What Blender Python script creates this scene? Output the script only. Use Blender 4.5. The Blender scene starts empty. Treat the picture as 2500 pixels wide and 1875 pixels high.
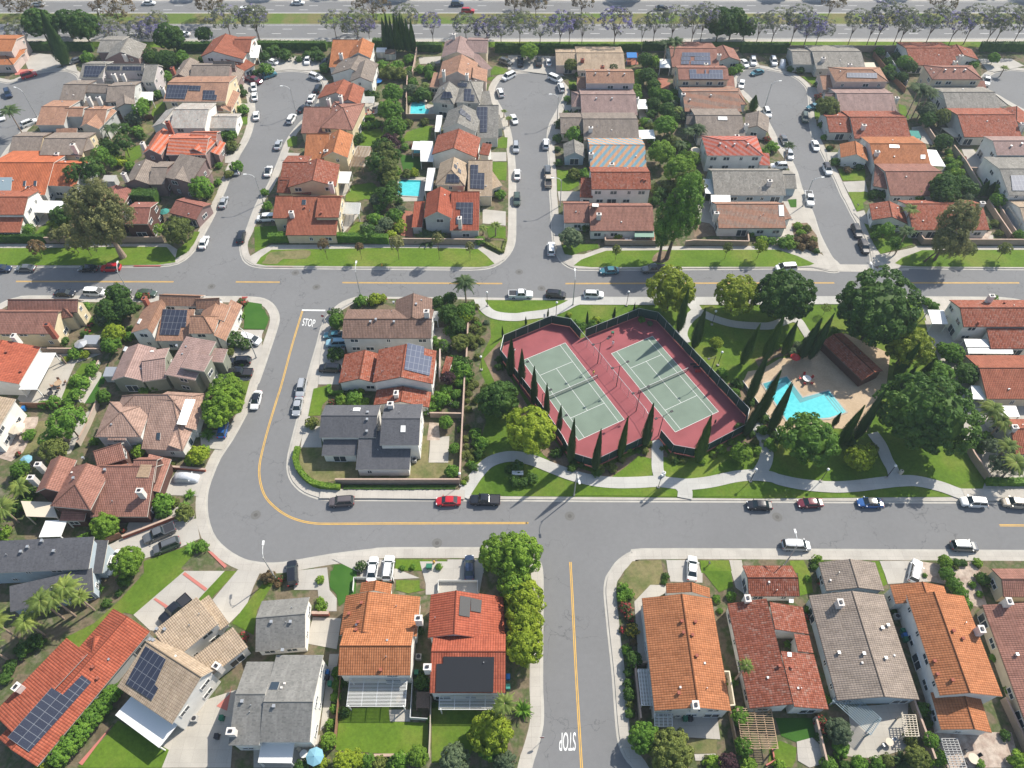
import bpy, bmesh, math, random
from mathutils import Vector, Matrix
from mathutils.geometry import intersect_ray_tri, tessellate_polygon
R = math.radians
random.seed(7)
S = bpy.context.scene
COL = S.collection

# ------------------------------------------------------------------ camera, sky, sun, exposure
CAM_H = 122.4
PITCH = 0.9025            # radians below the horizon
FPX = 1780.0              # focal length in pixels of the 2500 px wide survey frame
cam_d = bpy.data.cameras.new("camera")
cam = bpy.data.objects.new("camera", cam_d)
COL.objects.link(cam)
cam.location = (0, 0, CAM_H)
cam.rotation_euler = (math.pi / 2 - PITCH, 0, 0)
cam_d.sensor_width = 36.0
cam_d.lens = FPX / 2500 * 36.0
cam_d.clip_start = 1.0
cam_d.clip_end = 6000
S.camera = cam

SUN_AZ, SUN_EL = R(41.0), R(44.5)      # azimuth measured from +x towards +y
sun_dir = Vector((math.cos(SUN_EL) * math.cos(SUN_AZ), math.cos(SUN_EL) * math.sin(SUN_AZ), math.sin(SUN_EL)))
w = bpy.data.worlds.new("World"); S.world = w; w.use_nodes = True
nt = w.node_tree; bg = nt.nodes["Background"]
sky = nt.nodes.new("ShaderNodeTexSky"); sky.sky_type = 'NISHITA'; sky.sun_disc = False
sky.sun_elevation = SUN_EL; sky.sun_rotation = math.pi / 2 - SUN_AZ
sky.altitude = 100; sky.air_density = 1.3; sky.dust_density = 1.6; sky.ozone_density = 1.0
nt.links.new(sky.outputs[0], bg.inputs[0]); bg.inputs[1].default_value = 0.125
sl = bpy.data.lights.new("sun", 'SUN'); sl.energy = 5.0; sl.angle = R(0.6); sl.color = (1.0, 0.94, 0.835)
so = bpy.data.objects.new("sun", sl); COL.objects.link(so); so.location = (60, 60, 200)
so.rotation_euler = sun_dir.to_track_quat('Z', 'Y').to_euler()
S.view_settings.view_transform = 'Standard'; S.view_settings.look = 'None'
S.view_settings.gamma = 1.0; S.view_settings.use_curve_mapping = False
S.view_settings.exposure = 0.53
S.cycles.max_bounces = 5; S.cycles.diffuse_bounces = 3; S.cycles.glossy_bounces = 2
S.cycles.transmission_bounces = 3; S.cycles.transparent_max_bounces = 6; S.cycles.volume_bounces = 0
S.cycles.sample_clamp_indirect = 4.0

# ------------------------------------------------------------------ survey: frame coordinates -> world
SP, CP = math.sin(PITCH), math.cos(PITCH)
TX = (0, 620, 1240, 1860); TY = (0, 460, 920, 1395); TS = 640 / 2212.0
def T(t, x, y):
    i = "ABCDEFGHIJKLMNOP".index(t)
    return TX[i % 4] + x * TS, TY[i // 4] + y * TS
def ray(u, v):
    x = (u - 1250) / FPX; y = -(v - 937.5) / FPX
    return Vector((x, y * SP + CP, y * CP - SP))
EYE = Vector((0, 0, CAM_H))
def at(u, v, z=0.0):
    d = ray(u, v); return EYE + d * ((z - CAM_H) / d.z)
def G(t, x, y, z=0.0):
    return at(*T(t, x, y), z)
def project(P):
    q = P - EYE
    zf = q.y * CP - q.z * SP; up = q.y * SP + q.z * CP
    return 1250 + FPX * q.x / zf, 937.5 - FPX * up / zf, zf
def top_height(B, u, v, hmax=30):
    best = (1e9, 1)
    h = .5
    while h < hmax:
        a, b, _ = project(Vector((B.x, B.y, B.z + h)))
        e = abs(b - v)
        if e < best[0]: best = (e, h)
        h += .1
    return best[1]

# ------------------------------------------------------------------ object helpers
KERB = 0.12
def link(o): COL.objects.link(o); return o
def tag(o, label=None, cat=None, group=None, kind=None):
    if label: o["label"] = label
    if cat: o["category"] = cat
    if group: o["group"] = group
    if kind: o["kind"] = kind
    return o
def empty(name, loc, rz=0.0):
    o = bpy.data.objects.new(name, None); o.empty_display_size = .5
    o.location = loc; o.rotation_euler = (0, 0, rz); return link(o)
class MB:
    def __init__(s): s.v = []; s.f = []; s.m = []; s.uv = []
    def face(s, pts, m=0, uv=None):
        b = len(s.v); s.v += [tuple(p) for p in pts]
        s.f.append(tuple(range(b, b + len(pts)))); s.m.append(m)
        s.uv.append(uv if uv else [(0, 0)] * len(pts))
    def box(s, c, d, rz=0, m=0, top=True):
        hx, hy, hz = d[0] / 2, d[1] / 2, d[2] / 2
        ca, sa = math.cos(rz), math.sin(rz)
        P = []
        for z in (-hz, hz):
            for x, y in ((-hx, -hy), (hx, -hy), (hx, hy), (-hx, hy)):
                P.append((c[0] + x * ca - y * sa, c[1] + x * sa + y * ca, c[2] + z))
        for q in ((0, 3, 2, 1), (4, 5, 6, 7), (0, 1, 5, 4), (1, 2, 6, 5), (2, 3, 7, 6), (3, 0, 4, 7)):
            s.face([P[i] for i in q], m)
    def hexa(s, P, m=0):
        for q in ((0, 3, 2, 1), (4, 5, 6, 7), (0, 1, 5, 4), (1, 2, 6, 5), (2, 3, 7, 6), (3, 0, 4, 7)):
            s.face([P[i] for i in q], m)
    def tube(s, a, b, r0, r1, n=8, m=0, cap=True):
        a = Vector(a); b = Vector(b); d = (b - a).normalized()
        u = d.orthogonal().normalized(); w_ = d.cross(u)
        A = [a + (u * math.cos(2 * math.pi * i / n) + w_ * math.sin(2 * math.pi * i / n)) * r0 for i in range(n)]
        B = [b + (u * math.cos(2 * math.pi * i / n) + w_ * math.sin(2 * math.pi * i / n)) * r1 for i in range(n)]
        for i in range(n):
            j = (i + 1) % n; s.face([A[i], A[j], B[j], B[i]], m)
        if cap: s.face(B, m); s.face(A[::-1], m)
    def blob(s, c, r, m=0, n=8, k=5):
        rx, ry, rz = r
        def p(i, j):
            a = 2 * math.pi * i / n; b = math.pi * j / k
            return (c[0] + rx * math.sin(b) * math.cos(a), c[1] + ry * math.sin(b) * math.sin(a), c[2] + rz * math.cos(b))
        for i in range(n):
            for j in range(k):
                q = [p(i, j + 1), p(i + 1, j + 1), p(i + 1, j), p(i, j)]
                if j == 0: q = q[:3]
                if j == k - 1: q = [q[0], q[2], q[3]]
                s.face(q, m)
    def mesh(s, name, mats, smooth=False):
        me = bpy.data.meshes.new(name)
        me.from_pydata(s.v, [], s.f)
        for x in mats: me.materials.append(x)
        me.polygons.foreach_set("material_index", s.m)
        ul = me.uv_layers.new(name="UVMap")
        flat = [c for f in s.uv for uv in f for c in uv]
        ul.data.foreach_set("uv", flat)
        if smooth:
            bm = bmesh.new(); bm.from_mesh(me); bmesh.ops.remove_doubles(bm, verts=bm.verts, dist=1e-4)
            bmesh.ops.recalc_face_normals(bm, faces=bm.faces); bm.to_mesh(me); bm.free()
            me.polygons.foreach_set("use_smooth", [True] * len(me.polygons))
        me.update(); return me
    def build(s, name, mats, parent=None, smooth=False):
        if not isinstance(mats, (list, tuple)): mats = [mats]
        o = bpy.data.objects.new(name, s.mesh(name, mats, smooth)); link(o)
        if parent: o.parent = parent
        return o
def inst(name, me, parent, M=None, mats=None):
    o = bpy.data.objects.new(name, me); link(o)
    if parent: o.parent = parent
    if M is not None: o.matrix_local = M
    if mats:
        for i, m in mats.items():
            o.material_slots[i].link = 'OBJECT'; o.material_slots[i].material = m
    return o

# ------------------------------------------------------------------ materials
def lin(c):
    if isinstance(c, str):
        c = tuple(int(c[i:i + 2], 16) / 255 for i in (0, 2, 4))
        return tuple(v / 12.92 if v < .04045 else ((v + .055) / 1.055) ** 2.4 for v in c) + (1,)
    return tuple(c) + (1,)
def base_mat(name, rough=.8, spec=.3):
    m = bpy.data.materials.new(name); m.use_nodes = True
    b = m.node_tree.nodes["Principled BSDF"]
    b.inputs["Roughness"].default_value = rough
    b.inputs["Specular IOR Level"].default_value = spec
    return m, m.node_tree, b
def N(nt, t, **k):
    n = nt.nodes.new(t)
    for a, v in k.items():
        if hasattr(n, a): setattr(n, a, v)
        else: n.inputs[a.replace('_', ' ')].default_value = v
    return n
def ramp(nt, stops, fac=None, mode='LINEAR'):
    r = nt.nodes.new("ShaderNodeValToRGB"); e = r.color_ramp.elements; r.color_ramp.interpolation = mode
    while len(e) < len(stops): e.new(.5)
    for i, (p, c) in enumerate(stops): e[i].position = p; e[i].color = lin(c)
    if fac: nt.links.new(fac, r.inputs[0])
    return r
def mix(nt, a, b, f, mode='MIX'):
    n = nt.nodes.new("ShaderNodeMix"); n.data_type = 'RGBA'; n.blend_type = mode
    for s_, x in ((n.inputs[6], a), (n.inputs[7], b), (n.inputs[0], f)):
        if hasattr(x, 'links') or hasattr(x, 'is_linked'): nt.links.new(x, s_)
        elif isinstance(x, (int, float)): s_.default_value = x
        else: s_.default_value = lin(x)
    return n.outputs[2]
def mth(nt, op, a, b=None):
    n = nt.nodes.new("ShaderNodeMath"); n.operation = op
    for i, x in enumerate((a, b)):
        if x is None: continue
        if hasattr(x, 'is_linked'): nt.links.new(x, n.inputs[i])
        else: n.inputs[i].default_value = x
    return n.outputs[0]
def noise(nt, scale, detail=3, vec=None, rough=.55):
    n = N(nt, "ShaderNodeTexNoise"); n.inputs["Scale"].default_value = scale
    n.inputs["Detail"].default_value = detail; n.inputs["Roughness"].default_value = rough
    if vec: nt.links.new(vec, n.inputs["Vector"])
    return n.outputs["Fac"]
def world_pos(nt): return nt.nodes.new("ShaderNodeNewGeometry").outputs["Position"]
def obj_pos(nt): return nt.nodes.new("ShaderNodeTexCoord").outputs["Object"]
def obj_rand(nt): return nt.nodes.new("ShaderNodeObjectInfo").outputs["Random"]

def plain(name, c, rough=.8, spec=.3, metal=0.0, var=0.0, scale=1.5):
    m, nt, b = base_mat(name, rough, spec); b.inputs["Metallic"].default_value = metal
    if var:
        f = noise(nt, scale, 4, obj_pos(nt))
        c0 = lin(c); d = tuple(max(0, v * (1 - var)) for v in c0[:3]); e = tuple(min(1, v * (1 + var)) for v in c0[:3])
        r = ramp(nt, [(.3, d), (.7, e)], f); nt.links.new(r.outputs[0], b.inputs[0])
    else: b.inputs[0].default_value = lin(c)
    return m
def ground_mat(name, cols, s1=.15, s2=3.0, rough=.95, bump=.0, detail_amt=.35, streak=0):
    m, nt, b = base_mat(name, rough, .15)
    p = world_pos(nt)
    a = noise(nt, s1, 5, p); r = ramp(nt, [(.30 + .4 * i / (len(cols) - 1), c) for i, c in enumerate(cols)], a)
    n2 = noise(nt, s2, 4, p, .7)
    r2 = ramp(nt, [(.25, (1 - detail_amt,) * 3), (.75, (1 + detail_amt * .4,) * 3)], n2)
    c = mix(nt, r.outputs[0], r2.outputs[0], 1.0, 'MULTIPLY')
    nt.links.new(c, b.inputs[0])
    if bump:
        bp = N(nt, "ShaderNodeBump"); bp.inputs["Strength"].default_value = bump; bp.inputs["Distance"].default_value = .05
        nt.links.new(n2, bp.inputs["Height"]); nt.links.new(bp.outputs[0], b.inputs["Normal"])
    return m
def concrete_mat(name, base, joint=1.5, dark=.75):
    m, nt, b = base_mat(name, .9, .2)
    p = world_pos(nt)
    a = noise(nt, .25, 5, p); n2 = noise(nt, 5, 4, p, .7)
    c0 = lin(base)[:3]
    r = ramp(nt, [(.3, tuple(v * .86 for v in c0)), (.7, tuple(min(1, v * 1.06) for v in c0))], a)
    r2 = ramp(nt, [(.2, (.88,) * 3), (.8, (1.04,) * 3)], n2)
    c = mix(nt, r.outputs[0], r2.outputs[0], 1.0, 'MULTIPLY')
    br = N(nt, "ShaderNodeTexBrick"); br.offset = 0; nt.links.new(p, br.inputs["Vector"])
    br.inputs["Scale"].default_value = 1.0; br.inputs["Brick Width"].default_value = joint; br.inputs["Row Height"].default_value = joint
    br.inputs["Mortar Size"].default_value = .025; br.inputs["Mortar Smooth"].default_value = .3
    br.inputs["Color1"].default_value = (1, 1, 1, 1); br.inputs["Color2"].default_value = (.94, .94, .94, 1)
    br.inputs["Mortar"].default_value = (dark, dark, dark, 1)
    c = mix(nt, c, br.outputs["Color"], 1.0, 'MULTIPLY'); nt.links.new(c, b.inputs[0])
    return m
def asphalt_mat(name, base=.15, tint=(1, 1, 1.02)):
    m, nt, b = base_mat(name, .92, .25)
    p = world_pos(nt)
    a = noise(nt, .06, 6, p, .6); n2 = noise(nt, 9, 4, p, .8); n3 = noise(nt, 1.1, 5, p, .65)
    t = lambda k: tuple(base * k * q for q in tint)
    r = ramp(nt, [(.25, t(.92)), (.5, t(1)), (.75, t(1.07))], a)
    r2 = ramp(nt, [(.2, (.86,) * 3), (.8, (1.1,) * 3)], n2)
    r3 = ramp(nt, [(.25, (.93,) * 3), (.7, (1.04,) * 3)], n3)
    c = mix(nt, r.outputs[0], r2.outputs[0], 1.0, 'MULTIPLY'); c = mix(nt, c, r3.outputs[0], 1.0, 'MULTIPLY')
    # fine cracks
    v = N(nt, "ShaderNodeTexVoronoi"); v.feature = 'DISTANCE_TO_EDGE'; v.inputs["Scale"].default_value = .085
    wn = N(nt, "ShaderNodeTexNoise"); wn.inputs["Scale"].default_value = .35; wn.inputs["Detail"].default_value = 5
    nt.links.new(p, wn.inputs["Vector"])
    off = mix(nt, p, wn.outputs["Color"], .0); add = N(nt, "ShaderNodeVectorMath"); add.operation = 'MULTIPLY_ADD'
    add.inputs[1].default_value = (7, 7, 7); nt.links.new(wn.outputs["Color"], add.inputs[0]); nt.links.new(p, add.inputs[2])
    nt.links.new(add.outputs[0], v.inputs["Vector"])
    cr = ramp(nt, [(0, (.62,) * 3), (.008, (1,) * 3)], v.outputs["Distance"])
    msk = ramp(nt, [(.42, (0,) * 3), (.55, (1,) * 3)], noise(nt, .03, 2, p))
    c2 = mix(nt, c, cr.outputs[0], 1.0, 'MULTIPLY'); c = mix(nt, c, c2, msk.outputs[0])
    nt.links.new(c, b.inputs[0]); return m

def roof_mat(name, cols, tw=.3, th=.38, barrel=1.0, line=.5, spots=None, stripes=None, rough=.85, big=.32):
    """tiles from the UVs, which are laid out in metres (u along the eave, v down the slope)"""
    m, nt, b = base_mat(name, rough, .2)
    uv = nt.nodes.new("ShaderNodeUVMap").outputs[0]
    sp = N(nt, "ShaderNodeSeparateXYZ"); nt.links.new(uv, sp.inputs[0])
    u = mth(nt, 'DIVIDE', sp.outputs[0], tw); v = mth(nt, 'DIVIDE', sp.outputs[1], th)
    fu = mth(nt, 'FLOOR', u); fv = mth(nt, 'FLOOR', v)
    cb = N(nt, "ShaderNodeCombineXYZ"); nt.links.new(fu, cb.inputs[0]); nt.links.new(fv, cb.inputs[1])
    nt.links.new(obj_rand(nt), cb.inputs[2])
    wn = N(nt, "ShaderNodeTexWhiteNoise"); nt.links.new(cb.outputs[0], wn.inputs[0])
    r = ramp(nt, [(i / (len(cols) - 1), c) for i, c in enumerate(cols)], wn.outputs["Value"])
    c = r.outputs[0]
    # weathering in patches and runs down the slope
    sc = N(nt, "ShaderNodeVectorMath"); sc.operation = 'MULTIPLY'; sc.inputs[1].default_value = (1, .45, 1); nt.links.new(uv, sc.inputs[0])
    big_n = noise(nt, .55, 5, sc.outputs[0], .65)
    rb = ramp(nt, [(.25, (1 - big,) * 3), (.75, (1 + big * .5,) * 3)], big_n); c = mix(nt, c, rb.outputs[0], 1.0, 'MULTIPLY')
    ov = ramp(nt, [(0, (.88, .89, .90)), (1, (1.1, 1.08, 1.06))], obj_rand(nt)); c = mix(nt, c, ov.outputs[0], 1.0, 'MULTIPLY')
    sk = N(nt, "ShaderNodeVectorMath"); sk.operation = 'MULTIPLY'; sk.inputs[1].default_value = (2.4, .22, 1); nt.links.new(uv, sk.inputs[0])
    rk = ramp(nt, [(.3, (.86,) * 3), (.62, (1.04,) * 3)], noise(nt, 1.0, 4, sk.outputs[0], .7)); c = mix(nt, c, rk.outputs[0], 1.0, 'MULTIPLY')
    if spots:
        sn = mth(nt, 'ADD', mth(nt, 'MULTIPLY', wn.outputs["Value"], .5), mth(nt, 'MULTIPLY', noise(nt, 1.3, 3, uv), .9))
        rs = ramp(nt, [(spots[1], (0,) * 3), (spots[1] + .06, (1,) * 3)], sn)
        c = mix(nt, c, spots[0], mth(nt, 'MULTIPLY', rs.outputs[0], spots[2] if len(spots) > 2 else .7))
    if stripes:
        dv = mth(nt, 'ADD', mth(nt, 'MULTIPLY', sp.outputs[0], stripes[1]), mth(nt, 'MULTIPLY', sp.outputs[1], stripes[2]))
        sn = mth(nt, 'SINE', dv); sa = ramp(nt, [(.35, (0,) * 3), (.65, (1,) * 3)], mth(nt, 'ADD', mth(nt, 'MULTIPLY', sn, .5), .5))
        c = mix(nt, c, stripes[0], mth(nt, 'MULTIPLY', sa.outputs[0], stripes[3]))
    # joints between courses: darker line in the colour plus bump
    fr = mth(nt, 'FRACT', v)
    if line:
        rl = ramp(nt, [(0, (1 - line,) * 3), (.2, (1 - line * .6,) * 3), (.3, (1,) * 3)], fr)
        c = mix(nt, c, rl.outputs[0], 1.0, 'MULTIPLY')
    if barrel:
        bu = mth(nt, 'ABSOLUTE', mth(nt, 'SINE', mth(nt, 'MULTIPLY', u, math.pi)))
        rr = ramp(nt, [(0, (1 - .38 * barrel,) * 3), (.35, (1,) * 3)], bu); c = mix(nt, c, rr.outputs[0], 1.0, 'MULTIPLY')
        h = mth(nt, 'ADD', mth(nt, 'MULTIPLY', bu, .08), mth(nt, 'MULTIPLY', fr, .05))
    else: h = mth(nt, 'MULTIPLY', fr, .05)
    bp = N(nt, "ShaderNodeBump"); bp.inputs["Strength"].default_value = .7; bp.inputs["Distance"].default_value = 1.0
    nt.links.new(h, bp.inputs["Height"]); nt.links.new(bp.outputs[0], b.inputs["Normal"])
    nt.links.new(c, b.inputs[0]); return m

def leaf_mat(name, cols, flower=None, trans=.34, fl_amt=.5):
    m = bpy.data.materials.new(name); m.use_nodes = True; nt = m.node_tree
    b = nt.nodes["Principled BSDF"]; b.inputs["Roughness"].default_value = .65; b.inputs["Specular IOR Level"].default_value = .25
    p = obj_pos(nt)
    a = noise(nt, .9, 3, p); n2 = noise(nt, 7, 2, p, .7)
    s = mth(nt, 'ADD', mth(nt, 'MULTIPLY', a, .62), mth(nt, 'MULTIPLY', n2, .38))
    r = ramp(nt, [(.32 + .36 * i / (len(cols) - 1), c) for i, c in enumerate(cols)], s)
    rv = ramp(nt, [(0, (.8, .82, .8)), (1, (1.2, 1.16, 1.1))], obj_rand(nt))
    c = mix(nt, r.outputs[0], rv.outputs[0], 1.0, 'MULTIPLY')
    if flower:
        ff = ramp(nt, [(fl_amt, (0,) * 3), (fl_amt + .06, (1,) * 3)], noise(nt, 2.2, 3, p, .6)); c = mix(nt, c, flower, ff.outputs[0])
    nt.links.new(c, b.inputs[0])
    tr = nt.nodes.new("ShaderNodeBsdfTranslucent"); nt.links.new(c, tr.inputs[0])
    ms = nt.nodes.new("ShaderNodeMixShader"); ms.inputs[0].default_value = trans
    nt.links.new(b.outputs[0], ms.inputs[1]); nt.links.new(tr.outputs[0], ms.inputs[2])
    nt.links.new(ms.outputs[0], nt.nodes["Material Output"].inputs[0]); return m

MAT = {}
MAT['asphalt'] = asphalt_mat('asphalt', .168, (1.0, 1.0, 1.005))
MAT['asphalt_far'] = asphalt_mat('asphalt_far', .17)
MAT['walk'] = concrete_mat('sidewalk_concrete', (.43, .40, .355), 1.5)
MAT['path'] = concrete_mat('park_path_concrete', (.44, .43, .40), 2.4)
MAT['drive'] = concrete_mat('driveway_concrete', (.41, .385, .345), 2.6, .8)
MAT['patio'] = concrete_mat('patio_concrete', (.42, .39, .34), 1.8, .8)
MAT['flag'] = ground_mat('flagstone', [(.30, .22, .18), (.42, .34, .28), (.5, .42, .35)], .8, 2.2)
MAT['brick'] = ground_mat('brick_paving', [(.30, .12, .085), (.36, .16, .11)], .5, 4)
MAT['redband'] = plain('red_brick_band', (.42, .15, .12), .9)
MAT['gutter'] = plain('gutter_concrete', (.38, .36, .32), .9, var=.12, scale=.5)
MAT['redkerb'] = plain('red_kerb_paint', (.35, .05, .04), .7)
MAT['lawn'] = ground_mat('lawn', [(.064, .124, .013), (.095, .160, .018), (.150, .178, .034)], .12, 2.2, bump=.3)
MAT['lawn_bright'] = ground_mat('lawn_bright', [(.076, .140, .014), (.105, .175, .018), (.160, .190, .036)], .1, 2.0, bump=.3)
MAT['lawn_dry'] = ground_mat('lawn_dry', [(.10, .125, .04), (.20, .175, .085), (.115, .13, .042)], .22, 2.0)
MAT['median'] = ground_mat('median_grass', [(.12, .15, .04), (.10, .155, .03), (.17, .15, .065), (.13, .16, .045)], .08, 2.0)
MAT['mint'] = plain('pale_green_mesh', (.20, .30, .24), .9)
MAT['turf'] = ground_mat('artificial_turf', [(.035, .10, .015), (.05, .125, .02)], .3, 6, detail_amt=.15)
MAT['soil'] = ground_mat('garden_soil', [(.10, .085, .05), (.17, .135, .09), (.075, .10, .035), (.20, .17, .125)], .35, 2.5)
MAT['mulch'] = ground_mat('mulch', [(.16, .11, .07), (.25, .19, .13)], .6, 3)
MAT['soil_far'] = ground_mat('ground_soil', [(.12, .11, .07), (.17, .15, .10)], .05, 1.5)
MAT['pooldeck'] = ground_mat('pool_deck', [(.40, .30, .20), (.47, .36, .25)], .3, 3, detail_amt=.2)
MAT['yellow'] = plain('yellow_paint', (.62, .36, .055), .7, var=.15, scale=.8)
MAT['white_paint'] = plain('white_road_paint', (.66, .66, .64), .7, var=.15, scale=1)
MAT['white'] = plain('white_paint', (.66, .66, .64), .5)
MAT['manhole'] = plain('manhole_cover', (.09, .085, .08), .8)
MAT['manring'] = plain('manhole_ring', (.13, .127, .12), .9)
for k, c in dict(w=(.68, .66, .62), c=(.56, .48, .36), t=(.42, .36, .30), l=(.50, .46, .46), b=(.36, .42, .46), k=(.10, .055, .045),
                 m=(.24, .17, .16), g=(.24, .25, .20), y=(.58, .49, .33), p=(.50, .40, .36), s=(.45, .45, .43)).items():
    MAT['wall_' + k] = plain('wall_stucco_' + k, c, .9, .15, var=.08, scale=.7)
MAT['fascia'] = plain('fascia', (.52, .49, .44), .7)
MAT['fascia_d'] = plain('fascia_dark', (.16, .11, .085), .7)
MAT['glass'] = plain('window_glass', (.035, .05, .065), .12, .6)
MAT['frame'] = plain('window_frame', (.66, .65, .62), .5)
MAT['garage'] = plain('garage_door_paint', (.60, .57, .52), .6)
MAT['chim'] = plain('chimney_white', (.62, .58, .54), .85, var=.1)
MAT['chim_r'] = plain('chimney_brick', (.28, .09, .06), .9, var=.2, scale=4)
MAT['dark'] = plain('dark_metal', (.03, .03, .035), .5)
MAT['metal'] = plain('galvanised_metal', (.42, .43, .44), .45, .5, .5)
MAT['polegrey'] = plain('pole_concrete', (.38, .37, .35), .7)
MAT['bark'] = plain('bark', (.13, .09, .065), .9, var=.25, scale=4)
MAT['bark_pale'] = plain('bark_pale', (.30, .22, .17), .9, var=.25, scale=3)
MAT['wood'] = plain('weathered_wood', (.36, .25, .16), .85, var=.2, scale=3)
MAT['fence_wood'] = plain('fence_wood', (.24, .13, .08), .9, var=.2, scale=2)
MAT['blockwall'] = plain('block_wall', (.33, .255, .20), .92, var=.1, scale=1.2)
MAT['blockcap'] = plain('block_wall_cap', (.40, .29, .23), .9, var=.1, scale=1.5)
MAT['teal'] = plain('teal_fabric', (.04, .20, .17), .8)
MAT['blue'] = plain('blue_plastic', (.02, .14, .38), .6)
MAT['green_bin'] = plain('green_plastic', (.02, .14, .08), .6)
MAT['red'] = plain('red_plastic', (.45, .03, .03), .5)
MAT['skyb'] = plain('pale_blue_fabric', (.17, .34, .42), .8)
MAT['bluegrey'] = plain('blue_grey_slats', (.22, .28, .31), .8)
MAT['beige'] = plain('beige_canvas', (.55, .48, .38), .9)

RM = {}
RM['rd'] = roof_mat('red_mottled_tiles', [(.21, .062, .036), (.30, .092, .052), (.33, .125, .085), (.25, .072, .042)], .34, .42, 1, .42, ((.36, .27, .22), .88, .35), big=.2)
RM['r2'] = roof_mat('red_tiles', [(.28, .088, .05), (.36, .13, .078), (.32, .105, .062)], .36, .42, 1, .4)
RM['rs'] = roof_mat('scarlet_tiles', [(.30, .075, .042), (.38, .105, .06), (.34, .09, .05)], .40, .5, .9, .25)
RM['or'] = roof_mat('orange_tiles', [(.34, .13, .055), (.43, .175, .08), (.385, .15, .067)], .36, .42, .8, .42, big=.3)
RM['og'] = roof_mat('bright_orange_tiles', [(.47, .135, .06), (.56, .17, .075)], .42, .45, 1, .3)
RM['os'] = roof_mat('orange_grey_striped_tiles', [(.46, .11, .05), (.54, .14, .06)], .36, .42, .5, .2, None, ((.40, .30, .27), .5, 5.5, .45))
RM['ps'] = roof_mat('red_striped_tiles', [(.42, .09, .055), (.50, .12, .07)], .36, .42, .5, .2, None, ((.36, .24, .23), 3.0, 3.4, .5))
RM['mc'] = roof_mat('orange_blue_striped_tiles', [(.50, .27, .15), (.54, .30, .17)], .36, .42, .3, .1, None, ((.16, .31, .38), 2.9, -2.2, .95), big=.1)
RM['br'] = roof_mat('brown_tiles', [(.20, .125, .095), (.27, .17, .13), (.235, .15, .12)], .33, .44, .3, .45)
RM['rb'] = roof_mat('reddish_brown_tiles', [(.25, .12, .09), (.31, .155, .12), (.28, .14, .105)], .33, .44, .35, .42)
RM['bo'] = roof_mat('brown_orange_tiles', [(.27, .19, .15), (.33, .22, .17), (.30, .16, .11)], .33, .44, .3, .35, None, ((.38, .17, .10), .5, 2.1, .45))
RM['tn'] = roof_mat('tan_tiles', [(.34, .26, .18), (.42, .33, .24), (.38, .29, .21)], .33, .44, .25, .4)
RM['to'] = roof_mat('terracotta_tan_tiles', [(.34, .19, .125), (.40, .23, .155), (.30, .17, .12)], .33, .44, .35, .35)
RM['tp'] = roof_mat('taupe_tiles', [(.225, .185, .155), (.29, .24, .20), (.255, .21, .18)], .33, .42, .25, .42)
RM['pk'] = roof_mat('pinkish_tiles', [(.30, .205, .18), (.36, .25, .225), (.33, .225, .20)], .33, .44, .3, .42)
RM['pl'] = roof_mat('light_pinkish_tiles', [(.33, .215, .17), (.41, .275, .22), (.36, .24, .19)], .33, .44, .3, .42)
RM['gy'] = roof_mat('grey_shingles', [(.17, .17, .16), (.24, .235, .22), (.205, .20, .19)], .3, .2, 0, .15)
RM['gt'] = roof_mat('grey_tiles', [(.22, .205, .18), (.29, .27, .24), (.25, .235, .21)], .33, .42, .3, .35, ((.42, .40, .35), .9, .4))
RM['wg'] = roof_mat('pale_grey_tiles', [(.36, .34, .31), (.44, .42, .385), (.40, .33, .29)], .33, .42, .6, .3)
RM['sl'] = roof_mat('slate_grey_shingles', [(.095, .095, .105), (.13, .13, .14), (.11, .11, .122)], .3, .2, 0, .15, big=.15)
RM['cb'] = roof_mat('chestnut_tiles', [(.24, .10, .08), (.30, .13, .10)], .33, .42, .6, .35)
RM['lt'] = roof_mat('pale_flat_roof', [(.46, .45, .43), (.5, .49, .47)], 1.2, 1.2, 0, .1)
DARKF = ('br', 'rb', 'sl', 'cb', 'rd', 'r2', 'bo', 'tp')

def solar_mat():
    m, nt, b = base_mat('solar_cells', .5, .25)
    uv = nt.nodes.new("ShaderNodeUVMap").outputs[0]
    br = N(nt, "ShaderNodeTexBrick"); br.offset = 0; nt.links.new(uv, br.inputs["Vector"])
    br.inputs["Scale"].default_value = 1; br.inputs["Brick Width"].default_value = 1.0; br.inputs["Row Height"].default_value = 1.65
    br.inputs["Mortar Size"].default_value = .035
    br.inputs["Color1"].default_value = (.025, .03, .05, 1); br.inputs["Color2"].default_value = (.03, .036, .058, 1)
    br.inputs["Mortar"].default_value = (.16, .17, .19, 1)
    nt.links.new(br.outputs["Color"], b.inputs[0]); return m
MAT['solar'] = solar_mat()
MAT['solar_black'] = plain('black_pool_heater', (.022, .023, .026), .55, .3)
MAT['solar_blue'] = solar_mat(); MAT['solar_blue'].name = 'blue_solar_cells'
for n_ in MAT['solar_blue'].node_tree.nodes:
    if n_.type == 'TEX_BRICK':
        n_.inputs["Color1"].default_value = (.04, .055, .10, 1); n_.inputs["Color2"].default_value = (.045, .06, .11, 1); n_.inputs["Mortar"].default_value = (.18, .20, .24, 1)
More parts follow.
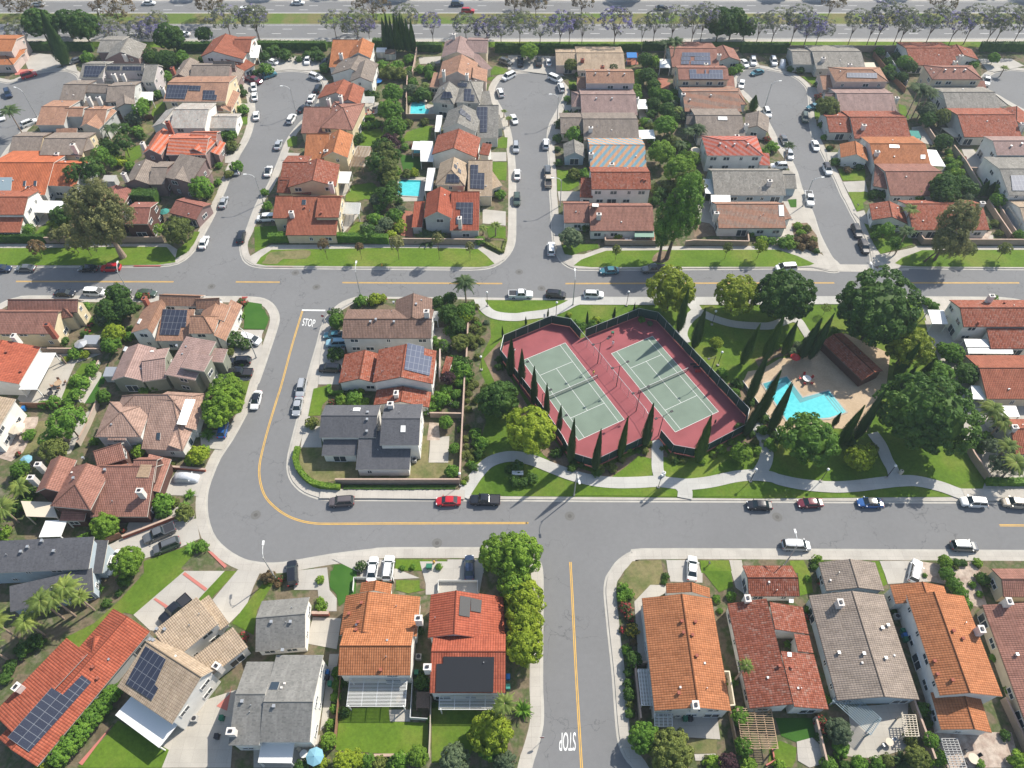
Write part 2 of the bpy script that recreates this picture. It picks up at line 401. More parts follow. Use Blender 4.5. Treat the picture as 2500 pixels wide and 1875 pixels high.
# ------------------------------------------------------------------ ground builders
def smooth(pts, closed=True, k=3):
    out = []; n = len(pts)
    for i in range(n if closed else n - 1):
        if closed: p0, p1, p2, p3 = (pts[(i + j) % n] for j in (-1, 0, 1, 2))
        else: p0, p1, p2, p3 = pts[max(i - 1, 0)], pts[i], pts[i + 1], pts[min(i + 2, n - 1)]
        for j in range(k):
            t = j / k
            out.append(tuple(.5 * (2 * p1[c] + (p2[c] - p0[c]) * t + (2 * p0[c] - 5 * p1[c] + 4 * p2[c] - p3[c]) * t * t
                                   + (3 * p1[c] - p0[c] - 3 * p2[c] + p3[c]) * t ** 3) for c in (0, 1)))
    if not closed: out.append(tuple(pts[-1]))
    return out
def pts_world(spec):
    """'A x,y x,y | F x,y ...' : survey points, tile by tile"""
    out = []
    for seg in spec.split('|'):
        a = seg.split(); t = a[0]
        for q in a[1:]:
            x, y = q.split(','); p = G(t, float(x), float(y)); out.append((p.x, p.y))
    return out
def flat(name, pts, z, mat, kind='structure', thick=0.0, label=None, cat=None, group=None, hole=None):
    m = MB()
    tris = tessellate_polygon([[Vector((p[0], p[1], 0)) for p in pts]])
    for t in tris:
        a, b, c = (Vector((pts[i][0], pts[i][1], z)) for i in t)
        if (b - a).cross(c - a).z < 0: b, c = c, b
        m.face([a, b, c])
    if thick:
        n = len(pts)
        ar = sum(pts[i][0] * pts[(i + 1) % n][1] - pts[(i + 1) % n][0] * pts[i][1] for i in range(n))
        for i in range(n):
            p, q = pts[i], pts[(i + 1) % n]
            if ar < 0: p, q = q, p
            m.face([(p[0], p[1], z - thick), (q[0], q[1], z - thick), (q[0], q[1], z), (p[0], p[1], z)])
    o = m.build(name, mat); tag(o, label, cat, group, kind); return o
def offset(pts, d):
    n = len(pts); ar = sum(pts[i][0] * pts[(i + 1) % n][1] - pts[(i + 1) % n][0] * pts[i][1] for i in range(n))
    s = 1 if ar > 0 else -1; out = []
    for i in range(n):
        a, b, c = Vector(pts[i - 1]), Vector(pts[i]), Vector(pts[(i + 1) % n])
        t = (c - a)
        if t.length < 1e-6: out.append(pts[i]); continue
        t.normalize(); out.append((b.x + t.y * d * s, b.y - t.x * d * s))
    return out
def strip(name, pts, w_, z, mat, kind='structure', closed=False, **k):
    m = MB(); n = len(pts); L = []; Rr = []
    for i in range(n):
        a = Vector(pts[max(i - 1, 0)]); c = Vector(pts[min(i + 1, n - 1)]); t = (c - a).normalized(); b = Vector(pts[i])
        L.append((b.x - t.y * w_ / 2, b.y + t.x * w_ / 2)); Rr.append((b.x + t.y * w_ / 2, b.y - t.x * w_ / 2))
    for i in range(n - 1):
        m.face([(*Rr[i], z), (*Rr[i + 1], z), (*L[i + 1], z), (*L[i], z)])
    o = m.build(name, mat); tag(o, kind=kind, **k); return o
def wallrun(name, pts, h, t_, mat, capmat=None, z=KERB, cap_h=.08, root=None):
    """a garden wall / fence / hedge core along world points"""
    m = MB()
    for i in range(len(pts) - 1):
        a, b = Vector(pts[i]), Vector(pts[i + 1]); d = b - a; L = d.length; rz = math.atan2(d.y, d.x); c = (a + b) / 2
        e = t_ * .5 if i < len(pts) - 2 else 0
        m.box((c.x, c.y, z + h / 2 + i * .002), (L + e, t_, h), rz, 0)
        if capmat: m.box((c.x, c.y, z + h + cap_h / 2 + i * .003), (L + e, t_ + .08, cap_h), rz, 1)
    return m.build(name, [mat, capmat] if capmat else [mat], root)

# ------------------------------------------------------------------ houses
HOUSES = []
def shift(mb, o):
    mb.v = [(x - o[0], y - o[1], z - o[2]) for x, y, z in mb.v]; return mb
def part(mb, name, mats, root, smooth=False):
    loc = root.location if root.parent is None else root.parent.location
    return shift(mb, loc).build(name, mats, root, smooth)

def window_meshes():
    out = {}
    for k, (w_, h) in dict(s=(.9, 1.1), m=(1.8, 1.15), l=(2.5, 2.05), g=(4.8, 2.15)).items():
        f = MB(); t = .09
        if k != 'g':
            for x0, x1, z0, z1 in ((-w_ / 2, w_ / 2, -h / 2, -h / 2 + t), (-w_ / 2, w_ / 2, h / 2 - t, h / 2), (-w_ / 2, -w_ / 2 + t, -h / 2 + t, h / 2 - t), (w_ / 2 - t, w_ / 2, -h / 2 + t, h / 2 - t), (-t / 2, t / 2, -h / 2 + t, h / 2 - t)):
                f.box(((x0 + x1) / 2, -.03, (z0 + z1) / 2), (x1 - x0, .1, z1 - z0))
            g = MB(); a, b = w_ / 2 - t * .9, h / 2 - t * .9; g.box((0, 0, 0), (2 * a, .03, 2 * b))
            out[k] = (f.mesh('window_' + k, [MAT['frame']]), g.mesh('pane_' + k, [MAT['glass']]))
        else:
            f.box((0, -.02, 0), (w_, .08, h))
            for i in range(1, 5): f.box((0, -.07, -h / 2 + i * h / 5), (w_ - .1, .02, .05))
            out[k] = (f.mesh('garage_door', [MAT['garage']]), None)
    return out
WM = window_meshes()
def in_rect(p, w_, pad=0.0):
    q = Vector((p[0], p[1])) - w_['A']; a = q.dot(w_['u']); b = q.dot(w_['n'])
    return -pad < a < w_['L'] + pad and -pad < b < w_['W'] + pad

def make_wing(s, idx, z0=KERB):
    t, x1, y1, x2, y2, xr, yr, he, rise, ty = s[:10]
    ratio = s[10] if len(s) > 10 else 1.0
    he += z0 + idx * .017
    A = G(t, x1, y1, he); B = G(t, x2, y2, he); Q = G(t, xr, yr, he + rise)
    u = Vector((B.x - A.x, B.y - A.y)); L = u.length; u.normalize()
    ang = math.degrees(math.atan2(u.y, u.x))
    if abs(ang) < 2.5: u = Vector((1, 0))
    if abs(abs(ang) - 180) < 2.5: u = Vector((-1, 0))
    n = Vector((-u.y, u.x)); A2 = Vector((A.x, A.y))
    d = (Vector((Q.x, Q.y)) - A2).dot(n)
    if d < 0: n = -n; d = -d
    d = max(d, 1.2)
    W = d if ty in 'sf' else d * (1 + ratio)
    return dict(A=A2, u=u, n=n, L=L, d=d, W=W, he=he, rise=rise, ty=ty, z0=z0, slopes=[])
def wing_geo(w_, roof, wall, idx):
    A, u, n, L, d, W, he, rise, ty, z0 = (w_[k] for k in ('A', 'u', 'n', 'L', 'd', 'W', 'he', 'rise', 'ty', 'z0'))
    P = lambda a, b, z: Vector((A.x + u.x * a + n.x * b, A.y + u.y * a + n.y * b, z))
    zr = he + rise; th = .2
    def slope(pts, uu, vv):       # local (a,b,z) coords; uv in metres
        V = [P(*p) for p in pts]; nn = (V[1] - V[0]).cross(V[2] - V[0])
        uvs = []
        for p in pts:
            uvs.append((p[0] * uu[0] + p[1] * uu[1], vv(p)))
        if nn.z < 0: V = V[::-1]; uvs = uvs[::-1]; nn = -nn
        roof.face(V, 0, uvs); w_['slopes'].append((V, nn.normalized()))
        Vb = [v - Vector((0, 0, th)) for v in V][::-1]; roof.face(Vb, 1)
    def edge(p, q):
        a, b = P(*p), P(*q); roof.face([a, b, b - Vector((0, 0, th)), a - Vector((0, 0, th))], 1)
    def cap(p, q):
        a, b = P(*p), P(*q); roof.tube(a + Vector((0, 0, .0)), b + Vector((0, 0, .0)), .13, .13, 5, 2, False)
    if ty in ('g', 'h', 'hl', 'hr'):
        ha = min(d, L * .48) if ty in ('h', 'hl') else 0; hb = min(d, L * .48) if ty in ('h', 'hr') else 0
        E = [(0, 0, he), (L, 0, he), (L, W, he), (0, W, he)]; R0, R1 = (ha, d, zr), (L - hb, d, zr)
        f1 = math.hypot(1, rise / d); f2 = math.hypot(1, rise / max(W - d, .1))
        slope([E[0], E[1], R1, R0], (1, 0), lambda p: p[1] * f1)
        slope([E[2], E[3], R0, R1], (1, 0), lambda p: (W - p[1]) * f2)
        if ha: slope([E[3], E[0], R0], (0, 1), lambda p: p[0] * math.hypot(1, rise / ha)); cap(E[0], R0); cap(E[3], R0); edge(E[3], E[0])
        else: edge(E[0], R0); edge(R0, E[3])
        if hb: slope([E[1], E[2], R1], (0, 1), lambda p: (L - p[0]) * math.hypot(1, rise / hb)); cap(E[1], R1); cap(E[2], R1); edge(E[1], E[2])
        else: edge(E[1], R1); edge(R1, E[2])
        edge(E[0], E[1]); edge(E[2], E[3]); cap(R0, R1)
    elif ty == 's':
        E = [(0, 0, he), (L, 0, he), (L, W, zr), (0, W, zr)]
        slope(E, (1, 0), lambda p: p[1] * math.hypot(1, rise / W))
        for i in range(4): edge(E[i], E[(i + 1) % 4])
    else:
        E = [(0, 0, he), (L, 0, he), (L, W, he), (0, W, he)]
        slope(E, (1, 0), lambda p: p[1])
        for i in range(4): edge(E[i], E[(i + 1) % 4])
    # walls
    i1 = .35 + idx * .013; i2 = .25 + idx * .013; zt = he - .07
    a0, a1, b0, b1 = i2, L - i2, i1, W - i1
    if ty in ('g', 'h', 'hl', 'hr'):
        wall.face([P(a0, b0, z0), P(a1, b0, z0), P(a1, b0, zt), P(a0, b0, zt)])
        wall.face([P(a1, b1, z0), P(a0, b1, z0), P(a0, b1, zt), P(a1, b1, zt)])
        for a, hip in ((a0, ty in ('h', 'hl')), (a1, ty in ('h', 'hr'))):
            pts = [P(a, b0, z0), P(a, b1, z0), P(a, b1, zt)] + ([] if hip else [P(a, d, zr - .24)]) + [P(a, b0, zt)]
            wall.face(pts)
    elif ty == 's':
        zt2 = zr - .25
        wall.face([P(a0, b0, z0), P(a1, b0, z0), P(a1, b0, zt), P(a0, b0, zt)])
        wall.face([P(a1, b1, z0), P(a0, b1, z0), P(a0, b1, zt2), P(a1, b1, zt2)])
        for a in (a0, a1): wall.face([P(a, b0, z0), P(a, b1, z0), P(a, b1, zt2), P(a, b0, zt)])
    else:
        c = P(L / 2, W / 2, 0); wall.box((c.x, c.y, (z0 + he - .2) / 2), (L - .6, W - .6, he - .2 - z0), math.atan2(u.y, u.x))
    w_['P'] = P; w_['sides'] = [(P(a0, b0, 0), P(a1, b0, 0), -n), (P(a1, b1, 0), P(a0, b1, 0), n), (P(a0, b1, 0), P(a0, b0, 0), -u), (P(a1, b0, 0), P(a1, b1, 0), u)]

def roof_hit(wings, t, x, y, plane=None):
    uu, vv = T(t, x, y); D = ray(uu, vv).normalized()
    if plane:
        p0, n = plane; k = (p0 - EYE).dot(n) / D.dot(n); return EYE + D * k, plane
    best = None
    for w_ in wings:
        for V, n in w_['slopes']:
            for i in range(1, len(V) - 1):
                h = intersect_ray_tri(V[0], V[i], V[i + 1], D, EYE, True)
                if h:
                    k = (h - EYE).length
                    if best is None or k < best[0]: best = (k, h, (V[0], n), w_)
    if best: return best[1], best[2]
    z = wings[0]['he'] + .6; return at(uu, vv, z), (at(uu, vv, z), Vector((0, 0, 1)))

def chimney(root, roof_o, P, h=1.5, w_=(1.0, .8), rz=0, mat='chim'):
    m = MB(); c = P
    m.box((c.x, c.y, c.z + h / 2 - .5), (w_[0], w_[1], h + 1.0), rz, 0)
    m.box((c.x, c.y, c.z + h + .04), (w_[0] + .16, w_[1] + .16, .12), rz, 0)
    m.box((c.x, c.y, c.z + h + .2), (w_[0] * .5, w_[1] * .45, .22), rz, 1)
    return part(m, 'chimney', [MAT[mat], MAT['dark']], roof_o)
VENTM = None
def house(label, roof, wall, tile, wings, chim=(), solar=(), vents=(), sky=(), doors=(), garage=(), cat='house', short=None, blue=False, chm='chim', seed=None, group=None, fl=None, rot=None, flats=(), chh=1.5, win=True):
    """wings: (x1,y1,x2,y2,xr,yr,eave height,rise,type[,ratio]) with an optional leading tile letter"""
    ws = []
    for i, s in enumerate(wings):
        if not isinstance(s[0], str): s = (tile,) + tuple(s)
        ws.append(make_wing(s, i))
    w0 = ws[0]; c = w0['A'] + w0['u'] * w0['L'] / 2 + w0['n'] * w0['W'] / 2
    root = empty('house', (c.x, c.y, KERB)); tag(root, label, cat, group)
    rm, wm = MB(), MB()
    for i, w_ in enumerate(ws): wing_geo(w_, rm, wm, i)
    fm = MAT['fascia_d'] if (fl == 'd' or (fl is None and roof in DARKF)) else MAT['fascia']
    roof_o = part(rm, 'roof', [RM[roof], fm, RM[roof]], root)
    part(wm, 'wall', [MAT['wall_' + wall]], root)
    rnd = random.Random(len(HOUSES) * 13 + 5)
    u0 = math.atan2(w0['u'].y, w0['u'].x)
    def loc(q):
        if isinstance(q[0], str): return q
        return (tile,) + tuple(q)
    for q in chim:
        q = loc(q); h, _ = roof_hit(ws, *q[:3]); hh = q[3] if len(q) > 3 else chh
        chimney(root, roof_o, h, hh, (1.1, .85), u0, chm)
    for q in vents:
        q = loc(q); h, pl = roof_hit(ws, *q[:3]); m = MB()
        m.box((h.x, h.y, h.z + .18), (.34, .34, .5), u0, 0); m.box((h.x, h.y, h.z + .45), (.46, .46, .08), u0, 0)
        part(m, 'roof_vent', [MAT['chim_r'] if roof in ('rd', 'or', 'r2', 'rs', 'og') else MAT['metal']], roof_o)
    def panel(q, name, mats, thick, off, uvs=True):
        q = list(q); t = tile
        if isinstance(q[0], str): t = q.pop(0)
        cx = sum(q[0::2]) / (len(q) // 2); cy = sum(q[1::2]) / (len(q) // 2)
        h, pl = roof_hit(ws, t, cx, cy)
        V = [roof_hit(ws, t, q[i], q[i + 1], pl)[0] + pl[1] * off for i in range(0, len(q), 2)]
        m = MB(); ax = (V[1] - V[0]).normalized(); ay = pl[1].cross(ax)
        uv = [((v - V[0]).dot(ax), (v - V[0]).dot(ay)) for v in V]
        if (V[1] - V[0]).cross(V[2] - V[0]).dot(pl[1]) < 0: V = V[::-1]; uv = uv[::-1]
        m.face(V, 0, uv)
        for i in range(len(V)):
            a, b = V[i], V[(i + 1) % len(V)]; m.face([a, a - pl[1] * thick, b - pl[1] * thick, b], 1)
        return part(m, name, mats, roof_o)
    for q in solar: panel(q, 'solar_panel', [MAT['solar_black' if blue == 'k' else ('solar_blue' if blue else 'solar')], MAT['metal']], .06, .16)
    for q in sky: panel(q[1:] if q[0] == 'dk' else q, 'skylight', [MAT['glass'] if q[0] == 'dk' else MAT['white'], MAT['frame']], .12, .14)
    for q in flats: panel(q[1:], 'roof_patch', [MAT[q[0]], MAT['fascia']], .1, .12)
    for w_ in ws:                # pipes and vents scattered on the larger slopes
        if w_['ty'] == 'f' or w_['W'] * w_['L'] < 45: continue
        for _ in range(rnd.choice((1, 2, 2, 3))):
            V, n = rnd.choice(w_['slopes']); a, b = rnd.uniform(.15, .85), rnd.uniform(.25, .8)
            p = (V[0] * (1 - a) + V[1] * a) * (1 - b) + (V[-1] * (1 - a) + V[-2 if len(V) > 3 else -1] * a) * b
            if any(in_rect(p, o, .3) for o in ws if o is not w_): continue
            m = MB(); k = rnd.random()
            if k < .5: m.tube((p.x, p.y, p.z - .1), (p.x, p.y, p.z + .45), .07, .07, 7, 0)
            else: m.box((p.x, p.y, p.z + .08), (.32, .3, .26), u0, 0)
            part(m, 'roof_pipe' if k < .5 else 'roof_vent', [MAT['metal' if k < .7 else 'chim']], roof_o)
    # windows on the sides that can be seen from the air
    for i, w_ in enumerate(ws if win else []):
        if w_['ty'] == 'f': continue
        two = w_['he'] > 4.1
        for si, (a, b, nn) in enumerate(w_['sides']):
            mid = (a + b) / 2; vis = nn.dot(Vector((-mid.x, -mid.y)).normalized())
            if vis < .12: continue
            Ls = (b - a).length
            if Ls < 2.4: continue
            rows = [(1.45, 1)] + ([(4.1, 2)] if two else [])
            for zc, st in rows:
                k = max(1, int(Ls / 3.6))
                for j in range(k):
                    if rnd.random() < .22: continue
                    f = (j + .5 + rnd.uniform(-.12, .12)) / k; p = a + (b - a) * f
                    tp = p + Vector((nn.x, nn.y, 0)) * .6
                    if any(in_rect(tp, o, .2) for o in ws if o is not w_): continue
                    kind = rnd.choice('smml' if st == 1 else 'smm'); sl_ = Ls / k
                    if kind == 'l' and sl_ < 3.2: kind = 's'
                    if kind == 'm' and sl_ < 2.3: kind = 's'
                    z = w_['z0'] + zc - (.35 if kind == 'l' else 0)
                    if zc > w_['he'] - .5: continue
                    Mx = Matrix.Translation(Vector((p.x + nn.x * .02, p.y + nn.y * .02, z)) - root.location) @ Matrix.Rotation(math.atan2(nn.y, nn.x) + math.pi / 2, 4, 'Z')
                    wo = inst('window' if kind != 'l' else 'patio_door', WM[kind][0], root, Mx)
                    inst('pane', WM[kind][1], wo)
    for q in garage:
        q = loc(q); p = G(q[0], q[1], q[2], 1.2); best = None
        for w_ in ws:
            for a, b, nn in w_['sides']:
                m_ = (a + b) / 2; dd = (Vector((m_.x - p.x, m_.y - p.y))).length
                if best is None or dd < best[0]: best = (dd, m_, nn, (b - a).length)
        _, m_, nn, ls = best
        Mx = Matrix.Translation(Vector((m_.x + nn.x * .03, m_.y + nn.y * .03, KERB + 1.08)) - root.location) @ Matrix.Rotation(math.atan2(nn.y, nn.x) + math.pi / 2, 4, 'Z') @ Matrix.Diagonal((min(1, (ls - .4) / 4.8), 1, 1, 1))
        inst('garage_door', WM['g'][0], root, Mx)
    HOUSES.append((short or label, ws, root, c)); return root

# ------------------------------------------------------------------ patio covers and pergolas
def patio(label, tile, x1, y1, x2, y2, x3, y3, h, style='solid', mat='white', cat='patio cover', name='patio_cover', slope=0.0):
    A, B, C = G(tile, x1, y1, h), G(tile, x2, y2, h), G(tile, x3, y3, h)
    D = A + C - B; c = (A + C) / 2; root = empty(name, (c.x, c.y, KERB)); tag(root, label, cat)
    V = [A, B, C, D]; m = MB(); up = Vector((0, 0, .14))
    if style == 'solid':
        m.hexa([v for v in V] + [v + up for v in V])
        part(m, 'cover_panel', [MAT[mat]], root)
    else:
        U = B - A; Wd = C - B; nU = max(3, int(U.length / (.55 if style == 'slat' else .8))); nW = max(3, int(Wd.length / (.2 if mat == 'white' else .32)))
        for i in range(nW + 1):
            a = A + Wd * i / nW; b = a + U; m.tube(a, b, .055, .055, 4)
        b2 = MB()
        for i in range(5):
            a = A + U * i / 4 - Vector((0, 0, .14)); b2.tube(a, a + Wd, .08, .08, 4)
        part(m, 'slats', [MAT[mat]], root); part(b2, 'beams', [MAT[mat]], root)
    for v in (V if style != 'tight' else []):
        q = c + (v - c) * .94; m = MB(); m.box((q.x, q.y, KERB + (h - KERB) / 2), (.18, .18, h - KERB)); part(m, 'post', [MAT[mat if mat != 'lt' else 'white']], root)
    return root
# ------------------------------------------------------------------ the ground, roads and blocks
_T = T
def T(t, x, y):
    if t == 'Q': return 1200 + x / 3.16, 700 + y / 3.16       # a closer survey sheet over the courts
    if t == 'U': return x, y                                   # whole-frame coordinates
    return _T(t, x, y)
def rect(x0, y0, x1, y1): return [(x0, y0), (x1, y0), (x1, y1), (x0, y1)]
def wy(v): return at(1250, v).y
flat('ground', rect(-3000, -1500, 3000, 4000), -.06, MAT['soil_far'])
flat('road', rect(-420, -60, 420, wy(-60)), 0, MAT['asphalt'])

north = ("E -900,658 0,658 700,657 1130,657 1350,655 1500,632 1600,565 1665,480 1720,380 1800,230 1850,110 | A 1900,1590 1960,1430 2020,1300 2080,1200 2120,1100 2142,980 2140,880 2118,780 2095,700 | "
         "B -20,668 60,640 140,618 240,604 340,600 440,612 520,640 575,690 590,750 560,830 480,950 400,1030 330,1110 270,1210 230,1310 170,1460 110,1590 | E 2190,90 2130,230 2080,370 2040,450 2035,520 2060,600 2110,642 | "
         "F 20,658 100,667 400,671 1000,676 1700,682 1900,680 2020,658 2110,600 2170,520 2195,440 2200,300 2200,0 | B 2196,1400 2180,1250 2155,1100 2100,950 2050,860 2022,780 2040,715 2090,655 | "
         "C 40,625 160,612 280,610 350,640 410,685 465,740 478,800 440,890 400,970 362,1040 342,1120 340,1200 350,1350 358,1500 | G 362,60 370,150 376,300 385,420 405,520 445,605 510,658 580,680 700,684 1500,680 2212,674 | "
         "H 280,672 420,668 560,700 640,700 650,645 600,600 560,540 480,380 440,250 400,150 | D 330,1590 290,1450 230,1330 150,1220 100,1120 40,1010 0,930 | C 2090,880 2020,800 1950,740 1918,690 1930,640 1990,590 2100,572 | "
         "D 60,590 200,620 280,655 345,705 390,770 402,880 406,1000 425,1130 490,1260 560,1400 620,1520 680,1659 | H 700,100 760,220 830,340 890,460 920,560 925,640 930,700 1080,690 1200,668 1400,673 2212,680 3100,690 | "
         "D 3000,1300 2700,1050 2300,960 2120,880 2000,810 1920,770 1880,720 1890,665 1960,612 2080,592 2212,600 2700,640 3200,640")
pn = smooth(pts_world(north), False, 2)
kt = wy(97)
pn += [(400, pn[-1][1]), (400, kt), (-400, kt)]
west_in = pts_world("A -1600,640 -200,640 60,700 180,668 300,622 450,600 570,600 650,640 668,700 620,790 560,840 450,900 330,980 200,1090 60,1260 0,1350 -100,1500 -400,1700 -1600,1750")
west_in = [(-400, west_in[0][1])] + smooth(west_in[1:-1], False, 2) + [(-400, west_in[-1][1])]
pn += west_in + [(-400, pn[0][1])]

south_w = ("E -600,1250 -150,1080 -60,1020 0,985 60,952 150,926 240,914 700,916 1300,920 2000,920 | F 0,925 80,938 145,975 190,1040 202,1110 180,1200 130,1350 80,1500 30,1640 | "
           "I 2160,60 2125,200 2050,350 1950,530 1850,680 1785,830 1745,950 1733,1050 1740,1180 1780,1320 1850,1420 1950,1500 2060,1556 | J 0,1574 100,1586 250,1580 450,1546 650,1511 850,1485 1000,1468 1150,1456 1900,1456 2180,1458 | "
           "K 130,1470 210,1510 265,1580 | O 280,60 280,300 276,600 275,800 275,1000 282,1150 278,1290 250,1420 215,1540 180,1659 | U 1270,2000")
pw = smooth(pts_world(south_w), False, 2) + [(at(1270, 2000).x, 5), (-400, 5), (-400, 80)]
center = ("F 860,925 760,960 690,1010 620,1085 575,1180 545,1300 510,1420 470,1560 455,1640 | J 430,130 395,280 365,400 335,520 305,640 292,760 312,850 360,920 430,975 530,1014 620,1028 1000,1032 2212,1034 | "
          "K 700,1040 1450,1043 2212,1046 | L 700,1050 1600,1052 2212,1056 2560,1060")
north_c = "F 1100,926 1870,931 | G 0,935 600,936 1300,938 2212,936 | H 680,924 1330,922 1900,925 2100,935 2212,958 2300,1000"
a_ = smooth(pts_world(north_c), False, 2); b_ = smooth(pts_world(center), False, 2)
pc = a_ + b_[::-1]
se = ("L 3000,1490 2212,1480 0,1467 | K 1900,1466 1130,1466 1050,1488 980,1528 920,1580 880,1640 | O 846,50 832,110 828,180 838,300 858,500 880,700 900,900 922,1200 942,1400 970,1500 1020,1590 1080,1659 | U 1600,1960")
pse = smooth(pts_world(se), False, 2) + [(at(1600, 1960).x, 5), (200, 5), (200, pts_world("L 3000,1490")[0][1])]
for nm, pp in (('north', pn), ('west', pw), ('center', pc), ('corner', pse)):
    flat('gutter', offset(pp, .45), .008, MAT['gutter'])
    flat('pavement', pp, KERB, MAT['walk'], thick=.16)
Z1, Z2, Z3, Z4, Z5 = (KERB + .03 * k for k in (1, 2, 3, 4, 5))
flat('yard', offset(pw, -1.75), Z1, MAT['soil'])
flat('yard', offset(pse, -1.75), Z1, MAT['soil'])
flat('yard', offset(pn, -1.7), Z1, MAT['soil'])
flat('yard', pts_world("F 860,960 1100,935 1870,940 1870,1060 | J 1840,780 1740,960 1000,960 700,965 560,945 450,900 395,840 365,750 380,600 420,470 480,340 520,160 560,0 | F 600,1500 640,1200 700,1060"), Z1, MAT['soil'])

# highway: kerbed median, lane paint, far verge
flat('highway_median', rect(-400, wy(59), 400, wy(33.5)), .13, MAT['median'], thick=.13)
flat('median_kerb', rect(-400, wy(60), 400, wy(32.5)), .1, MAT['gutter'], thick=.1)
flat('highway_verge', rect(-400, wy(-14), 400, wy(-60)), .1, MAT['lawn_dry'], thick=.1)
flat('verge_pavement', rect(-400, wy(3), 400, wy(-14)), .1, MAT['walk'], thick=.1)
for v in (93.5, 61.2, 31.5, 4.5):
    strip('edge_line', [(-400, wy(v)), (400, wy(v))], .16, .012, MAT['white_paint'])
def dashes(name, v, L=3.2, gap=9.0, ph=0):
    m = MB(); x = -400 + ph
    while x < 400:
        m.face([(x, wy(v) - .08, .012), (x + L, wy(v) - .08, .012), (x + L, wy(v) + .08, .012), (x, wy(v) + .08, .012)]); x += L + gap
    tag(m.build(name, MAT['white_paint']), kind='structure')
for i, v in enumerate((82, 71, 24, 14)): dashes('lane_dashes', v, ph=i * 3.1)
flat('verge_lawn', rect(-400, wy(116.5), 400, wy(103)), Z2, MAT['lawn_bright'])

flat('concrete_apron', pts_world("H 300,672 470,668 570,640 640,641 922,643 960,620 1080,668 1240,676 1240,692 900,704 500,700 300,690"), .016, MAT['walk'])
# side street painting
def dbl(spec, sm=False):
    p = pts_world(spec); p = smooth(p, False, 4) if sm else p
    for d in (-.13, .13):
        q = []
        for i in range(len(p)):
            a = Vector(p[max(i - 1, 0)]); c = Vector(p[min(i + 1, len(p) - 1)]); t = (c - a).normalized(); q.append((p[i][0] - t.y * d, p[i][1] + t.x * d))
        strip('centre_line', q, .13, .014, MAT['yellow'])
dbl("E 135,785 1465,788"); dbl("E 1990,789 | F 218,791"); dbl("F 745,795 2095,803"); dbl("G 485,803 | H 612,797"); dbl("H 1165,797 2172,797")
dbl("F 410,1032 320,1330 232,1659 | J 200,170 130,400 72,620 46,760 52,880 90,1000 160,1085 260,1160 370,1208 500,1235 650,1240 1200,1237 2212,1234 | K 150,1234", True)
dbl("L 2005,1253 2700,1256"); dbl("K 527,1562 | O 543,200 572,800 598,1250 622,1659 | U 1425,2000")
strip('stop_bar', pts_world("F 405,1027 602,1030"), .45, .016, MAT['white_paint'])
def road_text(txt, o, px, py, z=.016):
    cu = bpy.data.curves.new('t', 'FONT'); cu.body = txt; cu.size = 1; ob = bpy.data.objects.new('t', cu); COL.objects.link(ob)
    cu.offset = .004
    dg = bpy.context.evaluated_depsgraph_get(); dg.update(); me = bpy.data.meshes.new_from_object(ob.evaluated_get(dg))
    xs = [v.co.x for v in me.vertices]; ys = [v.co.y for v in me.vertices]
    x0, x1, y0, y1 = min(xs), max(xs), min(ys), max(ys)
    for v in me.vertices:
        a = (v.co.x - x0) / (x1 - x0); b = (v.co.y - y0) / (y1 - y0)
        v.co = (o.x + (px.x - o.x) * a + (py.x - o.x) * b, o.y + (px.y - o.y) * a + (py.y - o.y) * b, z)
    me.materials.clear(); me.materials.append(MAT['white_paint'])
    bpy.data.objects.remove(ob); r = link(bpy.data.objects.new('stop_lettering', me)); r["kind"] = 'structure'
road_text("STOP", G('F', 403, 1157), G('F', 508, 1170), G('F', 418, 1095))
road_text("STOP", G('O', 573, 1357), G('O', 435, 1360), G('O', 571, 1513))
def disc(name, t, x, y, r, mat, z=.012, n=20, ring=None):
    c = G(t, x, y); m = MB(); P = [(c.x + r * math.cos(6.2832 * i / n), c.y + r * math.sin(6.2832 * i / n), z) for i in range(n)]
    m.face(P); return m.build(name, mat)
for i, (t, x, y) in enumerate((('E', 1785, 828), ('F', 527, 832), ('G', 283, 843), ('K', 522, 1175), ('I', 2158, 1165), ('J', 1545, 1402), ('L', 130, 1183), ('F', 350, 712), ('G', 95, 705))):
    c = G(t, x, y); r = empty('manhole', (c.x, c.y, .01))
    a = disc('ring', t, x, y, .95, MAT['manring'], 0.010); b = disc('cover', t, x, y, .38, MAT['manhole'], .016)
    for o in (a, b): o.parent = r; o.location = (-c.x, -c.y, -.01)
    tag(r, ["round manhole on the top street at the left junction", "round manhole on the top street above the painted STOP word", "round manhole on the top street left of the white pickup",
            "round manhole on the bottom street beside the long lamp shadow", "round manhole in the left bend of the curved street", "small manhole on the bottom street right of the bend",
            "faint manhole on the bottom street below the row of dark parked cars", "small manhole near the kerb on the top street over the long hedge", "small manhole at the mouth of the middle cul-de-sac"][i], 'manhole', 'manhole covers in the streets')

NA = [0]
def area(spec, mat, z=Z3, name='lawn', sm=0, kind=None):
    NA[0] += 1; z += NA[0] * .0001
    if z < .1: return
    p = pts_world(spec)
    if sm: p = smooth(p, True, sm)
    k = kind or ('stuff' if name == 'grass' else 'structure')
    return flat(name, p, z, MAT[mat], kind=k)
